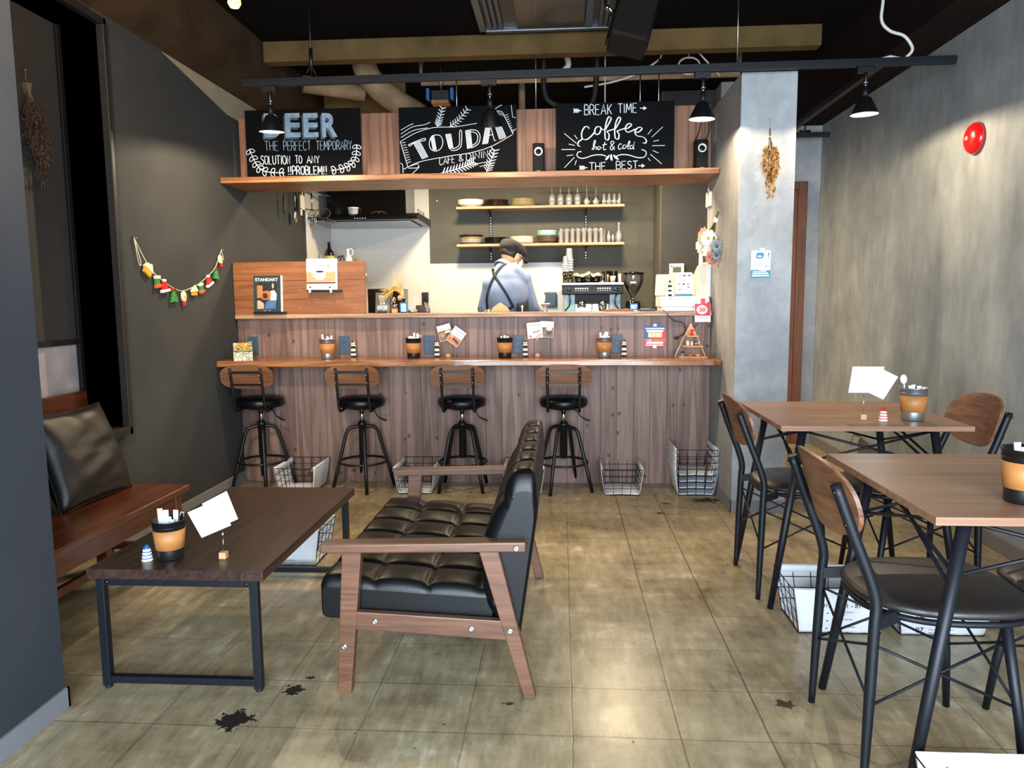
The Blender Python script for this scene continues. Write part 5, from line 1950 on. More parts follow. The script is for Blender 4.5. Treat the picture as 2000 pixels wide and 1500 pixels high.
for k in (0, 1):
    ctr = (0.13, 0.83) if k == 0 else (0.72, 0.83)
    q = [(ctr[0] * 0.102 + 0.007 * math.cos(a * 0.52), ctr[1] * 0.146 + 0.010 * math.sin(a * 0.52)) for a in range(13)]
    b.stroke(q, 0.0012, fr, 0.0016)
b.text('!', fr, 0.088, 0.104, 0.032, 0.006, 0.0018, offset=0.02)
b.build('mask_drawing', M['slate'], t)

# flower box and the wooden miniature rack
t = thing('flower_box', 'small leaf-printed box of yellow flowers at the charcoal-wall end of the bar', 'flower box', (-2.0, 4.52, ZB))
FX = rot('Z', 0.42)
c0 = Vector((-1.998, 4.555, ZB))
W3 = lambda x, y, z: c0 + FX @ Vector((x, y, z))
vs = [W3(-0.055, -0.05, 0), W3(0.055, -0.05, 0), W3(0.055, 0.05, 0), W3(-0.055, 0.05, 0), W3(-0.055, -0.05, 0.052), W3(0.055, -0.05, 0.052), W3(0.055, 0.05, 0.105), W3(-0.055, 0.05, 0.105)]
MB().add(vs, [(0, 1, 5, 4), (1, 2, 6, 5), (2, 3, 7, 6), (3, 0, 4, 7), (0, 3, 2, 1)]).build('box', M['leaf_card'], t, solid=0.003)
rn = random.Random(11)
b = MB()
for k in range(26):
    a, d = rn.uniform(-0.046, 0.046), rn.uniform(-0.042, 0.04)
    z = 0.052 + (d + 0.05) * 0.53 + rn.uniform(-0.002, 0.012)
    c = W3(a, d, z)
    for j in range(6):
        th = j * PI / 3 + k
        b.sphere(c + Vector((0.008 * math.cos(th), 0.008 * math.sin(th), 0)), (0.006, 0.006, 0.0022), 8, 5, 0, rot('X', rn.uniform(-0.6, 0.3)))
    b.sphere(c + Vector((0, 0, 0.002)), 0.004, 8, 5, 1)
fo = b.build('flowers', [M['yellow_flower'], M['orange_paint']], t)
fo['kind'] = 'stuff'
b = MB()
for k in range(14):
    a, d = rn.uniform(-0.048, 0.048), rn.uniform(-0.046, 0.04)
    b.sphere(W3(a, d, 0.05 + (d + 0.05) * 0.53), (0.009, 0.004, 0.003), 8, 5, 0, rot('Z', k))
b.build('leaves', M['leaf_green'], t)

t = thing('display_rack', 'little triangular wooden rack of toy coffee tools by the pillar', 'rack', (0.80, 4.60, ZB))
f0 = Fr((0.800, 4.70, ZB))
b = MB().prism([(-0.040, 0.128), (0.040, 0.128), (0.004, 0.205), (-0.004, 0.205)], f0, 0.004).prism([(-0.098, 0), (-0.090, 0), (-0.036, 0.128), (-0.042, 0.128)], f0, 0.004).prism([(0.098, 0), (0.042, 0.128), (0.036, 0.128), (0.090, 0)], f0, 0.004)
b.build('back_board', M['block_wood'], t)
b = MB()
for z, w in ((0.0, 0.085), (0.066, 0.060), (0.128, 0.034)):
    b.box(0.80 - w, 0.80 + w, 4.625 - 0.03, 4.696, ZB + z, ZB + z + 0.006)
b.build('shelves', M['block_wood'], t)


def mini(name, label, b, ms):
    return tag(b.build(name, ms, world=True), label, 'miniature', 'toy coffee tools on the wooden rack')


z1, z2, z3 = ZB + 0.0065, ZB + 0.0725, ZB + 0.1345
mini('toy_dripper', 'red and clear toy coffee dripper on the top step of the rack', MB().lathe([(0, z3), (0.010, z3), (0.010, z3 + 0.016), (0.005, z3 + 0.020), (0.014, z3 + 0.036), (0.012, z3 + 0.036), (0.0, z3 + 0.022)], 18, (0.795, 4.625, 0), 0), [M['red_paint']])
mini('toy_canister', 'cream toy canister on the middle step of the rack', MB().cyl((0.772, 4.625, z2), (0.772, 4.625, z2 + 0.030), 0.010), [M['yellow_print']])
mini('toy_jug', 'white toy spoon jug between canister and kettle on the rack', MB().lathe([(0, z2), (0.006, z2), (0.007, z2 + 0.014), (0.004, z2 + 0.026), (0, z2 + 0.026)], 14, (0.795, 4.62, 0)), [M['white_ceramic']])
mini('toy_kettle', 'silver toy kettle on the middle step of the rack', MB().lathe([(0, z2), (0.011, z2), (0.010, z2 + 0.02), (0.004, z2 + 0.026), (0, z2 + 0.026)], 16, (0.820, 4.625, 0)).tube(smooth_path([(0.828, 4.625, z2 + 0.006), (0.84, 4.625, z2 + 0.02), (0.846, 4.625, z2 + 0.022)], 4), 0.0018, 6), [M['chrome']])
mini('toy_grinder', 'dark brown toy coffee grinder on the lowest step of the rack', MB().box(0.728, 0.752, 4.612, 4.636, z1, z1 + 0.008).box(0.736, 0.744, 4.62, 4.628, z1, z1 + 0.03).lathe([(0, z1 + 0.022), (0.013, z1 + 0.022), (0.013, z1 + 0.030), (0, z1 + 0.034)], 16, (0.740, 4.624, 0)), [M['brown_ceramic']])
mini('toy_mug', 'rust brown toy mug on the lowest step of the rack', MB().lathe([(0, z1), (0.011, z1), (0.012, z1 + 0.015), (0.009, z1 + 0.015), (0, z1 + 0.004)], 16, (0.787, 4.612, 0)), [M['orange_paint']])
mini('toy_bowl', 'yellow toy bowl with red fruit on the lowest step of the rack', MB().lathe([(0, z1), (0.008, z1), (0.014, z1 + 0.014), (0.011, z1 + 0.013), (0, z1 + 0.004)], 16, (0.832, 4.612, 0), 0).sphere((0.848, 4.605, z1 + 0.0065), 0.0065, 10, 8, 1), [M['house_yellow'], M['red_paint']])

# ---------------------------------------------------------------- display boards with book and magazine
t = thing('display_board', 'low screen of three horizontal brown boards standing on the ledge', 'board', (-1.70, 4.77, 1.088))
for i in range(3):
    MB().box(-2.125, -1.258, 4.752, 4.776, 1.090 + 0.1215 * i, 1.0885 + 0.1215 * (i + 1)).build('board', M['board_wood'], t, bevel=0.002)
b = MB()
for i in range(3):
    for x in (-2.045, -1.690, -1.325):
        b.sphere((x, 4.752, 1.152 + 0.1215 * i), (0.0032, 0.002, 0.0032), 8, 6)
b.build('nail_heads', M['block_wood'], t)

t = thing('magazine', 'dark green magazine lettered STANDART leaning on the display boards', 'magazine', (-1.89, 4.72, 1.13))
fr = Fr((-1.985, 4.728, 1.134), (1, 0, 0), (0, 0.06, 1))
MB().prism([(0, 0), (0.188, 0), (0.188, 0.232), (0, 0.232)], fr, -0.012).build('pages', M['white'], t)
MB().prism([(0, 0), (0.178, 0), (0.178, 0.232), (0, 0.232)], fr, 0.001).build('cover', mat('dark_green_cover', (40, 60, 62), 0.4), t)
b = MB()
b.text('STANDART', fr, 0.011, 0.196, 0.020, 0.150, 0.0016, offset=0.02)
b.text('coffee', fr, 0.064, 0.006, 0.005, None, 0.0016)
b.text('issue', fr, 0.096, 0.006, 0.005, None, 0.0016)
b.build('title', M['white'], t)
b = MB()
w_, h_ = 0.132, 0.168
o_ = (0.022, 0.018)
for k, (m, poly) in enumerate([(0, FULL(0, 1, 0, 1)), (1, FULL(0, .28, .42, .9)), (2, [(0.0, .0), (.32, .0), (.34, .2), (.1, .34), (0, .3)]), (3, [(.36, .0), (.92, .0), (.96, .3), (.62, .36), (.44, .26)]), (4, [(.62, .34), (.96, .32), (.98, .56), (.86, .72), (.62, .66)]), (5, [(.24, .36), (.66, .34), (.70, .64), (.5, .70), (.26, .66)]), (2, disc(.8, .88, .05, .1)), (0, [(.3, .4), (.52, .4), (.5, .58), (.3, .6)])]):
    b.add([fr.p(o_[0] + p * w_, o_[1] + q * h_, 0.0014 + 0.00012 * k) for p, q in poly], [tuple(range(len(poly)))], m)
b.build('cover_photo', [M['dark_print'], M['tan'], M['skin_print'], M['jean_print'], M['white'], M['orange_print']], t)
tag(MB().box(-1.985, -1.775, 4.712, 4.751, 1.120, 1.132).build('book_ledge', M['black_plastic'], world=True, bevel=0.002), 'small black ledge under the dark magazine', 'ledge', 'small black display ledges')
tag(MB().box(-1.628, -1.405, 4.712, 4.751, 1.258, 1.270).build('book_ledge', M['black_plastic'], world=True, bevel=0.002), 'small black ledge with white pegs under the coffee book', 'ledge', 'small black display ledges')
t = thing('book', 'white Japanese coffee book with a cup on its cover, on the display boards', 'book', (-1.53, 4.72, 1.27))
fr = Fr((-1.632, 4.728, 1.272), (1, 0, 0), (0, 0.05, 1))
MB().prism([(0, 0), (0.200, 0), (0.200, 0.197), (0, 0.197)], fr, -0.013).build('pages', M['white'], t)
MB().prism([(0, 0), (0.190, 0), (0.190, 0.194), (0, 0.194)], fr, 0.001).build('cover', M['white'], t)
b = MB()
for k, (m, poly) in enumerate([(0, FULL(0, 1, .24, .58)), (1, FULL(0, 1, .20, .24)), (2, disc(.46, .44, .20, .10)), (2, [(.26, .58), (.66, .58), (.64, .40), (.56, .32), (.36, .32), (.28, .40)]), (2, disc(.24, .50, .06, .07)), (0, disc(.24, .50, .035, .04)), (4, disc(.46, .60, .20, .06)), (2, disc(.46, .60, .18, .05)), (3, disc(.46, .59, .14, .032)), (3, FULL(.08, .16, .06, .10)), (3, FULL(.76, .84, .06, .10)), (4, FULL(.6, .94, .16, .18)), (4, FULL(.62, .86, .70, .715))]):
    b.add([fr.p(p * 0.190, q * 0.194, 0.0014 + 0.00012 * k) for p, q in poly], [tuple(range(len(poly)))], m)
b.build('cover_picture', [M['block_wood'], M['brown_ceramic'], M['white'], M['ink'], M['grey_print']], t)
b = MB()
b.text('ちょっとブラックな', fr, 0.034, 0.166, 0.016, 0.118, 0.0016)
b.text('コーヒーの', fr, 0.034, 0.143, 0.016, 0.058, 0.0016)
b.text('教科書', fr, 0.094, 0.143, 0.016, 0.058, 0.0018, 1)
b.build('title', [M['ink'], M['red_print']], t)
b = MB()
for x in (-1.606, -1.468):
    b.box(x - 0.007, x + 0.007, 4.703, 4.712, 1.252, 1.276)
q = b.build('ledge_pegs', M['white_plastic'], t, bevel=0.001)
# ---------------------------------------------------------------- things on the ledge
ZL = 1.1155
t = thing('sandwich_sign', 'small grey A-board sign lettered TODAY IS A NEW DAY on the ledge', 'sign', (-1.185, 4.93, ZL))
fr = Fr((-1.232, 4.900, ZL), (1, 0.05, 0), (0, 0.16, 1))
MB().prism([(0, 0), (0.014, 0), (0.018, 0.012), (0.076, 0.012), (0.080, 0), (0.094, 0), (0.094, 0.138), (0, 0.138)], fr, 0.004).build('front_board', mat('grey_sign_paint', (98, 100, 98), 0.7), t)
f2 = Fr((-1.232, 4.972, ZL), (1, 0.05, 0), (0, -0.16, 1))
MB().prism([(0, 0), (0.094, 0), (0.094, 0.138), (0, 0.138)], f2, 0.004).build('rear_board', M['cork'], t)
b = MB()
for s_, z, w in (('TODAY', 0.088, 0.052), ('IS A', 0.056, 0.034), ('NEW DAY', 0.022, 0.070)):
    b.text(s_, fr, 0.047, z, 0.030, w, 0.0046, offset=0.03, align='c')
b.build('lettering', M['white'], t)

t = thing('vase', 'square blue glass bottle vase of dried grasses on the ledge', 'vase', (-1.045, 4.92, ZL))
b = MB().obox((-1.045, 4.92, ZL + 0.036), (0.052, 0.05, 0.071), rot('Z', 0.12))
b.build('bottle', M['blue_glass'], t, bevel=0.008, seg=3)
MB().lathe([(0.009, ZL + 0.070), (0.009, ZL + 0.088), (0.018, ZL + 0.090), (0.018, ZL + 0.094), (0.008, ZL + 0.094)], 18, (-1.045, 4.92, 0)).build('neck', M['black_gloss'], t)
tag(MB().tube([(-1.045, 4.92, ZL + 0.01), (-1.045, 4.92, ZL + 0.09)], 0.0001, 3).build('dried_grass_core', M['straw'], world=True), 'x', 'dried grass') if False else None
rn = random.Random(21)
b = MB()
for k in range(34):
    tx, tz = -1.045 + rn.uniform(-0.085, 0.005), ZL + rn.uniform(0.19, 0.30)
    ty = 4.92 + rn.uniform(-0.03, 0.03)
    b.tube(smooth_path([(-1.045, 4.92, ZL + 0.06), (-1.048 + (tx + 1.045) * 0.35, 4.92, ZL + 0.14), (tx, ty, tz)], 4), [0.0011] * 5 + [0.0016, 0.0018, 0.0012, 0.0004], 5)
q = tag(b.build('dried_grass', M['pale_straw'], world=True), 'pale feathery dried grass standing in the blue bottle vase', 'dried grass')
b = MB()
for k in range(16):
    ex, ez = -1.13 - rn.uniform(0, 0.09), ZL + rn.uniform(0.06, 0.15)
    y = 4.90 + rn.uniform(-0.02, 0.02)
    p = smooth_path([(-1.045, 4.92, ZL + 0.06), (-1.055, 4.915, ZL + 0.115), (-1.10, y, ZL + 0.165 + rn.uniform(-0.02, 0.015)), (ex, y, ez)], 6)
    b.tube(p, [0.0012] * (len(p) // 2) + [0.0030] * (len(p) - len(p) // 2 - 1) + [0.0006], 5)
b.sphere((-1.068, 4.905, ZL + 0.10), (0.016, 0.014, 0.018), 12, 8)
tag(b.build('dried_barley', M['straw'], world=True), 'golden drooping dried barley arching over the small grey sign', 'dried barley')

t = thing('hand_grinder', 'small wooden hand coffee grinder with metal dome between sign and vase', 'coffee grinder', (-1.105, 4.915, ZL))
MB().obox((-1.105, 4.915, ZL + 0.014), (0.036, 0.036, 0.028)).build('drawer_box', M['block_wood'], t, bevel=0.002)
MB().lathe([(0.0, ZL + 0.028), (0.012, ZL + 0.030), (0.024, ZL + 0.052), (0.022, ZL + 0.056), (0.0, ZL + 0.05)], 20, (-1.105, 4.915, 0)).build('hopper', M['chrome'], t)
MB().sphere((-1.115, 4.915, ZL + 0.088), 0.019, 16, 10).tube([(-1.105, 4.915, ZL + 0.05), (-1.105, 4.915, ZL + 0.09)], 0.003, 6).build('dome', M['chrome'], t)
t = thing('toaster_oven', 'black glossy appliance with open handle at the end of the display boards', 'appliance', (-1.19, 5.20, ZL - 0.03))
MB().box(-1.34, -1.10, 5.12, 5.34, 0.90, 1.28).build('body', M['black_gloss'], t, bevel=0.006)
MB().tube(smooth_path([(-1.26, 5.10, 1.22), (-1.21, 5.10, 1.245), (-1.17, 5.10, 1.21), (-1.165, 5.10, 1.14)], 6), 0.004, 8).build('handle', M['steel'], t)
tag(MB().box(-1.36, -0.55, 5.09, 5.40, 0.865, 0.899).build('counter_rear_worktop', M['steel'], world=True, bevel=0.003), 'steel worktop on the kitchen side of the counter below the ledge', 'worktop')
tag(MB().box(-1.36, -0.55, 5.09, 5.40, 0.0, 0.863).build('counter_rear_cabinet', M['white_panel'], world=True, bevel=0.003), 'white cabinet under the kitchen-side worktop behind the counter', 'cabinet')
t = thing('utensil_stand', 'chrome strainer handles and a small tray standing on the ledge by the black outlet', 'strainer', (-0.97, 4.92, ZL))
b = MB().lathe([(0.0, ZL), (0.03, ZL), (0.032, ZL + 0.02), (0.03, ZL + 0.02), (0.028, ZL + 0.003), (0, ZL + 0.003)], 22, (-0.985, 4.92, 0))
b.build('bowl', M['steel'], t)
MB().tube(smooth_path([(-0.99, 4.92, ZL + 0.015), (-0.985, 4.92, ZL + 0.06), (-0.972, 4.92, ZL + 0.105), (-0.964, 4.92, ZL + 0.108), (-0.962, 4.92, ZL + 0.10), (-0.975, 4.92, ZL + 0.015)], 5), 0.0018, 6).build('handle', M['chrome'], t)
t = thing('utensil_jar', 'small clear jar holding pale sticks on the ledge left of the white wall seam', 'jar', (-0.885, 4.92, ZL))
MB().lathe([(0.0, ZL), (0.016, ZL), (0.018, ZL + 0.034), (0.016, ZL + 0.034), (0.014, ZL + 0.003), (0, ZL + 0.003)], 20, (-0.885, 4.92, 0)).build('jar_wall', M['glass'], t)
for k, (x, z) in enumerate(((-0.905, 0.072), (-0.893, 0.064), (-0.88, 0.07), (-0.872, 0.05))):
    tag(MB().beam((-0.885 + (k - 1.5) * 0.004, 4.92, ZL + 0.005), (x, 4.92, ZL + z), 0.005, 0.002).build('wooden_stick', M['cream_plastic'], world=True), '%s pale stick from the left in the small clear jar on the ledge' % ORD[k], 'stick', 'pale sticks in the small jar')
tag(MB().box(-0.985, -0.895, 5.02, 5.06, ZL, ZL + 0.05).build('wooden_tray', M['brown_ceramic'], world=True, bevel=0.003), 'small dark brown tray box standing behind the strainer', 'tray')
t = thing('outlet_plate', 'black outlet plate on the white kitchen wall near the wall seam', 'outlet', (-1.28, 6.86, 1.19))
MB().box(-1.285, -1.225, 6.850, 6.866, 1.13, 1.27).build('plate', M['black_plastic'], t, bevel=0.003)
MB().lathe([(0, 0), (0.014, 0), (0.016, 0.004), (0, 0.004)], 20, (-1.255, 6.850, 1.20), 0, rot('X', PI / 2)).build('socket', M['black_gloss'], t)

# objects along the middle of the ledge
tag(MB().prism([(-0.066, 0), (0.066, 0), (0.05, 0.03), (0.0, 0.066), (-0.05, 0.03)], Fr((-0.405, 4.94, ZL), (1, 0.1, 0), (0, 0.25, 1)), 0.006).build('filter_pack', M['tarp'], world=True, bevel=0.001), 'folded brown paper filter pack leaning on the ledge behind the person', 'paper pack')
t = thing('syrup_pump', 'white pump nozzle standing on the ledge beside the person', 'pump', (-0.25, 5.0, ZL))
MB().cyl((-0.262, 5.0, ZL), (-0.262, 5.0, ZL + 0.03), 0.004).build('stem', M['white_plastic'], t)
MB().sphere((-0.262, 5.0, ZL + 0.034), (0.008, 0.006, 0.010), 12, 8).build('nozzle', M['white_plastic'], t)
tag(MB().cyl((-0.505, 4.98, ZL), (-0.505, 4.98, ZL + 0.012), 0.009).build('yellow_cap', M['house_yellow'], world=True), 'tiny yellow bottle cap on the ledge left of the brown paper pack', 'cap')
tag(MB().lathe([(0, ZL), (0.006, ZL), (0.008, ZL + 0.012), (0, ZL + 0.02)], 14, (-0.485, 4.985, 0)).build('salt_shaker', M['white_ceramic'], world=True), 'tiny white shaker on the ledge beside the yellow cap', 'shaker')
tag(MB().tube([(-0.545 + 0.014 * math.cos(a * 0.45), 5.0, ZL + 0.018 + 0.016 * math.sin(a * 0.45)) for a in range(14)], 0.0025, 8, closed=True).build('key_ring', M['black_metal'], world=True), 'small black ring standing on the ledge by the shirt sleeve', 'ring')
t = thing('blender_jug', 'clear plastic scoop cup with white rim on the ledge right of the person', 'jug', (-0.115, 5.02, ZL))
MB().lathe([(0.0, ZL), (0.020, ZL), (0.020, ZL + 0.006), (0.012, ZL + 0.012), (0.026, ZL + 0.045), (0.033, ZL + 0.05), (0.033, ZL + 0.056), (0.024, ZL + 0.046), (0, ZL + 0.014)], 24, (-0.110, 5.02, 0)).build('cup', M['glass'], t)
MB().lathe([(0.028, ZL + 0.048), (0.034, ZL + 0.05), (0.034, ZL + 0.057), (0.028, ZL + 0.057)], 24, (-0.110, 5.02, 0)).build('rim', M['white_plastic'], t)
MB().prism(oval(0.036, 0.068, 24, 2.4), Fr((-0.125, 5.03, ZL + 0.085), (1, 0, 0), (0.1, 0, 1)), 0.004).build('paddle', M['grey_ceramic'], t, bevel=0.001)
b = MB().box(-0.158, -0.040, 6.842, 6.867, 1.12, 1.262)
tag(b.build('wall_pad', M['slate'], world=True, bevel=0.012), 'dark grey rounded plate on the white kitchen wall right of the person', 'wall plate')
tag(MB().prism([(-0.10, 0), (0.108, 0), (0.09, 0.012), (0.055, 0.018), (0.02, 0.012), (-0.03, 0.019), (-0.075, 0.011)], Fr((0.37, 4.90, ZL)), -0.05).build('leather_pouch', M['copper_leather'], world=True, bevel=0.003), 'flat orange-brown leather tray on the ledge before the espresso machine', 'tray')
t = thing('card_reader', 'flat black card reader lying on the ledge left of the cash register', 'card reader', (0.56, 4.93, ZL))
MB().box(0.505, 0.605, 4.88, 4.99, ZL, ZL + 0.014).build('body', M['black_plastic'], t, bevel=0.003)
MB().box(0.515, 0.57, 4.885, 4.94, ZL + 0.014, ZL + 0.017).build('pad', M['grey_print'], t)

# ---------------------------------------------------------------- cash register corner
t = thing('cash_register', 'white receipt printer till base standing at the pillar end of the ledge', 'cash register', (0.80, 4.93, ZL))
b = MB().prism(rounded([(0.625, 4.80), (0.950 - 0.012, 4.80), (0.950 - 0.012, 5.06), (0.625, 5.06)], 0.02), Fr((0, 0, 0), (1, 0, 0), (0, 1, 0)), 0.068, c0=ZL + 0.026)
b.build('body', M['white_plastic'], t, bevel=0.006)
MB().box(0.636, 0.936, 4.81, 5.05, ZL, ZL + 0.026).build('base', M['white_plastic'], t, bevel=0.003)
b = MB().text('airregi', Fr((0.682, 4.7995, ZL + 0.076)), 0.012, 0, 0.007, None, 0.0008)
b.tube([(0.686 + 0.006 * math.cos(a * 0.5), 4.7988, ZL + 0.080 + 0.006 * math.sin(a * 0.5)) for a in range(12)], 0.0012, 5, closed=True)
b.build('logo', M['red_print'], t)
t = thing('tablet', 'cream-backed tablet tilted on the till, facing the kitchen', 'tablet', (0.74, 4.93, ZL + 0.094))
b = MB().prism(rounded([(0.612, ZL + 0.096), (0.848, ZL + 0.096), (0.870, ZL + 0.235), (0.632, ZL + 0.235)], 0.012), Fr((0, 4.985, 0), (1, 0, 0), (0, 0.3, 1)), 0.010)
fr = Fr((0.605, 4.93, ZL + 0.097), (1, 0, 0), (0, 0.35, 1))
MB().prism(rounded([(0, 0), (0.255, 0), (0.272, 0.146), (0.012, 0.146)], 0.012), fr, 0.009).build('back_shell', M['cream_plastic'], t, bevel=0.002)
MB().prism([(0.008, 0.008), (0.247, 0.008), (0.262, 0.138), (0.020, 0.138)], fr, -0.001).build('screen', M['black_gloss'], t)
fr = Fr((0.686, 4.845, ZL + 0.095), (1, 0, 0), (0, 0.16, 1))
t = flat_sheet('leaflet', 'white payment-logo leaflet with teal foot standing on the till', 'leaflet', Fr((0.722, 4.835, ZL + 0.0955), (1, 0, 0), (0, 0.14, 1)), 0.108, 0.150,
               [('white', []), ('teal_print', FULL(0, 1, 0, 0.085)), ('grey_print', FULL(.22, .38, .84, .89)), ('red_print', FULL(.46, .62, .83, .90)), ('dark_print', FULL(.74, .9, .84, .89)), ('grey_print', FULL(.44, .58, .64, .69)), ('dark_print', disc(.24, .5, .05, .025)), ('slate', disc(.5, .5, .09, .035)), ('red_print', FULL(.68, .82, .48, .52)), ('grey_print', FULL(.18, .34, .36, .38)), ('grey_print', FULL(.44, .58, .36, .38)), ('teal_print', disc(.76, .37, .07, .03)), ('dark_print', FULL(.2, .34, .25, .28)), ('skin_print', FULL(.44, .58, .25, .27)), ('grey_print', FULL(.68, .84, .25, .27))])
t = thing('lighthouse_cutout', 'white card with black lighthouse blocks standing on the till', 'card', (0.690, 4.83, ZL + 0.095))
fr = Fr((0.662, 4.832, ZL + 0.0955), (1, 0, 0), (0, 0.10, 1))
MB().prism([(0, 0), (0.052, 0), (0.046, 0.062), (0.028, 0.105), (0.010, 0.062)], fr, 0.002).build('card', M['white'], t)
b = MB()
for poly in ([(.014, .0), (.038, .0), (.038, .012), (.014, .012)], [(.015, .028), (.037, .028), (.037, .040), (.015, .040)], [(.014, .056), (.038, .056), (.040, .070), (.012, .070)], [(.016, .086), (.036, .086), (.026, .104)], [(.017, .075), (.021, .075), (.021, .080), (.017, .080)], [(.024, .075), (.028, .075), (.028, .080), (.024, .080)], [(.031, .075), (.035, .075), (.035, .080), (.031, .080)]):
    b.add([fr.p(p, q, 0.0026) for p, q in poly], [tuple(range(len(poly)))])
b.build('black_blocks', M['ink'], t)
t = thing('thermostat', 'white wall remote with green-grey display above the till', 'thermostat', (0.80, 6.40, 1.30))
fr = Fr((0.905, 6.418, 1.335))
MB().prism(FULL(0, 0.122, 0, 0.150), fr, 0.018).build('case', M['white_plastic'], t, bevel=0.003)
MB().prism(FULL(0.028, 0.096, 0.076, 0.122), fr, 0.0195).build('display', M['lcd'], t)
b = MB().prism(disc(0.018, 0.128, 0.007, 0.007), fr, 0.020)
b.build('indicator', M['blue_print'], t)
b = MB()
for x in (0.02, 0.055, 0.09):
    b.prism(FULL(x, x + 0.016, 0.046, 0.052), fr, 0.0192)
b.build('buttons', M['grey_print'], t)
fr = Fr((0.832, 4.742, 1.048), (1, 0.0, 0), (-0.04, 0, 1))
t = flat_sheet('price_card', 'red and white coupon card with 20 hanging off the ledge by the pillar', 'card', fr, 0.098, 0.116,
               [('white', []), ('red_print', FULL(0.02, 0.98, 0.34, 0.98))])
star = []
for k in range(36):
    a = 2 * PI * k / 36
    r = 0.38 if k % 2 else 0.30
    star.append((0.47 + r * math.cos(a) * 1.0, 0.66 + r * math.sin(a) * 0.72))
MB().add([fr.p(p * 0.098, q * 0.116, 0.0018) for p, q in star], [tuple(range(36))]).build('burst', M['white'], t)
b = MB().text('20', fr, 0.028, 0.064, 0.026, 0.040, 0.0024, offset=0.04)
b.prism(disc(0.085, 0.112, 0.012, 0.012), fr, 0.001, c0=0.001)
b.build('number', M['red_print'], t)
b = MB()
for (x0, x1, z) in ((.08, .9, .30), (.10, .88, .22), (.12, .84, .17), (.34, .62, .07)):
    b.add([fr.p(p * 0.098, q * 0.116, 0.0018) for p, q in FULL(x0, x1, z, z + 0.018)], [(0, 1, 2, 3)])
b.text('%', fr, 0.073, 0.066, 0.014, 0.010, 0.0024)
b.build('small_print', M['grey_print'], t)
MB().prism(FULL(0.040, 0.066, 0.108, 0.146), fr, 0.002).build('tape', M['red'], t)
b = MB().tube(smooth_path([(0.64, 4.79, ZL + 0.01), (0.66, 4.742, 1.10), (0.70, 4.74, 1.06), (0.755, 4.74, 1.045), (0.775, 4.742, 1.01), (0.77, 4.745, 0.975), (0.735, 4.748, 0.955)], 8), 0.0026, 6)
b.tube(smooth_path([(0.735, 4.748, 0.955), (0.79, 4.745, 0.985), (0.83, 4.745, 0.998), (0.82, 4.75, 0.985), (0.765, 4.748, 0.972), (0.735, 4.75, 0.955), (0.72, 4.75, 0.945)], 8), 0.0026, 6)
b.tube(smooth_path([(0.76, 4.748, 0.966), (0.83, 4.746, 1.015), (0.85, 4.74, 1.04)], 6), 0.0026, 6)
b.sphere((0.722, 4.748, 0.948), (0.014, 0.008, 0.010), 12, 8)
tag(b.build('power_cable', M['black_rubber'], world=True), 'looped black cable hanging from the till down the counter front', 'cable')
b = MB().tube(smooth_path([(0.905, 4.83, ZL + 0.094), (0.928, 4.80, ZL + 0.085), (0.936, 4.79, ZL + 0.05), (0.930, 4.79, ZL + 0.015), (0.915, 4.80, ZL + 0.006)], 7), 0.0022, 6)
tag(b.build('till_cable', M['black_rubber'], world=True), 'thin black cable curling down the till beside the pillar', 'cable')
t = thing('paper_dispenser', 'cream plastic wall dispenser on the pillar side above the till', 'dispenser', (0.90, 4.90, 1.15))
b = MB().prism(rounded([(0.858, 1.13), (0.947, 1.13), (0.947, 1.42), (0.885, 1.41), (0.862, 1.36)], 0.012), Fr((0, 4.975, 0)), 0.115)
b.build('cover', M['cream_plastic'], t, bevel=0.006)
b = MB().prism(rounded([(0.915, 1.12), (0.9478, 1.12), (0.9478, 1.425), (0.915, 1.425)], 0.01), Fr((0, 4.985, 0)), 0.135)
b.build('back_plate', M['white_plastic'], t, bevel=0.003)
tag(MB().box(0.866, 0.90, 4.83, 4.855, 1.128, 1.19).build('paper_towel', M['white'], world=True), 'white paper towel sticking out below the cream dispenser', 'paper towel')
t = thing('black_router', 'black device with a red light between tablet and dispenser', 'device', (0.88, 5.2, 1.2))
MB().box(0.86, 0.935, 6.395, 6.419, 1.19, 1.33).build('case', M['black_plastic'], t, bevel=0.004)
MB().sphere((0.922, 6.394, 1.262), 0.004, 8, 6).build('light', M['red'], t)
MB().box(0.88, 0.90, 6.385, 6.395, 1.20, 1.235).build('plug', M['white_plastic'], t)
t = thing('wall_sensor', 'small white box on the pillar side just under the overhead shelf', 'sensor', (0.93, 4.93, 1.76))
MB().box(0.930, 0.9479, 4.88, 4.99, 1.775, 1.868).build('case', M['white_plastic'], t, bevel=0.003)

# ---------------------------------------------------------------- range hood and wall
t = thing('range_hood', 'black range hood with wide thin visor over the stove corner', 'range hood', (-1.66, 6.6, 1.82))
b = MB().prism([(6.22, 1.868), (6.22, 1.893), (6.30, 1.925), (6.86, 1.925), (6.86, 1.862)], Fr((-2.115, 0, 0), (0, 1, 0), (0, 0, 1)), 0.925)
b.build('visor', M['black_gloss'], t, bevel=0.003)
MB().box(-2.03, -1.335, 6.47, 6.866, 1.925, 2.60).build('chimney', M['black_gloss'], t, bevel=0.003)
MB().add([(-2.00, 6.30, 1.8615), (-1.26, 6.30, 1.8615), (-1.26, 6.84, 1.8555), (-2.00, 6.84, 1.8555)], [(0, 3, 2, 1)]).build('filter_plate', M['steel'], t, solid=0.004)
b = MB().box(-2.085, -2.045, 6.2195, 6.221, 1.878, 1.884)
b.build('badge', M['grey_print'], t)
b = MB()
for k in range(5):
    b.box(-1.72 + k * 0.022, -1.71 + k * 0.022, 6.2192, 6.221, 1.879, 1.883)
b.build('buttons', M['white_plastic'], t)
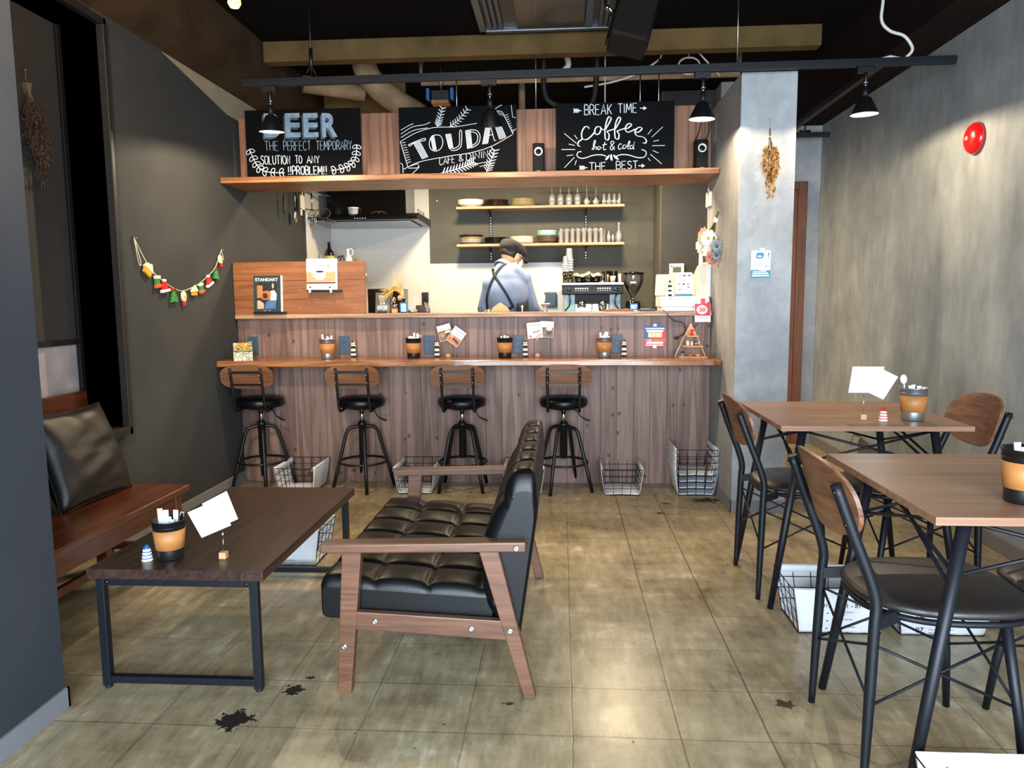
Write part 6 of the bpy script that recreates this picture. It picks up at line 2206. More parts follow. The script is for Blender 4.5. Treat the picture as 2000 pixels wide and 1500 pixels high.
b = MB().tube([(-1.215, 6.38, 1.93), (-1.215, 6.38, 1.965), (-1.215, 6.66, 1.965), (-1.215, 6.66, 1.93)], 0.003, 6).tube([(-1.215, 6.38, 1.948), (-1.215, 6.66, 1.948)], 0.003, 6)
b.build('side_rail', M['chrome'], t)
tag(MB().lathe([(0, 1.9255), (0.038, 1.9255), (0.044, 1.985), (0.048, 1.985), (0.048, 1.994), (0, 1.994)], 20, (-1.785, 6.40 + 0.03, 0)).build('plastic_tub', M['white_plastic'], world=True), 'small white lidded plastic tub standing on the range hood visor', 'tub')
b = MB()
b.tube(smooth_path([(-1.66, 6.44, 1.928), (-1.60, 6.44, 1.955), (-1.54, 6.44, 1.957), (-1.47, 6.44, 1.928)], 6), 0.004, 6)
b.tube([(-1.67, 6.44, 1.928), (-1.46, 6.44, 1.928)], 0.004, 6)
b.tube([(-1.565, 6.44, 1.928), (-1.565, 6.44, 1.956)], 0.004, 6)
tag(b.build('grill_rack', M['umber_ceramic'], world=True), 'arched metal rack lying on top of the range hood visor', 'rack')

# sauces above the display boards
t = thing('sauce_bottle', 'black sauce bottle with yellow-green label behind the coffee book', 'bottle', (-1.98, 6.4, 1.36))
MB().lathe([(0, 1.36), (0.042, 1.36), (0.044, 1.375), (0.044, 1.515), (0.036, 1.545), (0.014, 1.575), (0.012, 1.61), (0, 1.612)], 24, (-2.005, 6.42, 0)).build('body', M['black_gloss'], t)
MB().lathe([(0.0447, 1.405), (0.0447, 1.508)], 24, (-2.005, 6.42, 0)).build('label', mat('olive_label', (176, 168, 84), 0.6), t)
MB().lathe([(0, 1.612), (0.013, 1.612), (0.013, 1.628), (0, 1.630)], 16, (-2.005, 6.42, 0)).build('cap', M['black_plastic'], t)
t = thing('squeeze_bottle', 'white squeeze oil bottle with ring-shaped lid behind the coffee book', 'bottle', (-1.83, 6.40, 1.36))
MB().lathe([(0, 1.36), (0.03, 1.36), (0.032, 1.38), (0.032, 1.475), (0.028, 1.492), (0.022, 1.50), (0, 1.50)], 22, (-1.838, 6.42, 0)).build('body', M['white_plastic'], t)
MB().lathe([(0, 1.50), (0.020, 1.50), (0.011, 1.53), (0.010, 1.566), (0, 1.567)], 18, (-1.842, 6.42, 0)).build('spout', M['white_plastic'], t)
MB().tube(smooth_path([(-1.842, 6.42, 1.562), (-1.812, 6.42, 1.566), (-1.796, 6.42, 1.535), (-1.812, 6.42, 1.508), (-1.83, 6.42, 1.505)], 5), 0.004, 8).build('cap_ring', M['white_plastic'], t)
t = thing('cork_jar', 'small cork-topped jar at the edge of the coffee book', 'jar', (-1.765, 6.42, 1.36))
MB().lathe([(0, 1.36), (0.025, 1.36), (0.025, 1.44), (0, 1.445)], 20, (-1.762, 6.43, 0)).build('body', M['white_ceramic'], t)
MB().lathe([(0, 1.444), (0.022, 1.444), (0.024, 1.478), (0, 1.480)], 20, (-1.762, 6.43, 0)).build('cork', M['cork'], t)
t = thing('can_opener', 'dark curved handles standing between sauce bottle and squeeze bottle', 'utensil', (-1.90, 6.40, 1.4))
MB().tube(smooth_path([(-1.945, 6.40, 1.45), (-1.925, 6.40, 1.49), (-1.905, 6.40, 1.502), (-1.90, 6.40, 1.46)], 5), 0.006, 8).build('handle', M['black_plastic'], t)
MB().tube(smooth_path([(-1.915, 6.41, 1.45), (-1.895, 6.41, 1.50), (-1.88, 6.41, 1.505), (-1.87, 6.41, 1.44)], 5), 0.006, 8).build('handle', M['black_plastic'], t)
tag(MB().box(-2.115, -1.70, 6.34, 6.50, 1.335, 1.359).build('spice_shelf', M['white_panel'], world=True, bevel=0.002), 'narrow white shelf for sauce bottles in the stove corner', 'shelf')

for o_ in list(bpy.data.objects):
    if o_.parent is None and o_.name in ('sauce_bottle', 'squeeze_bottle', 'cork_jar', 'can_opener', 'spice_shelf'):
        o_.location.z += 0.078

# utensils hanging under the overhead shelf on the left wall
def hang(name, label, b, ms):
    return tag(b.build(name, ms, world=True), label, 'utensil', 'kitchen utensils hanging on the left wall')


hy = lambda y: y
b = MB().tube(smooth_path([(-2.08, 5.60, 2.05), (-2.08, 5.60, 1.97), (-2.08, 5.60, 1.90), (-2.08, 5.602, 1.83)], 5), [0.004] * 5 + [0.011] * 8 + [0.004] * 3, 8)
hang('knife_sharpener', 'long dark utensil hanging nearest the counter on the left kitchen wall', b, [M['black_plastic']])
b = MB().tube([(-2.08, 5.83, 2.06), (-2.08, 5.83, 1.93)], 0.005, 8).sphere((-2.08, 5.83, 1.86), (0.012, 0.03, 0.05), 14, 8)
hang('ladle', 'steel ladle hanging second along the left kitchen wall', b, [M['steel']])
b = MB().tube([(-2.07, 5.98, 2.08), (-2.07, 5.98, 2.02)], 0.005, 8).box(-2.075, -2.067, 5.93, 6.02, 1.93, 2.04).box(-2.075, -2.067, 5.93, 5.955, 1.88, 1.935)
hang('plastic_spatula', 'cream plastic spatula hanging on the left kitchen wall', b, [M['cream_plastic']])
b = MB().tube([(-2.05, 6.14, 2.08), (-2.05, 6.14, 1.96)], 0.006, 8)
for k in range(5):
    a = k * PI / 5
    b.tube(smooth_path([(-2.05, 6.14, 1.96), (-2.05 + 0.03 * math.cos(a), 6.14 + 0.03 * math.sin(a), 1.90), (-2.05 + 0.03 * math.cos(a), 6.14 + 0.03 * math.sin(a), 1.85), (-2.05, 6.14, 1.815), (-2.05 - 0.03 * math.cos(a), 6.14 - 0.03 * math.sin(a), 1.85), (-2.05 - 0.03 * math.cos(a), 6.14 - 0.03 * math.sin(a), 1.90), (-2.05, 6.14, 1.96)], 4), 0.0016, 5)
hang('whisk', 'steel whisk hanging before the white panel edge', b, [M['chrome']])
b = MB().tube([(-1.985 + 0.062 * math.cos(2 * PI * k / 28), 6.22, 1.925 + 0.042 * math.sin(2 * PI * k / 28)) for k in range(28)], 0.004, 6, closed=True)
b.tube(smooth_path([(-2.04, 6.22, 1.95), (-2.09, 6.2, 1.955), (-2.12, 6.18, 1.96)], 4), 0.005, 6)
b.tube(smooth_path([(-1.96, 6.22, 1.885), (-1.92, 6.22, 1.865), (-1.885, 6.22, 1.85)], 4), [0.006] * 4 + [0.011] * 5, 8)
hang('strainer', 'round wire strainer with dark handle hanging by the stove corner', b, [M['umber_ceramic']])
b = MB().tube([(-1.99, 6.5, 2.06), (-1.99, 6.5, 1.98)], 0.009, 8).tube([(-1.99, 6.5, 1.98), (-1.985, 6.5, 1.86)], 0.003, 6)
hang('skimmer', 'white-handled skimmer hanging before the white panel', b, [M['white_plastic']])
b = MB().tube([(-2.10, 5.50, 2.10), (-2.10, 6.30, 2.10)], 0.006, 8).tube([(-2.10, 6.30, 2.10), (-1.97, 6.52, 2.10)], 0.006, 8)
for (x, y, z) in ((-2.08, 5.60, 2.05), (-2.08, 5.83, 2.06), (-2.07, 5.98, 2.08), (-2.05, 6.14, 2.08)):
    b.tube([(-2.10, y, 2.10), (x, y, z)], 0.002, 5)
tag(b.build('utensil_rail', M['steel'], world=True), 'steel hanging rail for utensils hidden behind the overhead shelf', 'rail')
# ---------------------------------------------------------------- dish shelves on the back wall
SY0, SY1 = 6.62, 6.86
for nm, z, lb in (('a', 2.010, 'upper pale wooden dish shelf on the grey kitchen wall'), ('b', 1.686, 'lower pale wooden dish shelf above the person')):
    t = thing('dish_shelf', lb, 'shelf', (-0.19, 6.74, z - 0.022), group='dish shelves on the kitchen wall')
    MB().box(-0.922, 0.545, SY0, SY1 + 0.003, z - 0.022, z).build('board', M['kshelf'], t, bevel=0.002)
    for x in (-0.64, 0.22):
        MB().prism([(SY0 + 0.03, z - 0.023), (SY1, z - 0.023), (SY1, z - 0.065)], Fr((x - 0.004, 0, 0), (0, 1, 0), (0, 0, 1)), 0.008).build('bracket', M['navy_metal'], t)
for x, lb in ((-0.64, 'slotted steel wall strip nearest the range hood'), (0.22, 'slotted steel wall strip behind the glasses')):
    t = thing('wall_strip', lb, 'shelf rail', (x, 6.87, 1.55), group='slotted wall strips')
    MB().box(x - 0.009, x + 0.009, 6.866, 6.878, 1.55, 2.10).build('strip', M['navy_metal'], t)
    b = MB()
    for k in range(22):
        b.box(x - 0.003, x + 0.003, 6.8655, 6.867, 1.56 + k * 0.0245, 1.57 + k * 0.0245)
    b.build('slots', M['steel'], t)


def plate_mesh(r, h, name, m):
    b = MB().lathe([(0, 0.0), (r * 0.55, 0.0), (r * 0.62, 0.003), (r * 0.98, h - 0.002), (r, h), (r * 0.985, h + 0.002), (r * 0.62, 0.0065), (0, 0.005)], 36)
    o = b.build(name, m)
    return o


def bowl_mesh(r, h, name, m):
    b = MB().lathe([(0, 0.0), (r * 0.45, 0.0), (r * 0.48, 0.004), (r * 0.8, h * 0.45), (r, h), (r * 0.975, h + 0.001), (r * 0.77, h * 0.5), (r * 0.4, 0.008), (0, 0.007)], 36)
    return b.build(name, m)


PLACE = {1: ['only'], 2: ['lower', 'upper'], 3: ['bottom', 'middle', 'top'], 4: ['bottom', 'second', 'third', 'top'], 5: ['bottom', 'second', 'third', 'fourth', 'top'],
         6: ['bottom', 'second', 'third', 'fourth', 'fifth', 'top'], 7: ['bottom', 'second', 'third', 'fourth', 'fifth', 'sixth', 'top']}


def stack(x, y, z, n, proto, dz, color, noun, where):
    rn = random.Random(int(x * 1000) + n)
    for i in range(n):
        if i == 0:
            o = proto
        else:
            o = proto.copy()
            COL.objects.link(o)
        o.location = (x + rn.uniform(-0.002, 0.002), y + rn.uniform(-0.002, 0.002), z + 0.0004 + dz * i)
        tag(o, '%s %s %s in the pile %s' % (PLACE[n][i], color, noun, where), noun, '%s %ss %s' % (color, noun, where))


Z1, Z2, DY = 2.010, 1.686, 6.74
stack(-0.805, DY, Z1, 3, bowl_mesh(0.121, 0.040, 'bowl', M['white_ceramic']), 0.0125, 'white', 'bowl', 'at the hood end of the upper shelf')
stack(-0.575, DY, Z1, 5, plate_mesh(0.107, 0.014, 'plate', M['brown_ceramic']), 0.0115, 'dark brown', 'plate', 'on the upper shelf')
stack(-0.340, DY, Z1, 6, plate_mesh(0.108, 0.016, 'plate', M['tan_ceramic']), 0.0098, 'khaki', 'plate', 'on the upper shelf')
stack(-0.805, DY, Z2, 2, bowl_mesh(0.105, 0.030, 'bowl', M['grey_ceramic']), 0.014, 'grey', 'bowl', 'at the hood end of the lower shelf')
stack(-0.805, DY, Z2 + 0.036, 2, plate_mesh(0.107, 0.014, 'plate', M['tan_ceramic']), 0.0105, 'pale khaki', 'plate', 'over the grey bowls on the lower shelf')
stack(-0.805, DY, Z2 + 0.059, 2, plate_mesh(0.109, 0.014, 'plate', M['brown_ceramic']), 0.0095, 'dark brown', 'plate', 'crowning the mixed pile on the lower shelf')
stack(-0.578, DY, Z2, 5, plate_mesh(0.113, 0.014, 'plate', M['black_ceramic']), 0.0108, 'black', 'plate', 'on the lower shelf')
stack(-0.352, DY, Z2, 6, plate_mesh(0.105, 0.014, 'plate', M['cream']), 0.0098, 'cream', 'plate', 'on the lower shelf')
stack(-0.128, DY, Z2, 3, bowl_mesh(0.092, 0.034, 'bowl', M['umber_ceramic']), 0.017, 'umber brown', 'bowl', 'under the mint bowls')
stack(-0.128, DY, Z2 + 0.056, 3, bowl_mesh(0.092, 0.030, 'bowl', M['mint_ceramic']), 0.014, 'mint green', 'bowl', 'topping the brown bowls')

b = MB().lathe([(0, 0.0), (0.028, 0.0), (0.030, 0.004), (0.033, 0.04), (0.031, 0.078), (0.024, 0.098), (0.006, 0.106), (0.004, 0.112), (0.004, 0.16), (0.008, 0.166), (0.030, 0.170), (0.030, 0.172), (0, 0.172)], 28)
b.lathe([(0.0265, 0.001), (0.0285, 0.005), (0.0312, 0.04), (0.0292, 0.077), (0.022, 0.096), (0, 0.103)], 28)
wg = b.build('wine_glass', M['glass'])
for i in range(4):
    o = wg if i == 0 else wg.copy()
    if i:
        COL.objects.link(o)
    o.location = (-0.082 + 0.0745 * i, 6.70, Z1 + 0.0004)
    o.rotation_euler = (0, 0, 0)
    tag(o, 'upturned wine glass, %s from the khaki plates on the upper shelf' % ORD[i], 'wine glass', 'stemmed glasses on the upper shelf')
b = MB().lathe([(0, 0.172), (0.028, 0.172), (0.028, 0.170), (0.006, 0.166), (0.004, 0.160), (0.004, 0.09), (0.010, 0.082), (0.031, 0.058), (0.034, 0.03), (0.028, 0.0), (0.0262, 0.0), (0.032, 0.03), (0.029, 0.056), (0.0, 0.082)], 28)
wg2 = b.build('wine_glass', M['glass'])
for i in range(2):
    o = wg2 if i == 0 else wg2.copy()
    if i:
        COL.objects.link(o)
    o.location = (0.222 + 0.079 * i, 6.70, Z1 + 0.0004)
    tag(o, ['tall-stemmed upturned glass beside the four round wine glasses', 'tall-stemmed upturned glass next to the tumblers on the upper shelf'][i], 'wine glass', 'stemmed glasses on the upper shelf')


def tumbler(r, h):
    return MB().lathe([(0, h), (r * 0.86, h), (r * 0.9, h - 0.003), (r, 0.001), (r, 0.0), (r * 0.93, 0.0), (r * 0.83, h - 0.01), (0, h - 0.01)], 24).build('tumbler', M['glass'])


tb = tumbler(0.0225, 0.098)
for i in range(4):
    o = tb if i == 0 else tb.copy()
    if i:
        COL.objects.link(o)
    o.location = (0.372 + 0.0445 * i, 6.70, Z1 + 0.0004)
    tag(o, 'upturned slim tumbler, %s from the stemmed glasses on the upper shelf' % ORD[i], 'tumbler', 'tumblers on the upper shelf')
tb2 = tumbler(0.0235, 0.128)
k = 0
for row, y in (('front', 6.672), ('rear', 6.74)):
    for i in range(8):
        o = tb2 if k == 0 else tb2.copy()
        if k:
            COL.objects.link(o)
        k += 1
        o.location = (-0.004 + 0.0505 * i + (0.024 if row == 'rear' else 0), y, Z2 + 0.0004)
        tag(o, 'tall upturned glass in the %s row, %s from the mint bowls' % (row, ORD[i]), 'glass', 'tall glasses on the lower shelf')
b = MB().lathe([(0, 0.0), (0.022, 0.0), (0.024, 0.05), (0.008, 0.085), (0.007, 0.105), (0.009, 0.108), (0.005, 0.1), (0.02, 0.05), (0, 0.004)], 22)
o = b.build('cruet', M['glass'])
o.location = (0.415, 6.70, Z2 + 0.0004)
tag(o, 'small narrow-necked glass cruet beside the tall glasses on the lower shelf', 'cruet')
b = MB().lathe([(0, 0.0), (0.015, 0.0), (0.016, 0.05), (0.007, 0.07), (0.008, 0.078), (0.005, 0.07), (0.013, 0.05), (0, 0.004)], 20)
o = b.build('cruet', M['glass'])
o.location = (0.452, 6.705, Z2 + 0.0004)
tag(o, 'smallest glass cruet between the larger cruet and the carafe', 'cruet')
b = MB().lathe([(0, 0.0), (0.034, 0.0), (0.036, 0.05), (0.030, 0.085), (0.012, 0.11), (0.011, 0.165), (0.015, 0.178), (0.013, 0.178), (0.009, 0.165), (0.0095, 0.11), (0.028, 0.083), (0.033, 0.05), (0, 0.005)], 26)
o = b.build('carafe', M['glass'])
o.location = (0.503, 6.70, Z2 + 0.0004)
tag(o, 'glass carafe with tall neck at the pillar end of the lower shelf', 'carafe')
for x, z, lb in ((-1.13, 2.095, 'small white hook on the grey kitchen wall near the white wall seam'), ):
    tag(MB().sphere((x, 6.868, z), 0.008, 10, 6).build('wall_hook', M['white_plastic'], world=True), lb, 'hook')

# ---------------------------------------------------------------- espresso machine and neighbours (on the back worktop)
EX0, EX1, EY = 0.005, 0.512, 6.30
t = thing('espresso_machine', 'two-group black and steel espresso machine on the kitchen worktop', 'coffee machine', (0.26, 6.5, 0.88))
MB().box(EX0, EX1, EY, 6.80, 1.235, 1.312).build('control_head', M['navy_metal'], t, bevel=0.006)
MB().box(EX0 - 0.004, EX1 + 0.004, EY - 0.012, 6.81, 1.312, 1.332).build('cup_tray', M['steel'], t, bevel=0.003)
MB().box(EX0 + 0.11, EX1 - 0.11, EY + 0.13, 6.80, 0.96, 1.235).build('splash_panel', M['steel'], t, bevel=0.003)
for x0, x1 in ((EX0 + 0.015, EX0 + 0.11), (EX1 - 0.11, EX1 - 0.015)):
    MB().box(x0, x1, EY + 0.05, 6.80, 0.93, 1.235).build('side_panel', mat('blue_grey_enamel', (120, 156, 168), 0.3), t, bevel=0.004)
MB().box(EX0, EX1, EY, 6.82, 0.885, 0.95).build('drip_tray', M['steel'], t, bevel=0.004)
b = MB()
for x in (EX0 + 0.03, EX1 - 0.03):
    for y in (EY + 0.04, 6.78):
        b.cyl((x, y, 0.880), (x, y, 0.886), 0.018)
b.build('feet', M['black_rubber'], t)
MB().box(EX0 + 0.111, EX1 - 0.111, EY + 0.045, EY + 0.14, 1.155, 1.235).build('group_housing', M['black_rubber'], t)
for x in (EX0 + 0.165, EX1 - 0.165):
    MB().cyl((x, EY + 0.06, 1.125), (x, EY + 0.06, 1.178), 0.036, n=24).build('brew_group', M['chrome'], t)
pf = MB().cyl((EX1 - 0.165, EY + 0.06, 1.085), (EX1 - 0.165, EY + 0.06, 1.125), 0.026, 0.034, 22).build('portafilter', M['chrome'], t)
MB().tube([(EX1 - 0.168, EY + 0.03, 1.10), (EX1 - 0.178, EY - 0.06, 1.072)], [0.010, 0.015], 12).sphere((EX1 - 0.178, EY - 0.062, 1.072), 0.0155, 12, 8).build('handle', M['black_plastic'], pf)
MB().tube([(EX0 + 0.253, EY + 0.06, 1.17), (EX0 + 0.253, EY + 0.06, 1.10)], 0.004, 8).cyl((EX0 + 0.253, EY + 0.06, 1.08), (EX0 + 0.253, EY + 0.06, 1.102), 0.008).build('hot_water_tap', M['chrome'], t)
for x, d in ((EX0 + 0.055, 1), (EX1 - 0.055, -1)):
    MB().lathe([(0, 0.0), (0.020, 0.0), (0.019, 0.018), (0.014, 0.022), (0, 0.022)], 22, (x, EY, 1.272), 0, rot('X', PI / 2)).build('steam_knob', M['black_gloss'], t)
    MB().lathe([(0.0195, 0.016), (0.0200, 0.019), (0.0150, 0.0225)], 22, (x, EY - 0.001, 1.272), 0, rot('X', PI / 2)).build('knob_ring', M['chrome'], t)
    MB().tube(smooth_path([(x + 0.005, EY + 0.03, 1.24), (x + 0.012 * d, EY - 0.01, 1.19), (x + 0.004 * d, EY - 0.02, 1.14), (x - 0.03 * d, EY - 0.02, 1.09), (x - 0.022 * d, EY - 0.02, 1.0)], 6), 0.006, 8).build('steam_wand', M['black_metal'], t)
b = MB()
for x0 in (EX0 + 0.115, EX0 + 0.300):
    for k in range(6):
        b.sphere((x0 + k * 0.0195, EY - 0.001, 1.283), (0.0075, 0.003, 0.006), 10, 6)
        b.sphere((x0 + k * 0.0195, EY - 0.001, 1.266), (0.005, 0.002, 0.003), 8, 5)
b.build('buttons', M['white_plastic'], t)
b = MB().box(EX0 + 0.23, EX0 + 0.275, EY + 0.128, EY + 0.131, 1.035, 1.05)
b.build('badge', M['grey_print'], t)

# paper cup towers
def paper_cup(r, h, m):
    b = MB().lathe([(0, h), (r * 0.72, h), (r * 0.73, h - 0.004), (r * 0.98, 0.006)], 22, (0, 0, 0), 0)
    b.lathe([(r * 0.98, 0.006), (r * 1.04, 0.005), (r * 1.04, 0.0), (r * 0.95, 0.0)], 22, (0, 0, 0), 1)
    b.lathe([(0, h + 0.0003), (r * 0.70, h + 0.0003), (r * 0.72, h - 0.006)], 22, (0, 0, 0), 1)
    return b.build('paper_cup', [m, M['white']])


pc = paper_cup(0.033, 0.100, M['cup_grey'])
for i in range(5):
    o = pc if i == 0 else pc.copy()
    if i:
        COL.objects.link(o)
    o.location = (0.066, 6.40, 1.435 + 0.0215 * i)
    tag(o, 'grey takeaway cup, %s from the bottom of the taller tower' % ORD[i], 'paper cup', 'grey cup tower on the machine')
tag(MB().cyl((0.066, 6.40, 1.3325), (0.066, 6.40, 1.4345), 0.033, n=24).build('cup_canister', M['amber_glass'], world=True), 'dark brown canister below the taller grey cup tower on the machine', 'canister')
pc2 = paper_cup(0.0265, 0.075, M['cup_grey'])
for i in range(4):
    o = pc2 if i == 0 else pc2.copy()
    if i:
        COL.objects.link(o)
    o.location = (0.034, 6.335, 1.428 + 0.0165 * i)
    tag(o, 'small grey takeaway cup, %s from the bottom of the shorter tower' % ORD[i], 'paper cup', 'small grey cup tower on the machine')
tag(MB().cyl((0.034, 6.335, 1.3325), (0.034, 6.335, 1.4275), 0.026, n=24).build('cup_canister', M['amber_glass'], world=True), 'dark canister below the shorter grey cup tower on the machine', 'canister')
# cups and cloth on the tray
rn = random.Random(5)
b = MB().lathe([(0, 0.0), (0.028, 0.0), (0.040, 0.035), (0.042, 0.052), (0.039, 0.052), (0.036, 0.034), (0, 0.006)], 24)
b.tube(smooth_path([(0.040, 0, 0.044), (0.058, 0, 0.042), (0.060, 0, 0.024), (0.038, 0, 0.016)], 5), 0.004, 8)
mug = b.build('coffee_cup', M['black_gloss'])
for i, (x, y) in enumerate(((0.150, 6.42), (0.225, 6.38), (0.29, 6.43), (0.17, 6.55), (0.26, 6.55))):
    o = mug if i == 0 else mug.copy()
    if i:
        COL.objects.link(o)
    o.location = (x, y, 1.3325)
    o.rotation_euler = (0, 0, -0.9 + i * 0.7)
    tag(o, ['black coffee cup next to the cup towers on the machine', 'black coffee cup at the front middle of the machine tray', 'black coffee cup by the tamper on the machine tray', 'black coffee cup in the second row behind the first cup', 'black coffee cup in the second row behind the middle cups'][i], 'coffee cup', 'black coffee cups on the machine')
b = MB()
nx, ny = 26, 8
base = len(b.v)
for i in range(nx + 1):
    for j in range(ny + 1):
        x = 0.10 + 0.24 * i / nx
        y = 6.36 + 0.30 * j / ny
        z = 1.392 + 0.006 * math.sin(i * 0.62) + 0.003 * math.sin(i * 1.3 + j) + (0.018 if 0.25 < j / ny else -0.004) + 0.02 * math.exp(-((i - 15) / 1.6) ** 2)
        b.v.append(Vector((x, y, z)))
for i in range(nx):
    for j in range(ny):
        b.f.append((base + i * (ny + 1) + j, base + (i + 1) * (ny + 1) + j, base + (i + 1) * (ny + 1) + j + 1, base + i * (ny + 1) + j + 1))
        b.m.append(0)
        b.sm.append(True)
tag(b.build('dishcloth', M['cloth_white'], world=True, solid=0.003), 'beige cloth draped over the black cups on the espresso machine', 'cloth')
t = thing('tamper', 'silver tamper with striped handle on the machine tray', 'tamper', (0.345, 6.36, 1.3325))
MB().lathe([(0, 1.3325), (0.024, 1.3325), (0.024, 1.346), (0.006, 1.350), (0.006, 1.36), (0, 1.36)], 20, (0.345, 6.36, 0)).build('base', M['chrome'], t)
MB().lathe([(0.006, 1.36), (0.012, 1.372), (0.013, 1.39), (0.008, 1.402), (0, 1.404)], 18, (0.345, 6.36, 0)).build('handle', M['umber_ceramic'], t)
b = MB().lathe([(0, 0), (0.034, 0), (0.036, 0.008), (0.034, 0.012), (0, 0.012)], 24)
ld = b.build('saucer', M['black_gloss'])
for i in range(8):
    for j, x in enumerate((0.375, 0.445)):
        o = ld if i + j == 0 else ld.copy()
        if i + j:
            COL.objects.link(o)
        o.location = (x, 6.46 + 0.03 * j, 1.3328 + 0.0125 * i)
        tag(o, 'black saucer, %s from the bottom of the %s pile on the machine' % (ORD[i], ['first', 'second'][j]), 'saucer', 'black saucers on the machine')
tag(MB().lathe([(0, 1.3325), (0.020, 1.3325), (0.024, 1.372), (0.026, 1.386), (0.023, 1.386), (0, 1.34)], 22, (0.430, 6.36, 0)).build('milk_cup', M['cream'], world=True), 'cream ceramic cup at the front of the machine tray', 'cup')
tag(MB().lathe([(0, 1.3325), (0.007, 1.3325), (0.006, 1.38), (0.009, 1.395), (0, 1.40)], 16, (0.388, 6.345, 0)).build('pepper_mill', M['block_wood'], world=True), 'small pale wooden figure between tamper and cream cup', 'figurine')
tag(MB().box(0.478, 0.500, 6.36, 6.44, 1.3325, 1.405).build('napkin_pack', M['white_ceramic'], world=True, bevel=0.006), 'white upright pack at the grinder end of the machine tray', 'pack')

# coffee grinder
t = thing('coffee_grinder', 'electric coffee grinder with clear bean hopper and glowing blue display', 'coffee grinder', (0.575, 6.34, 0.88))
gx, gy = 0.600, 6.36
MB().lathe([(0, 0.885), (0.055, 0.885), (0.060, 0.92), (0.062, 1.13), (0.058, 1.165), (0.050, 1.175), (0, 1.176)], 28, (gx, gy, 0), 0, None, 1.0, 1.2).build('body', M['black_gloss'], t)
MB().lathe([(0.052, 1.17), (0.054, 1.174), (0.052, 1.178)], 28, (gx, gy, 0)).build('collar', M['chrome'], t)
MB().cyl((gx - 0.005, gy, 1.175), (gx - 0.005, gy, 1.215), 0.014).build('throat', M['chrome'], t)
MB().lathe([(0.016, 1.205), (0.022, 1.225), (0.062, 1.285), (0.080, 1.33), (0.085, 1.385), (0.082, 1.405), (0.078, 1.405), (0.081, 1.385), (0.076, 1.332), (0.058, 1.29), (0.018, 1.23), (0.012, 1.207)], 30, (gx, gy, 0)).build('hopper', M['smoke_glass'], t)
MB().lathe([(0, 1.222), (0.018, 1.232), (0.054, 1.288), (0.060, 1.296), (0.030, 1.304), (0, 1.308)], 24, (gx, gy, 0)).build('coffee_beans', M['coffee'], t)
MB().lathe([(0, 1.406), (0.098, 1.406), (0.102, 1.409), (0.030, 1.420), (0, 1.421)], 30, (gx, gy, 0)).build('lid', M['black_gloss'], t)
MB().cyl((gx, gy, 1.31), (gx, gy, 1.405), 0.012).build('shaft', M['steel'], t)
fr = Fr((gx - 0.030, gy - 0.0755, 1.06))
MB().prism(FULL(0, 0.062, -0.02, 0.095), fr, 0.002).build('display', M['screen_blue'], t)
b = MB()
for (x0, x1, z0, z1) in ((.006, .018, .062, .084), (.022, .034, .066, .084), (.038, .054, .070, .084), (.008, .050, .056, .061), (.010, .022, .036, .042), (.028, .036, .036, .042), (.042, .052, .036, .042), (.008, .052, .0, .012)):
    b.add([fr.p(p, q, 0.0026) for p, q in FULL(x0, x1, z0, z1)], [(0, 1, 2, 3)])
b.build('display_text', M['screen_white'], t)
MB().prism(FULL(0.004, 0.050, 0, 0.014), Fr((gx - 0.035, gy - 0.083, 1.322)), 0.001).build('label', M['white'], t)
tag(MB().tube(smooth_path([(0.53, 6.30, 0.884), (0.535, 6.30, 0.98), (0.53, 6.30, 1.06), (0.526, 6.30, 1.115)], 5), [0.006] * 14 + [0.009, 0.009], 8).build('brush', M['navy_metal'], world=True), 'dark brush standing between espresso machine and grinder', 'brush')
# ---------------------------------------------------------------- ceiling fittings
t = thing('lighting_track', 'long black ceiling lighting track crossing above the chalkboards', 'lighting track', (0.14, 4.05, 2.36))
b = MB().beam((-1.706, 4.05, 2.3615), (1.98, 4.05, 2.377), 0.034, 0.038)
b.build('rail', M['navy_metal'], t, bevel=0.002)
b = MB().beam((-1.706, 4.032, 2.368), (1.98, 4.032, 2.3835), 0.004, 0.006)
b.build('rail_lip', M['black_metal'], t)
b = MB().tube([(-1.326, 4.05, 2.38), (-1.326, 4.05, ZC)], 0.005, 8).tube([(-1.326, 4.05, 2.42), (-1.326, 4.05, 2.53)], 0.010, 10)
b.tube([(-1.326, 4.05, 2.46), (-1.36, 4.05, 2.385)], 0.003, 6).tube([(-1.326, 4.05, 2.46), (-1.30, 4.05, 2.385)], 0.003, 6)
b.build('hanging_rod', M['black_metal'], t)
b = MB().tube([(0.9, 4.05, 2.38), (0.9, 4.05, ZC)], 0.003, 6)
b.build('hanging_rod', M['steel'], t)
b = MB().tube([(1.60, 4.05, 2.385), (1.66, 4.05, 2.400), (1.72, 4.05, 2.388)], 0.010, 8)
b.build('junction', M['cable_white'], t)
t = thing('lighting_track', 'short black lighting track running toward the corridor from the long track', 'lighting track', (1.62, 5.0, 2.36))
MB().beam((1.62, 4.07, 2.372), (1.62, 6.15, 2.372), 0.034, 0.030).build('rail', M['navy_metal'], t)
t = thing('lighting_track', 'distant black track before the corridor end wall', 'lighting track', (1.7, 5.95, 2.42))
MB().beam((1.25, 5.95, 2.415), (2.02, 5.95, 2.415), 0.034, 0.034).build('rail', M['navy_metal'], t)
MB().tube([(1.84, 5.95, 2.43), (1.84, 5.95, 2.535)], 0.006, 8).tube([(1.80, 5.95, 2.44), (1.88, 5.95, 2.44)], 0.010, 8).build('hanger', M['black_metal'], t)

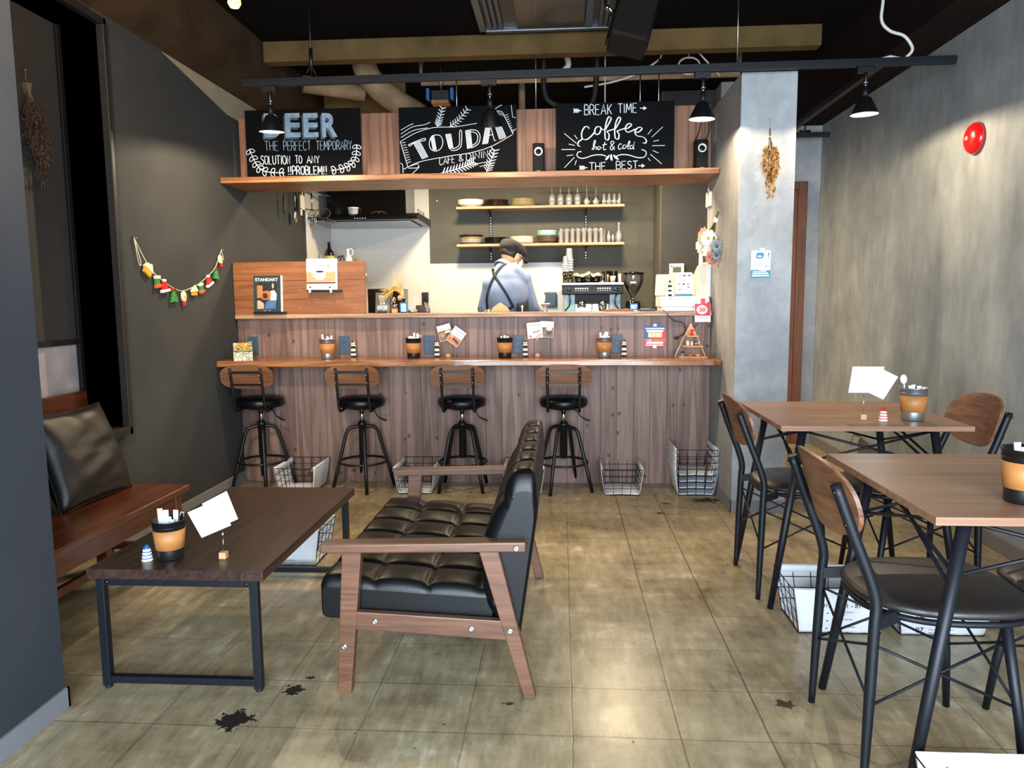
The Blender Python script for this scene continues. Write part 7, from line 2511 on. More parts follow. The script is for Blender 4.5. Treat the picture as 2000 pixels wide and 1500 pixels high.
b = MB().tube(smooth_path([(1.613, 4.05, ZC), (1.613, 4.05, 2.68), (1.610, 4.05, 2.578), (1.653, 4.05, 2.527), (1.722, 4.05, 2.501), (1.761, 4.05, 2.455), (1.765, 4.05, 2.425), (1.739, 4.05, 2.396)], 7), 0.008, 8)
tag(b.build('ceiling_cable', M['cable_white'], world=True), 'wavy white cable dropping from the ceiling onto the track', 'cable')


def make_lamp(label, x, tilt, lit, power, rx=0.0):
    """Cone lamp hanging from the track; tilt about x leans the shade, rx about y."""
    zt = 2.342 + (x + 1.706) * 0.0042
    t = thing('track_spotlight', label, 'lamp', (x, 4.05, zt), group='black cone lamps on the long track', world=False)
    b = MB().box(-0.045, 0.035, -0.016, 0.016, -0.030, 0.0)
    b.tube([(0, 0, -0.03), (0, 0, -0.075)], 0.010, 12)
    b.build('track_adapter', M['black_metal'], t, bevel=0.002)
    b = MB().tube([(0, 0, -0.075), (0, 0, -0.098)], 0.005, 10).tube([(-0.011, 0, -0.075), (0.011, 0, -0.075)], 0.006, 10)
    b.build('swivel', M['chrome'], t)
    R = rot('X', tilt) @ rot('Y', rx)
    piv = Vector((0, 0, -0.098))
    b = MB().lathe([(0, 0), (0.014, 0), (0.0145, -0.055), (0.0, -0.055)], 18, piv, 0, R)
    b.build('socket', M['navy_metal'], t)
    sh = MB().lathe([(0.0, -0.050), (0.022, -0.050), (0.030, -0.056), (0.0665, -0.131), (0.068, -0.136), (0.0655, -0.136), (0.028, -0.060), (0.0, -0.056)], 36, piv, 0, R)
    sh.build('shade', M['black_metal'], t)
    lin_ = MB().lathe([(0.0272, -0.062), (0.0640, -0.1345)], 36, piv, 0, R)
    lin_.build('shade_lining', M['cream_plastic'], t)
    MB().lathe([(0, -0.058), (0.010, -0.062), (0.013, -0.075), (0.024, -0.098), (0.026, -0.108), (0.018, -0.118), (0, -0.120)], 22, piv, 0, R).build('bulb', M['spot_bulb'], t)
    c = t.location + piv + R @ Vector((0, 0, -0.1235))
    light('spot_lamp_light', 'POINT', c, power, WARM, 0.008)
    return t


LP = 24.0
make_lamp('black cone lamp before the BEER chalkboard', -1.558, 0.10, True, LP * 1.25, 0.02)
make_lamp('black cone lamp before the TOUDAI chalkboard', -0.375, 0.36, True, LP * 0.55, 0.0)
make_lamp('black cone lamp beside the grey pillar', 0.731, 0.04, True, LP * 0.55, 0.02)
make_lamp('black cone lamp lighting the streaked wall near the red bell', 1.545, 0.03, True, LP * 0.95, -0.02)
# a further lamp on the wall track beyond the photo's right edge
light('wall_lamp_light', 'SPOT', (1.72, 2.45, 2.42), 22, WARM, 0.03, aim=(2.05, 2.50, 2.0), spot=math.radians(80), blend=0.7)


light('partition_lamp_light', 'SPOT', (-1.05, 1.15, 2.35), 130, WARM, 0.03, aim=(-1.478, 1.75, 2.1), spot=math.radians(80), blend=0.8)


def pendant(label, loc, power):
    t = thing('pendant_bulb', label, 'lamp', loc, group='warm bare bulbs under the ceiling', world=False)
    MB().tube([(0, 0, 0.055), (0, 0, ZC - loc[2])], 0.003, 6).build('cord', M['black_rubber'], t)
    MB().lathe([(0, 0.03), (0.016, 0.03), (0.018, 0.055), (0.012, 0.085), (0, 0.09)], 18).build('socket', M['black_plastic'], t)
    MB().lathe([(0, -0.030), (0.018, -0.026), (0.027, -0.010), (0.024, 0.012), (0.013, 0.030), (0, 0.032)], 20).build('bulb', M['bulb'], t)
    light('pendant_light', 'POINT', (loc[0], loc[1], loc[2] - 0.045), power, (1.0, 0.56, 0.2), 0.01)
    return t


pendant('warm bare bulb glowing at the top edge left of the air conditioner', (-1.366, 3.2, 2.452), 2.0)
pendant('warm bare bulb just above the photo edge beside the air conditioner', (-0.520, 3.2, 2.520), 1.2)
pendant('warm bare bulb above the window recess', (-1.985, 3.05, 2.512), 0.5)

t = thing('air_conditioner', 'square dark ceiling air conditioner cassette above the chalkboards', 'air conditioner', (-0.064, 4.42, ZC - 0.03))
A0, A1, B0, B1, Q0 = -0.506, 0.384, 3.98, 4.875, ZC - 0.032
b = MB().box(A0, A1, B0, B0 + 0.045, Q0, ZC).box(A0, A1, B1 - 0.045, B1, Q0, ZC).box(A0, A0 + 0.045, B0, B1, Q0, ZC).box(A1 - 0.045, A1, B0, B1, Q0, ZC)
b.build('outer_frame', mat('grey_metal_frame', (92, 96, 102), 0.35, metal=0.7), t, bevel=0.006)
MB().box(A0 + 0.045, A1 - 0.045, B0 + 0.045, B1 - 0.045, ZC - 0.006, ZC - 0.001).build('back_tray', M['black_plastic'], t)
MB().box(-0.27, 0.14, 4.15, 4.80, Q0 + 0.004, ZC - 0.004).build('intake_panel', mat('dark_satin_panel', (30, 30, 33), 0.2, spec=0.8), t, bevel=0.004)
for x in (-0.445, -0.412, -0.378, 0.226, 0.258):
    MB().box(x, x + 0.022, 4.05, 4.82, Q0 + 0.003, ZC - 0.006).build('louvre', mat('louvre_grey', (66, 66, 72), 0.4) if x < -0.44 else bpy.data.materials['louvre_grey'], t, bevel=0.005)
MB().box(0.146, 0.186, 4.05, 4.82, Q0 + 0.002, ZC - 0.006).build('air_vane', M['slate'], t)
MB().box(0.285, 0.335, 4.70, 4.82, Q0 - 0.002, ZC - 0.006).build('sensor_box', M['black_plastic'], t, bevel=0.003)

t = thing('ceiling_speaker', 'dark slanted speaker box hanging from the ceiling beside the air conditioner', 'speaker', (0.35, 3.85, 2.6))
R = rot('Y', 0.26) @ rot('X', -0.35)
MB().obox((0.352, 3.85, 2.545), (0.185, 0.16, 0.30), R).build('cabinet', mat('dark_brown_black_box', (24, 20, 18), 0.7, spec=0.15), t, bevel=0.014, seg=3)
MB().obox((0.352, 3.95, 2.56), (0.21, 0.05, 0.27), R).build('rear_shell', M['black_plastic'], t, bevel=0.01)
MB().tube([(0.26, 3.93, 2.62), (0.22, 3.95, 2.66), (0.22, 3.95, ZC)], 0.008, 8).sphere((0.23, 3.94, 2.645), 0.014, 10, 8).build('bracket', M['chrome'], t)

# ducts, pipes and rods above the kitchen
def pipe(name, label, pts, r, m, cat='pipe', n=16, group=None):
    return tag(MB().tube(pts, r, n).build(name, m, world=True), label, cat, group)


pipe('duct', 'thick lagged duct bending down behind the beige beam near the left', smooth_path([(-1.42, 5.45, 2.94), (-1.38, 5.52, 2.80), (-1.25, 5.62, 2.68), (-1.06, 5.75, 2.58)], 7), 0.088, M['duct'], 'duct')
pipe('duct', 'horizontal lagged duct at the far left above the kitchen', [(-1.84, 5.42, 2.74), (-1.45, 5.62, 2.72)], 0.06, M['duct'], 'duct')
pipe('pipe', 'long brown pipe running across above the kitchen', [(-1.0, 5.50, ZC), (-1.0, 5.50, 2.745), (1.24, 5.50, 2.745), (1.24, 5.50, ZC)], 0.020, M['duct'], 'pipe')
pipe('pipe', 'lower lagged pipe behind the TOUDAI chalkboard top', [(-1.15, 5.9, 2.56), (-0.35, 5.9, 2.575), (-0.30, 5.9, 2.60), (-0.30, 5.9, ZC)], 0.026, M['duct'], 'pipe')
pipe('pipe', 'white drain stub poking down behind the beam', smooth_path([(0.03, 5.35, ZC), (0.05, 5.35, 2.80), (0.02, 5.35, 2.76)], 5), 0.020, M['cable_white'], 'pipe')
pipe('cable', 'grey cable slanting down behind the hanging speaker', smooth_path([(0.70, 5.4, ZC), (0.66, 5.4, 2.82), (0.52, 5.4, 2.74), (0.36, 5.4, 2.69), (0.16, 5.4, 2.66)], 6), 0.007, M['cable_white'], 'cable', 8)
b = MB()
for k in range(3):
    b.tube([(0.86 + 0.07 * math.cos(2 * PI * i / 24 + k), 5.3 + 0.01 * k, 2.76 + (0.045 + 0.006 * k) * math.sin(2 * PI * i / 24 + k)) for i in range(18)], 0.005, 6)
b.tube([(0.86, 5.31, 2.80), (0.86, 5.31, ZC)], 0.003, 6)
tag(b.build('cable_coil', M['cable_white'], world=True), 'loosely coiled pale cable under the beam beside the pillar', 'cable')
pipe('cable', 'straight pale cable falling past the coil onto the track', [(0.88, 5.22, ZC), (0.90, 5.22, 2.82), (1.05, 5.22, 2.66)], 0.005, M['cable_white'], 'cable', 8)
for i, (x, y, m) in enumerate(((-0.163, 4.985, 'steel'), (0.295, 5.25, 'cable_white'), (0.535, 5.3, 'steel'), (0.66, 5.3, 'steel'), (-0.72, 5.3, 'steel'))):
    pipe('ceiling_rod', ['thin steel rod rising from the board behind the shelf speaker', 'thin pale rod above the left part of the coffee chalkboard', 'thin steel rod above the right part of the coffee chalkboard', 'thin steel rod nearest the pillar lamp', 'thin steel rod above the blue-clamped box'][i], [(x, y, 2.36 if i else 2.41), (x, y, ZC)], 0.0045, M[m], 'rod', 8, 'thin ceiling rods above the kitchen')
t = thing('junction_box', 'small box with two blue clamps behind the long track', 'junction box', (-0.84, 5.4, 2.55))
MB().box(-0.905, -0.785, 5.36, 5.46, 2.585, 2.655).build('box', M['black_plastic'], t)
MB().box(-0.905, -0.785, 5.34, 5.46, 2.563, 2.585).build('tray', M['cork'], t)
MB().tube([(-0.845, 5.41, 2.65), (-0.845, 5.41, ZC)], 0.005, 6).build('hanging_rod', M['steel'], t)
for x in (-0.935, -0.765):
    MB().box(x - 0.012, x + 0.012, 5.37, 5.43, 2.60, 2.675).build('clamp', M['buoy_blue'], t, bevel=0.004)
pipe('pipe', 'dark flexible hose looping between ceiling rods', smooth_path([(-0.12, 5.35, ZC), (-0.1, 5.35, 2.58), (0.1, 5.35, 2.52), (0.22, 5.35, 2.56), (0.25, 5.35, ZC)], 8), 0.018, M['black_rubber'], 'hose')
tag(MB().box(-1.84, -1.20, 5.90, 5.93, 2.30, ZC).build('plaster_panel', M['bare'], world=True), 'bare plaster panel behind the BEER chalkboard top', 'panel')

# ---------------------------------------------------------------- right wall and pillar decorations
t = thing('fire_bell', 'round glossy red fire bell on the streaked right wall', 'fire bell', (XR, 3.94, 1.97))
MB().lathe([(0.0, 0.048), (0.018, 0.048), (0.040, 0.044), (0.062, 0.034), (0.074, 0.020), (0.078, 0.006), (0.074, 0.0), (0.0, 0.0)], 44, (XR - 0.002, 3.94, 1.970), 0, rot('Y', -PI / 2)).build('gong', M['red'], t)
MB().lathe([(0, 0.0535), (0.009, 0.0535), (0.011, 0.050), (0.011, 0.046), (0, 0.046)], 22, (XR - 0.002, 3.94, 1.970), 0, rot('Y', -PI / 2)).build('badge', M['block_wood'], t)
MB().lathe([(0, 0.0545), (0.004, 0.0545), (0.0045, 0.052), (0, 0.052)], 14, (XR - 0.002, 3.94, 1.970), 0, rot('Y', -PI / 2)).build('screw', M['umber_ceramic'], t)


def dried_bundle(name, label, fr, length, mats_, seed, width, spread, n, twine=True, drift=0.0):
    """Bunch hung upside down: stalks from (0, 0) downward on plane fr."""
    rn = random.Random(seed)
    t = thing(name, label, 'dried flowers', fr.p(0, 0, 0.02))
    b = MB()
    for k in range(14):
        x = rn.uniform(-0.006, 0.006)
        b.tube([fr.p(x * 0.4, 0.0 - rn.uniform(0, 0.015), 0.012 + rn.uniform(-0.003, 0.006)), fr.p(x, -0.05, 0.014), fr.p(x * 3 + rn.uniform(-width, width) * 0.3 + drift * 0.3, -0.3 * length, 0.018)], 0.0013, 5)
    b.build('stalks', mats_[1], t)
    b = MB()
    for k in range(n):
        f = rn.uniform(0.12, 1.0)
        w = width * math.sin(PI * min(1.0, f * 0.86 + 0.08)) ** 0.8
        x = rn.uniform(-w, w) + drift * f
        z = -0.06 - f * (length - 0.06) * (0.72 if rn.random() < 0.85 else 1.0)
        y = 0.012 + abs(rn.gauss(0.014, 0.010))
        a = rn.uniform(-0.7, 0.7)
        L = rn.uniform(0.012, 0.026) * spread
        p0, p1, p2 = fr.p(x, z, y), fr.p(x + math.sin(a) * L * 0.5, z - L * 0.5, y + rn.uniform(0.002, 0.009)), fr.p(x + math.sin(a) * L, z - L, y + rn.uniform(-0.003, 0.006))
        b.tube([p0, p1, p2], [0.0008, 0.0034 * rn.uniform(0.6, 1.2), 0.0005], 5, m=0 if rn.random() < 0.75 else 1)
    q = b.build('dried_heads', [mats_[0], mats_[1]], t)
    q['kind'] = 'stuff'
    b = MB()
    for k in range(60):
        x = rn.uniform(-width * 0.4, width * 0.5) + drift
        z = -length * rn.uniform(0.55, 0.75)
        b.tube([fr.p(x * 0.7, z, 0.018), fr.p(x + rn.uniform(-0.008, 0.008), z - length * rn.uniform(0.1, 0.28), 0.018 + rn.uniform(-0.006, 0.01))], [0.0008, 0.0004], 4)
    q = b.build('wispy_ends', mats_[2], t)
    q['kind'] = 'stuff'
    if twine:
        b = MB()
        for k in range(8):
            a = k * PI / 4 + 0.2
            b.tube(smooth_path([fr.p(0, -0.045, 0.018), fr.p(0.02 * math.cos(a), -0.045 + 0.008 * math.sin(a), 0.024), fr.p(0.042 * math.cos(a), -0.052 + 0.020 * math.sin(a), 0.012)], 4), 0.0006, 4)
        b.tube([fr.p(0.007 * math.cos(2 * PI * i / 12), -0.045, 0.013 + 0.007 * math.sin(2 * PI * i / 12)) for i in range(12)], 0.002, 5, closed=True)
        b.build('twine_bow', M['twine'], t)
    b = MB().tube([fr.p(0.0, 0.045, 0.0), fr.p(0.0, 0.045, 0.012)], 0.0014, 6).sphere(fr.p(0, 0.045, 0.014), 0.005, 10, 8)
    b.build('push_pin', M['chrome'], t)
    MB().tube(smooth_path([fr.p(0, 0.045, 0.008), fr.p(0.006, 0.03, 0.008), fr.p(0.003, 0.012, 0.010), fr.p(0, -0.004, 0.012)], 4), 0.0006, 4).build('string', M['twine'], t)
    return t


dried_bundle('dried_flowers', 'golden dried flower bunch hung upside down on the grey pillar', Fr((1.098, 4.149, 2.083)), 0.35, [M['dried_gold'], M['dried_brown'], M['straw']], 3, 0.042, 1.0, 420, True, 0.012)
dried_bundle('dried_flowers', 'dark dried flower bunch hung on the roller shade of the window recess', Fr((-2.314, 3.195, 2.155), (0, 1, 0), (0, 0, 1)), 0.44, [M['dried_brown'], M['dried_brown'], M['dried_brown']], 9, 0.075, 1.5, 420, False, 0.035)
MB_ = MB()
fr = Fr((-2.314, 3.200, 2.125), (0, 1, 0), (0, 0, 1))
MB_.prism([(-0.02, 0.02), (0.02, 0.025), (0.008, -0.02), (0.03, -0.05), (0.0, -0.03), (-0.012, -0.01)], fr, 0.02)
tag(MB_.build('ribbon_bow', M['duct'], world=True), 'faded ribbon bow tied on the dark dried flower bunch', 'ribbon')

t = thing('bouquet', 'upside-down artificial bouquet of white and peach flowers on the pillar side', 'bouquet', (0.93, 4.68, 1.56))
fr = Fr((0.947, 4.86, 1.0), (0, -1, 0), (0, 0, 1))
rn = random.Random(12)
b = MB()
for k in range(7):
    y = 4.60 + rn.uniform(-0.014, 0.014)
    b.tube([(0.93 + rn.uniform(-0.008, 0.004), y, 1.705 + rn.uniform(-0.02, 0.015)), (0.922, 4.615 + rn.uniform(-0.008, 0.008), 1.655), (0.90 + rn.uniform(-0.02, 0.02), 4.65 + rn.uniform(-0.05, 0.05), 1.575)], 0.004, 6)
b.build('stems', M['leaf_green'], t)
MB().tube([(0.925, 4.613, 1.675), (0.921, 4.616, 1.645)], 0.014, 12).build('ribbon', M['white'], t)


def flower(c, nrm, r, petal, centre, n=10, par=None):
    q = Vector(nrm).normalized().to_track_quat('Z', 'Y').to_matrix()
    b = MB()
    for lay, (k, rr, up) in enumerate(((n, 1.0, 0.0), (n, 0.7, 0.25))):
        for i in range(k):
            a = 2 * PI * i / k + lay * 0.3
            p = q @ Vector((math.cos(a) * r * 0.55 * rr, math.sin(a) * r * 0.55 * rr, up * r * 0.6))
            b.sphere(Vector(c) + p, (r * 0.48 * rr, r * 0.24 * rr + r * 0.05, r * 0.07), 10, 6, 0, q @ rot('Z', a) @ rot('Y', -0.25 - 0.3 * lay))
    b.sphere(Vector(c) + q @ Vector((0, 0, r * 0.16)), r * 0.2, 10, 6, 1)
    return b.build('flower', [M[petal], M[centre]], par)


flower((0.885, 4.625, 1.555), (-0.55, -0.85, 0.05), 0.052, 'white_petal', 'straw', 11, t)
flower((0.868, 4.70, 1.575), (-0.9, -0.4, 0.1), 0.055, 'peach_petal', 'peach_petal', 9, t)
flower((0.862, 4.75, 1.52), (-0.9, -0.4, 0.0), 0.050, 'white_petal', 'white_petal', 9, t)
flower((0.895, 4.66, 1.475), (-0.7, -0.7, -0.2), 0.048, 'white_petal', 'peach_petal', 9, t)
flower((0.905, 4.63, 1.435), (-0.6, -0.7, -0.4), 0.042, 'pink_petal', 'pink_petal', 9, t)
flower((0.92, 4.555, 1.50), (-0.4, -0.9, -0.1), 0.040, 'cup_grey', 'slate', 9, t)
flower((0.925, 4.575, 1.45), (-0.4, -0.9, -0.3), 0.038, 'cup_grey', 'slate', 9, t)
b = MB()
for k in range(12):
    c = Vector((0.915 + rn.uniform(-0.015, 0.01), 4.63 + rn.uniform(-0.07, 0.10), 1.51 + rn.uniform(-0.10, 0.09)))
    b.sphere(c, (0.006, 0.020, 0.009), 8, 5, 0, rot('X', rn.uniform(0, 3)))
b.build('leaves', M['leaf_green'], t)
MB().prism([(-0.02, 0.0), (0.03, -0.01), (0.022, 0.09), (-0.016, 0.10)], Fr((0.868, 4.78, 1.40), (0.35, -1, 0), (0, 0, 1)), 0.003).build('ribbon_tail', M['white'], t)

t = thing('folding_stool', 'grey folding stool with bent steel tube leaning by the far right wall', 'stool', (1.98, 4.9, 0))
MB().tube(smooth_path([(1.965, 5.16, 0.0), (1.975, 5.16, 0.20), (1.98, 5.12, 0.262), (1.99, 5.0, 0.262), (2.02, 4.72, 0.20), (2.03, 4.50, 0.16), (2.03, 4.45, 0.0)], 6), 0.007, 10).build('frame', M['chrome'], t)
MB().prism(rounded([(4.56, 0.07), (5.13, 0.07), (5.13, 0.245), (4.98, 0.25), (4.6, 0.165)], 0.03), Fr((2.01, 0, 0), (0, 1, 0), (0, 0, 1)), 0.012).build('seat', mat('grey_seat_board', (86, 86, 86), 0.5), t, bevel=0.004)

# ---------------------------------------------------------------- garland on the left wall
CP = [(3.627, 1.518), (3.72, 1.410), (3.799, 1.348), (3.87, 1.315), (3.971, 1.279), (4.074, 1.263), (4.205, 1.288), (4.281, 1.31), (4.381, 1.352), (4.479, 1.401), (4.541, 1.466), (4.582, 1.519)]
XW = XL + 0.001
t = thing('garland', 'string garland of little painted Christmas ornaments on the charcoal wall', 'garland', (XL, 4.1, 1.3))
b = MB().tube([(XW + 0.012, y, z) for y, z in smooth_path(CP, 5)], 0.0022, 6)
b.tube([(XW + 0.012, y, z) for y, z in smooth_path([(3.627, 1.518), (3.640, 1.46), (3.655, 1.40), (3.665, 1.385), (3.675, 1.40), (3.655, 1.45), (3.627, 1.516)], 5)], 0.002, 6)
b.tube([(XW + 0.012, y, z) for y, z in smooth_path([(4.582, 1.519), (4.60, 1.49), (4.61, 1.46)], 5)], 0.002, 6)
b.build('cord', M['twine'], t)
b = MB()
for y, z in ((3.622, 1.522), (4.580, 1.524)):
    b.tube([(XW, y, z), (XW + 0.014, y, z)], 0.002, 6).sphere((XW + 0.016, y, z), 0.006, 10, 6)
    b.tube([(XW, y + 0.02, z), (XW + 0.014, y + 0.02, z)], 0.002, 6).sphere((XW + 0.016, y + 0.02, z), 0.005, 10, 6)
b.build('push_pins', M['chrome'], t)
ORN = {
    'house': [('house_yellow', [(-.028, -.045), (.028, -.045), (.028, 0), (-.028, 0)], .014), ('icing', [(-.038, -.012), (.038, -.012), (.018, .026), (-.018, .026)], .018), ('icing', [(.012, .02), (.026, .02), (.026, .042), (.012, .042)], .012)],
    'stocking': [('green', [(-.018, -.03), (.018, -.03), (.018, .022), (-.018, .022)], .014), ('icing', [(-.022, .016), (.022, .016), (.022, .04), (-.022, .04)], .017), ('orange_paint', [(-.024, -.056), (.018, -.050), (.040, -.050), (.042, -.034), (.018, -.022), (-.018, -.022), (-.026, -.036)], .015), ('red_paint', [(.022, -.052), (.042, -.052), (.042, -.032), (.022, -.030)], .016)],
    'hat': [('red_paint', [(-.030, -.026), (.034, -.026), (.020, .020), (.002, .040), (-.018, .022)], .014), ('white_ceramic', [(-.038, -.046), (.044, -.042), (.044, -.022), (-.036, -.024)], .018), ('white_ceramic', disc(.004, .044, .011, .011, 12), .016)],
    'tree': [('green', [(-.040, -.050), (.040, -.050), (.024, -.026), (.032, -.026), (.016, -.002), (.024, -.002), (0, .036), (-.024, -.002), (-.016, -.002), (-.032, -.026), (-.024, -.026)], .014), ('red_paint', [(-.014, .034), (0, .048), (.014, .034), (.009, .052), (-.009, .052)], .016)],
    'mitten': [('icing', disc(0, 0.0, .022, .042, 18), .014), ('house_yellow', disc(.002, -.008, .007, .018, 12), .016), ('red_paint', [(-.012, -.072), (.012, -.072), (.012, -.040), (-.012, -.040)], .013)],
}
OA = [('house', 3.735, 1.375, -0.5, 1.15), ('stocking', 3.815, 1.312, 0.05, 1.0), ('hat', 3.882, 1.285, 0.1, 1.0), ('tree', 3.975, 1.238, 0.05, 1.05), ('mitten', 4.082, 1.232, 0.06, 1.0), ('house', 4.205, 1.268, 0.05, 0.95), ('stocking', 4.290, 1.285, 0.2, 0.9), ('hat', 4.392, 1.325, 0.35, 0.95), ('tree', 4.492, 1.372, -0.1, 0.95), ('mitten', 4.560, 1.462, 0.3, 0.9)]
NMS = {'house': 'house_ornament', 'stocking': 'stocking_ornament', 'hat': 'hat_ornament', 'tree': 'tree_ornament', 'mitten': 'bulb_ornament'}
for (k, y, z, a, s_) in OA:
    fr = Fr((XW + 0.006, y, z), (0, math.cos(a), math.sin(a)), (0, -math.sin(a), math.cos(a)))
    ms, b = [], MB()
    for i, (m, poly, th) in enumerate(ORN[k]):
        if m not in ms:
            ms.append(m)
        b.prism([(p * s_ * 0.98, q * s_ * 0.70) for p, q in poly], fr, th, ms.index(m))
    b.build(NMS[k], [M[m] for m in ms], t, bevel=0.002)
# ---------------------------------------------------------------- the person behind the counter
def remesh(o, vox, smooth=4):
    q = o.modifiers.new('remesh', 'REMESH')
    q.mode = 'VOXEL'
    q.voxel_size = vox
    q.use_smooth_shade = True
    w = o.modifiers.new('smooth', 'SMOOTH')
    w.factor = 0.5
    w.iterations = smooth
    return o


PER = thing('person', 'person in light blue shirt, dark flat cap and crossed apron straps, bent over the counter', 'person', (-0.42, 5.74, 0))
V = Vector
pel, waist, chest = V((-0.435, 5.74, 0.90)), V((-0.43, 5.71, 1.06)), V((-0.42, 5.68, 1.24))
shL, shR = V((-0.522, 5.660, 1.312)), V((-0.302, 5.735, 1.352))
nb, hd = V((-0.438, 5.730, 1.440)), V((-0.378, 5.795, 1.525))
elL, elR = V((-0.585, 5.700, 1.130)), V((-0.232, 5.790, 1.140))
wrL, wrR = V((-0.385, 5.900, 1.135)), V((-0.175, 5.960, 1.060))
RZ = rot('Z', 0.28)


def torso(b, g, arms=True, legs=True):
    b.sphere(pel, (0.158 + g, 0.112 + g, 0.13), 28, 18, 0, RZ)
    b.sphere(waist, (0.146 + g, 0.104 + g, 0.16), 28, 18, 0, RZ)
    b.sphere(chest, (0.150 + g, 0.118 + g, 0.175), 28, 18, 0, RZ)
    b.sphere(V((-0.425, 5.690, 1.330)), (0.125 + g, 0.100 + g, 0.12), 28, 18, 0, RZ)
    b.tube([shL, V((-0.445, 5.690, 1.385)), V((-0.375, 5.710, 1.392)), shR], [0.062 + g, 0.074 + g, 0.074 + g, 0.060 + g], 18)
    b.sphere(shL, 0.064 + g, 18, 12)
    b.sphere(shR, 0.062 + g, 18, 12)
    for (s_, e, w) in ((shL, elL, wrL), (shR, elR, wrR)):
        b.tube([s_, s_.lerp(e, 0.4), e], [0.058 + g, 0.052 + g, 0.045 + g], 18)
        b.sphere(e, 0.045 + g, 16, 10)
        b.tube([e, e.lerp(w, 0.35), e.lerp(w, 0.82 if g > 0 else 1.0)], [0.044 + g, 0.042 + g, 0.034 + g if g else 0.027], 18)


b = MB()
torso(b, 0.0)
b.tube([V((-0.428, 5.70, 1.40)), nb, hd + V((-0.012, -0.015, -0.05))], [0.062, 0.053, 0.050], 18)
# head: facing right, away and down
Fw = V((0.70, 0.58, -0.42)).normalized()
Rt = Fw.cross(V((0, 0, 1))).normalized()
Up = Rt.cross(Fw).normalized()
HM = Matrix((Rt, Fw, Up)).transposed()
H = lambda x, y, z: hd + HM @ V((x, y, z))
b.sphere(H(0, -0.012, 0.018), (0.073, 0.090, 0.088), 24, 16, 0, HM)
b.sphere(H(0, 0.030, -0.045), (0.056, 0.058, 0.066), 22, 14, 0, HM)
b.sphere(H(0, 0.052, -0.088), (0.030, 0.028, 0.026), 16, 10, 0, HM)
b.tube([H(0, 0.083, 0.018), H(0, 0.105, -0.022), H(0, 0.088, -0.030)], [0.008, 0.014, 0.010], 10)
b.sphere(H(0, 0.082, -0.062), (0.024, 0.010, 0.010), 12, 8, 0, HM)
for sx in (-1, 1):
    b.sphere(H(sx * 0.074, -0.006, -0.012), (0.009, 0.019, 0.032), 14, 10, 0, HM)
# legs down to the floor
for sx, x in ((-1, -0.52), (1, -0.36)):
    b.tube([V((x, 5.735, 0.88)), V((x - 0.005, 5.76, 0.50)), V((x - 0.008, 5.73, 0.09))], [0.088, 0.058, 0.042], 18)
    b.tube([V((x - 0.008, 5.70, 0.05)), V((x + 0.01, 5.80, 0.045)), V((x + 0.02, 5.90, 0.035))], [0.046, 0.046, 0.034], 14)


def fingers(b, w, d, up, side, curl):
    """Palm and five fingers from wrist w along d."""
    d = d.normalized()
    s_ = d.cross(up).normalized()
    up = s_.cross(d).normalized()
    pc = w + d * 0.048
    Rm = Matrix((s_, d, up)).transposed()
    b.sphere(pc, (0.038, 0.052, 0.017), 16, 10, 0, Rm)
    for k, (o, L) in enumerate(((-0.028, 0.058), (-0.010, 0.072), (0.009, 0.068), (0.027, 0.054))):
        p0 = pc + d * 0.040 + s_ * o
        p1 = p0 + d * L * 0.5 - up * L * 0.16 * curl
        p2 = p1 + d * L * 0.28 - up * L * 0.42 * curl
        p3 = p2 + d * L * 0.02 - up * L * 0.34 * curl
        b.tube([p0, p1, p2, p3], [0.0096, 0.0088, 0.0080, 0.0066], 10)
    t0 = pc - d * 0.018 + s_ * side * 0.030
    b.tube([t0, t0 + s_ * side * 0.026 + d * 0.022 - up * 0.010, t0 + s_ * side * 0.026 + d * 0.050 - up * 0.022], [0.0125, 0.0105, 0.0075], 10)


fingers(b, wrL, V((0.62, -0.05, 0.10)), V((0, -0.35, 1)), -1, 1.0)
fingers(b, wrR, V((-0.15, 0.75, -0.25)), V((0, 0.3, 1)), -1, 0.8)
body = remesh(b.build('body', M['skin'], PER, smooth=True), 0.0065, 3)
b = MB()
for sx in (-1, 1):
    b.sphere(H(sx * 0.030, 0.075, 0.016), (0.011, 0.006, 0.006), 10, 8, 0, HM)
b.build('eyes', M['ink'], PER)
b = MB()
torso(b, 0.013)
b.tube([V((-0.430, 5.700, 1.385)), V((-0.437, 5.722, 1.430)), nb.lerp(hd, 0.18)], [0.084, 0.070, 0.061], 20)
shirt = remesh(b.build('shirt', M['shirt'], PER, smooth=True), 0.009, 5)
# folded collar
b = MB()
ax = (hd - nb).normalized()
qa = ax.to_track_quat('Z', 'Y').to_matrix()
b.lathe([(0.060, 0.000), (0.064, 0.014), (0.066, 0.018), (0.070, 0.012), (0.080, -0.022), (0.077, -0.024)], 28, nb + ax * 0.010, 0, qa)
b.build('collar', M['shirt'], PER)
b = MB()
for sx, x in ((-1, -0.52), (1, -0.36)):
    b.tube([V((x, 5.735, 0.94)), V((x - 0.005, 5.76, 0.50)), V((x - 0.008, 5.74, 0.09))], [0.10, 0.075, 0.062], 18)
b.sphere(pel + V((0, 0, -0.03)), (0.178, 0.132, 0.13), 24, 14, 0, RZ)
remesh(b.build('trousers', M['apron'], PER, smooth=True), 0.012, 3)
b = MB()
for x in (-0.52, -0.36):
    b.tube([V((x - 0.008, 5.69, 0.05)), V((x + 0.01, 5.80, 0.050)), V((x + 0.02, 5.915, 0.04))], [0.052, 0.052, 0.040], 14)
    b.box(x - 0.05, x + 0.05, 5.66, 5.94, 0.0, 0.02)
remesh(b.build('shoes', M['black_leather'], PER, smooth=True), 0.010, 2)
# straps and apron laid on the shirt surface
dg = bpy.context.evaluated_depsgraph_get()
se = shirt.evaluated_get(dg)
imw = Matrix.Translation(PER.location).inverted()


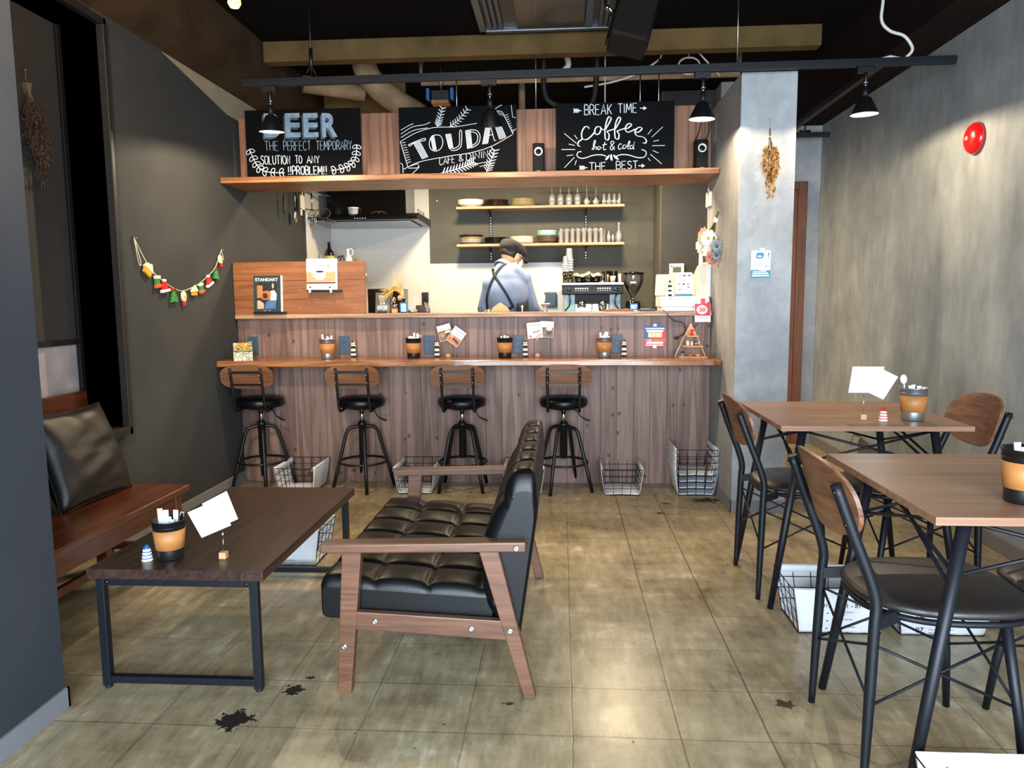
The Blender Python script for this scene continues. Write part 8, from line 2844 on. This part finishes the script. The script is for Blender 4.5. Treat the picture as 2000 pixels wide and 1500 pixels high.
def on_back(x, z, lift=0.004):
    o = imw @ V((x, 5.0, z))
    ok, p, nrm, _ = se.ray_cast(o, V((0, 1, 0)))
    if not ok:
        return V((x, 5.60, z)), V((0, -1, 0))
    return PER.location + p + nrm * lift, nrm


def strap(pts, w):
    b = MB()
    q = smooth_path(pts, 8)
    rows = []
    for i, (x, z) in enumerate(q):
        x0, z0 = q[max(i - 1, 0)]
        x1, z1 = q[min(i + 1, len(q) - 1)]
        L = math.hypot(x1 - x0, z1 - z0) or 1
        nx, nz = -(z1 - z0) / L * w / 2, (x1 - x0) / L * w / 2
        for lift in (0.0005, 0.0045):
            for sg in (-1, 1):
                rows.append(on_back(x + sg * nx, z + sg * nz, lift)[0])
    k = len(q)
    b.v.extend(rows)
    for i in range(k - 1):
        a = 4 * i
        for (c, d) in ((0, 1), (1, 3), (3, 2), (2, 0)):
            b.f.append((a + c, a + d, a + 4 + d, a + 4 + c))
            b.m.append(0)
            b.sm.append(True)
    return b


PXZ = lambda x, y: (-0.3655 + (x - 1000) * 0.003895, 1.6245 - (y - 472) * 0.00388)
strap([PXZ(962, 523), PXZ(966, 536), PXZ(977, 552), PXZ(990, 573), PXZ(1002, 597)], 0.020).build('apron_strap', M['apron'], PER)
strap([PXZ(987, 512), PXZ(976, 522), PXZ(966, 537), PXZ(957, 556), PXZ(951, 578), PXZ(950, 600)], 0.018).build('apron_strap', M['apron'], PER)
strap([PXZ(985, 602), PXZ(993, 599), PXZ(1002, 595)], 0.016).build('waist_tie', M['apron'], PER)
b = MB()
rows = []
n1, n2 = 22, 14
for i in range(n1 + 1):
    a = -1.22 + 3.5 * i / n1          # from the right side round the front
    for j in range(n2 + 1):
        z = 0.62 + (0.595 - 0.05 * max(0, -math.sin(a))) * j / n2
        f = 1.0 + 0.16 * max(0, (0.95 - z)) / 0.35
        p = V((0.182 * math.cos(a) * f, 0.150 * math.sin(a) * f, 0))
        rows.append(V((-0.432, 5.712, z)) + RZ @ p)
b.v.extend(rows)
for i in range(n1):
    for j in range(n2):
        b.f.append((i * (n2 + 1) + j, (i + 1) * (n2 + 1) + j, (i + 1) * (n2 + 1) + j + 1, i * (n2 + 1) + j + 1))
        b.m.append(0)
        b.sm.append(True)
b.build('apron', M['apron'], PER, solid=0.003)
# hair, mask and cap
b = MB()
b.sphere(H(0, -0.020, 0.016), (0.0775, 0.0890, 0.084), 26, 18, 0, HM)
hair = MB()
k = len(b.v)
keep = []
inv = HM.transposed()
for f, sm in zip(b.f, b.sm):
    c = sum((b.v[i] for i in f), V((0, 0, 0))) / len(f)
    l = inv @ (c - hd)
    if l.z > -0.030 and (l.y < -0.012 or l.z > 0.045):
        keep.append(f)
hair.v, hair.f = b.v, keep
hair.m, hair.sm = [0] * len(keep), [True] * len(keep)
hair.build('hair', M['hair'], PER, solid=0.005)
b = MB()
rows = []
for i in range(13):
    a = -1.15 + 2.3 * i / 12
    for j in range(7):
        v = j / 6
        z = 0.004 - 0.105 * v
        r = 1.0 + 0.10 * math.sin(PI * v) * math.cos(a)
        rows.append(H(0.070 * math.sin(a) * r, 0.008 + 0.098 * math.cos(a) * r - 0.030 * v, z))
b.v.extend(rows)
for i in range(12):
    for j in range(6):
        b.f.append((i * 7 + j, (i + 1) * 7 + j, (i + 1) * 7 + j + 1, i * 7 + j + 1))
        b.m.append(0)
        b.sm.append(True)
mk = b.build('face_mask', M['mask'], PER, solid=0.002)
b = MB()
for sx in (-1, 1):
    b.tube(smooth_path([H(sx * 0.066, 0.050, 0.000), H(sx * 0.083, 0.016, 0.014), H(sx * 0.082, -0.022, 0.004), H(sx * 0.080, -0.010, -0.044), H(sx * 0.066, 0.030, -0.080)], 5), 0.0022, 6)
b.build('ear_loop', M['mask'], mk)
b = MB()
CM = HM @ rot('X', -0.10)
b.sphere(H(0, -0.012, 0.062), (0.098, 0.118, 0.056), 30, 18, 0, CM)
b.sphere(H(0, -0.010, 0.036), (0.085, 0.102, 0.040), 28, 14, 0, CM)
b.sphere(H(0, -0.055, 0.045), (0.085, 0.075, 0.050), 28, 14, 0, CM)
cp = remesh(b.build('flat_cap', M['cap'], PER, smooth=True), 0.008, 4)
b = MB()
rows = []
n1, n2 = 18, 6
for i in range(n1 + 1):
    a = -1.2 + 2.4 * i / n1
    for j in range(n2 + 1):
        v = j / n2
        rr = 0.092 + 0.062 * v * math.cos(a * 1.15)
        rows.append(H(0.078 * math.sin(a) * (1 + 0.1 * v), -0.008 + rr * math.cos(a) * 1.0 + 0.004, 0.036 - 0.020 * v - 0.030 * math.sin(a) ** 2 * 0.6))
b.v.extend(rows)
for i in range(n1):
    for j in range(n2):
        b.f.append((i * (n2 + 1) + j, (i + 1) * (n2 + 1) + j, (i + 1) * (n2 + 1) + j + 1, i * (n2 + 1) + j + 1))
        b.m.append(0)
        b.sm.append(True)
b.build('cap_brim', M['cap'], cp, solid=0.005)
b = MB()
for k in range(8):
    a = 2 * PI * k / 8
    b.tube([H(math.sin(a) * 0.085 * f, -0.012 + math.cos(a) * 0.105 * f, 0.062 + 0.057 * math.sqrt(max(0, 1 - f * f))) for f in (0.02, 0.3, 0.55, 0.75)], 0.0016, 5)
b.build('cap_seams', M['cap'], cp)
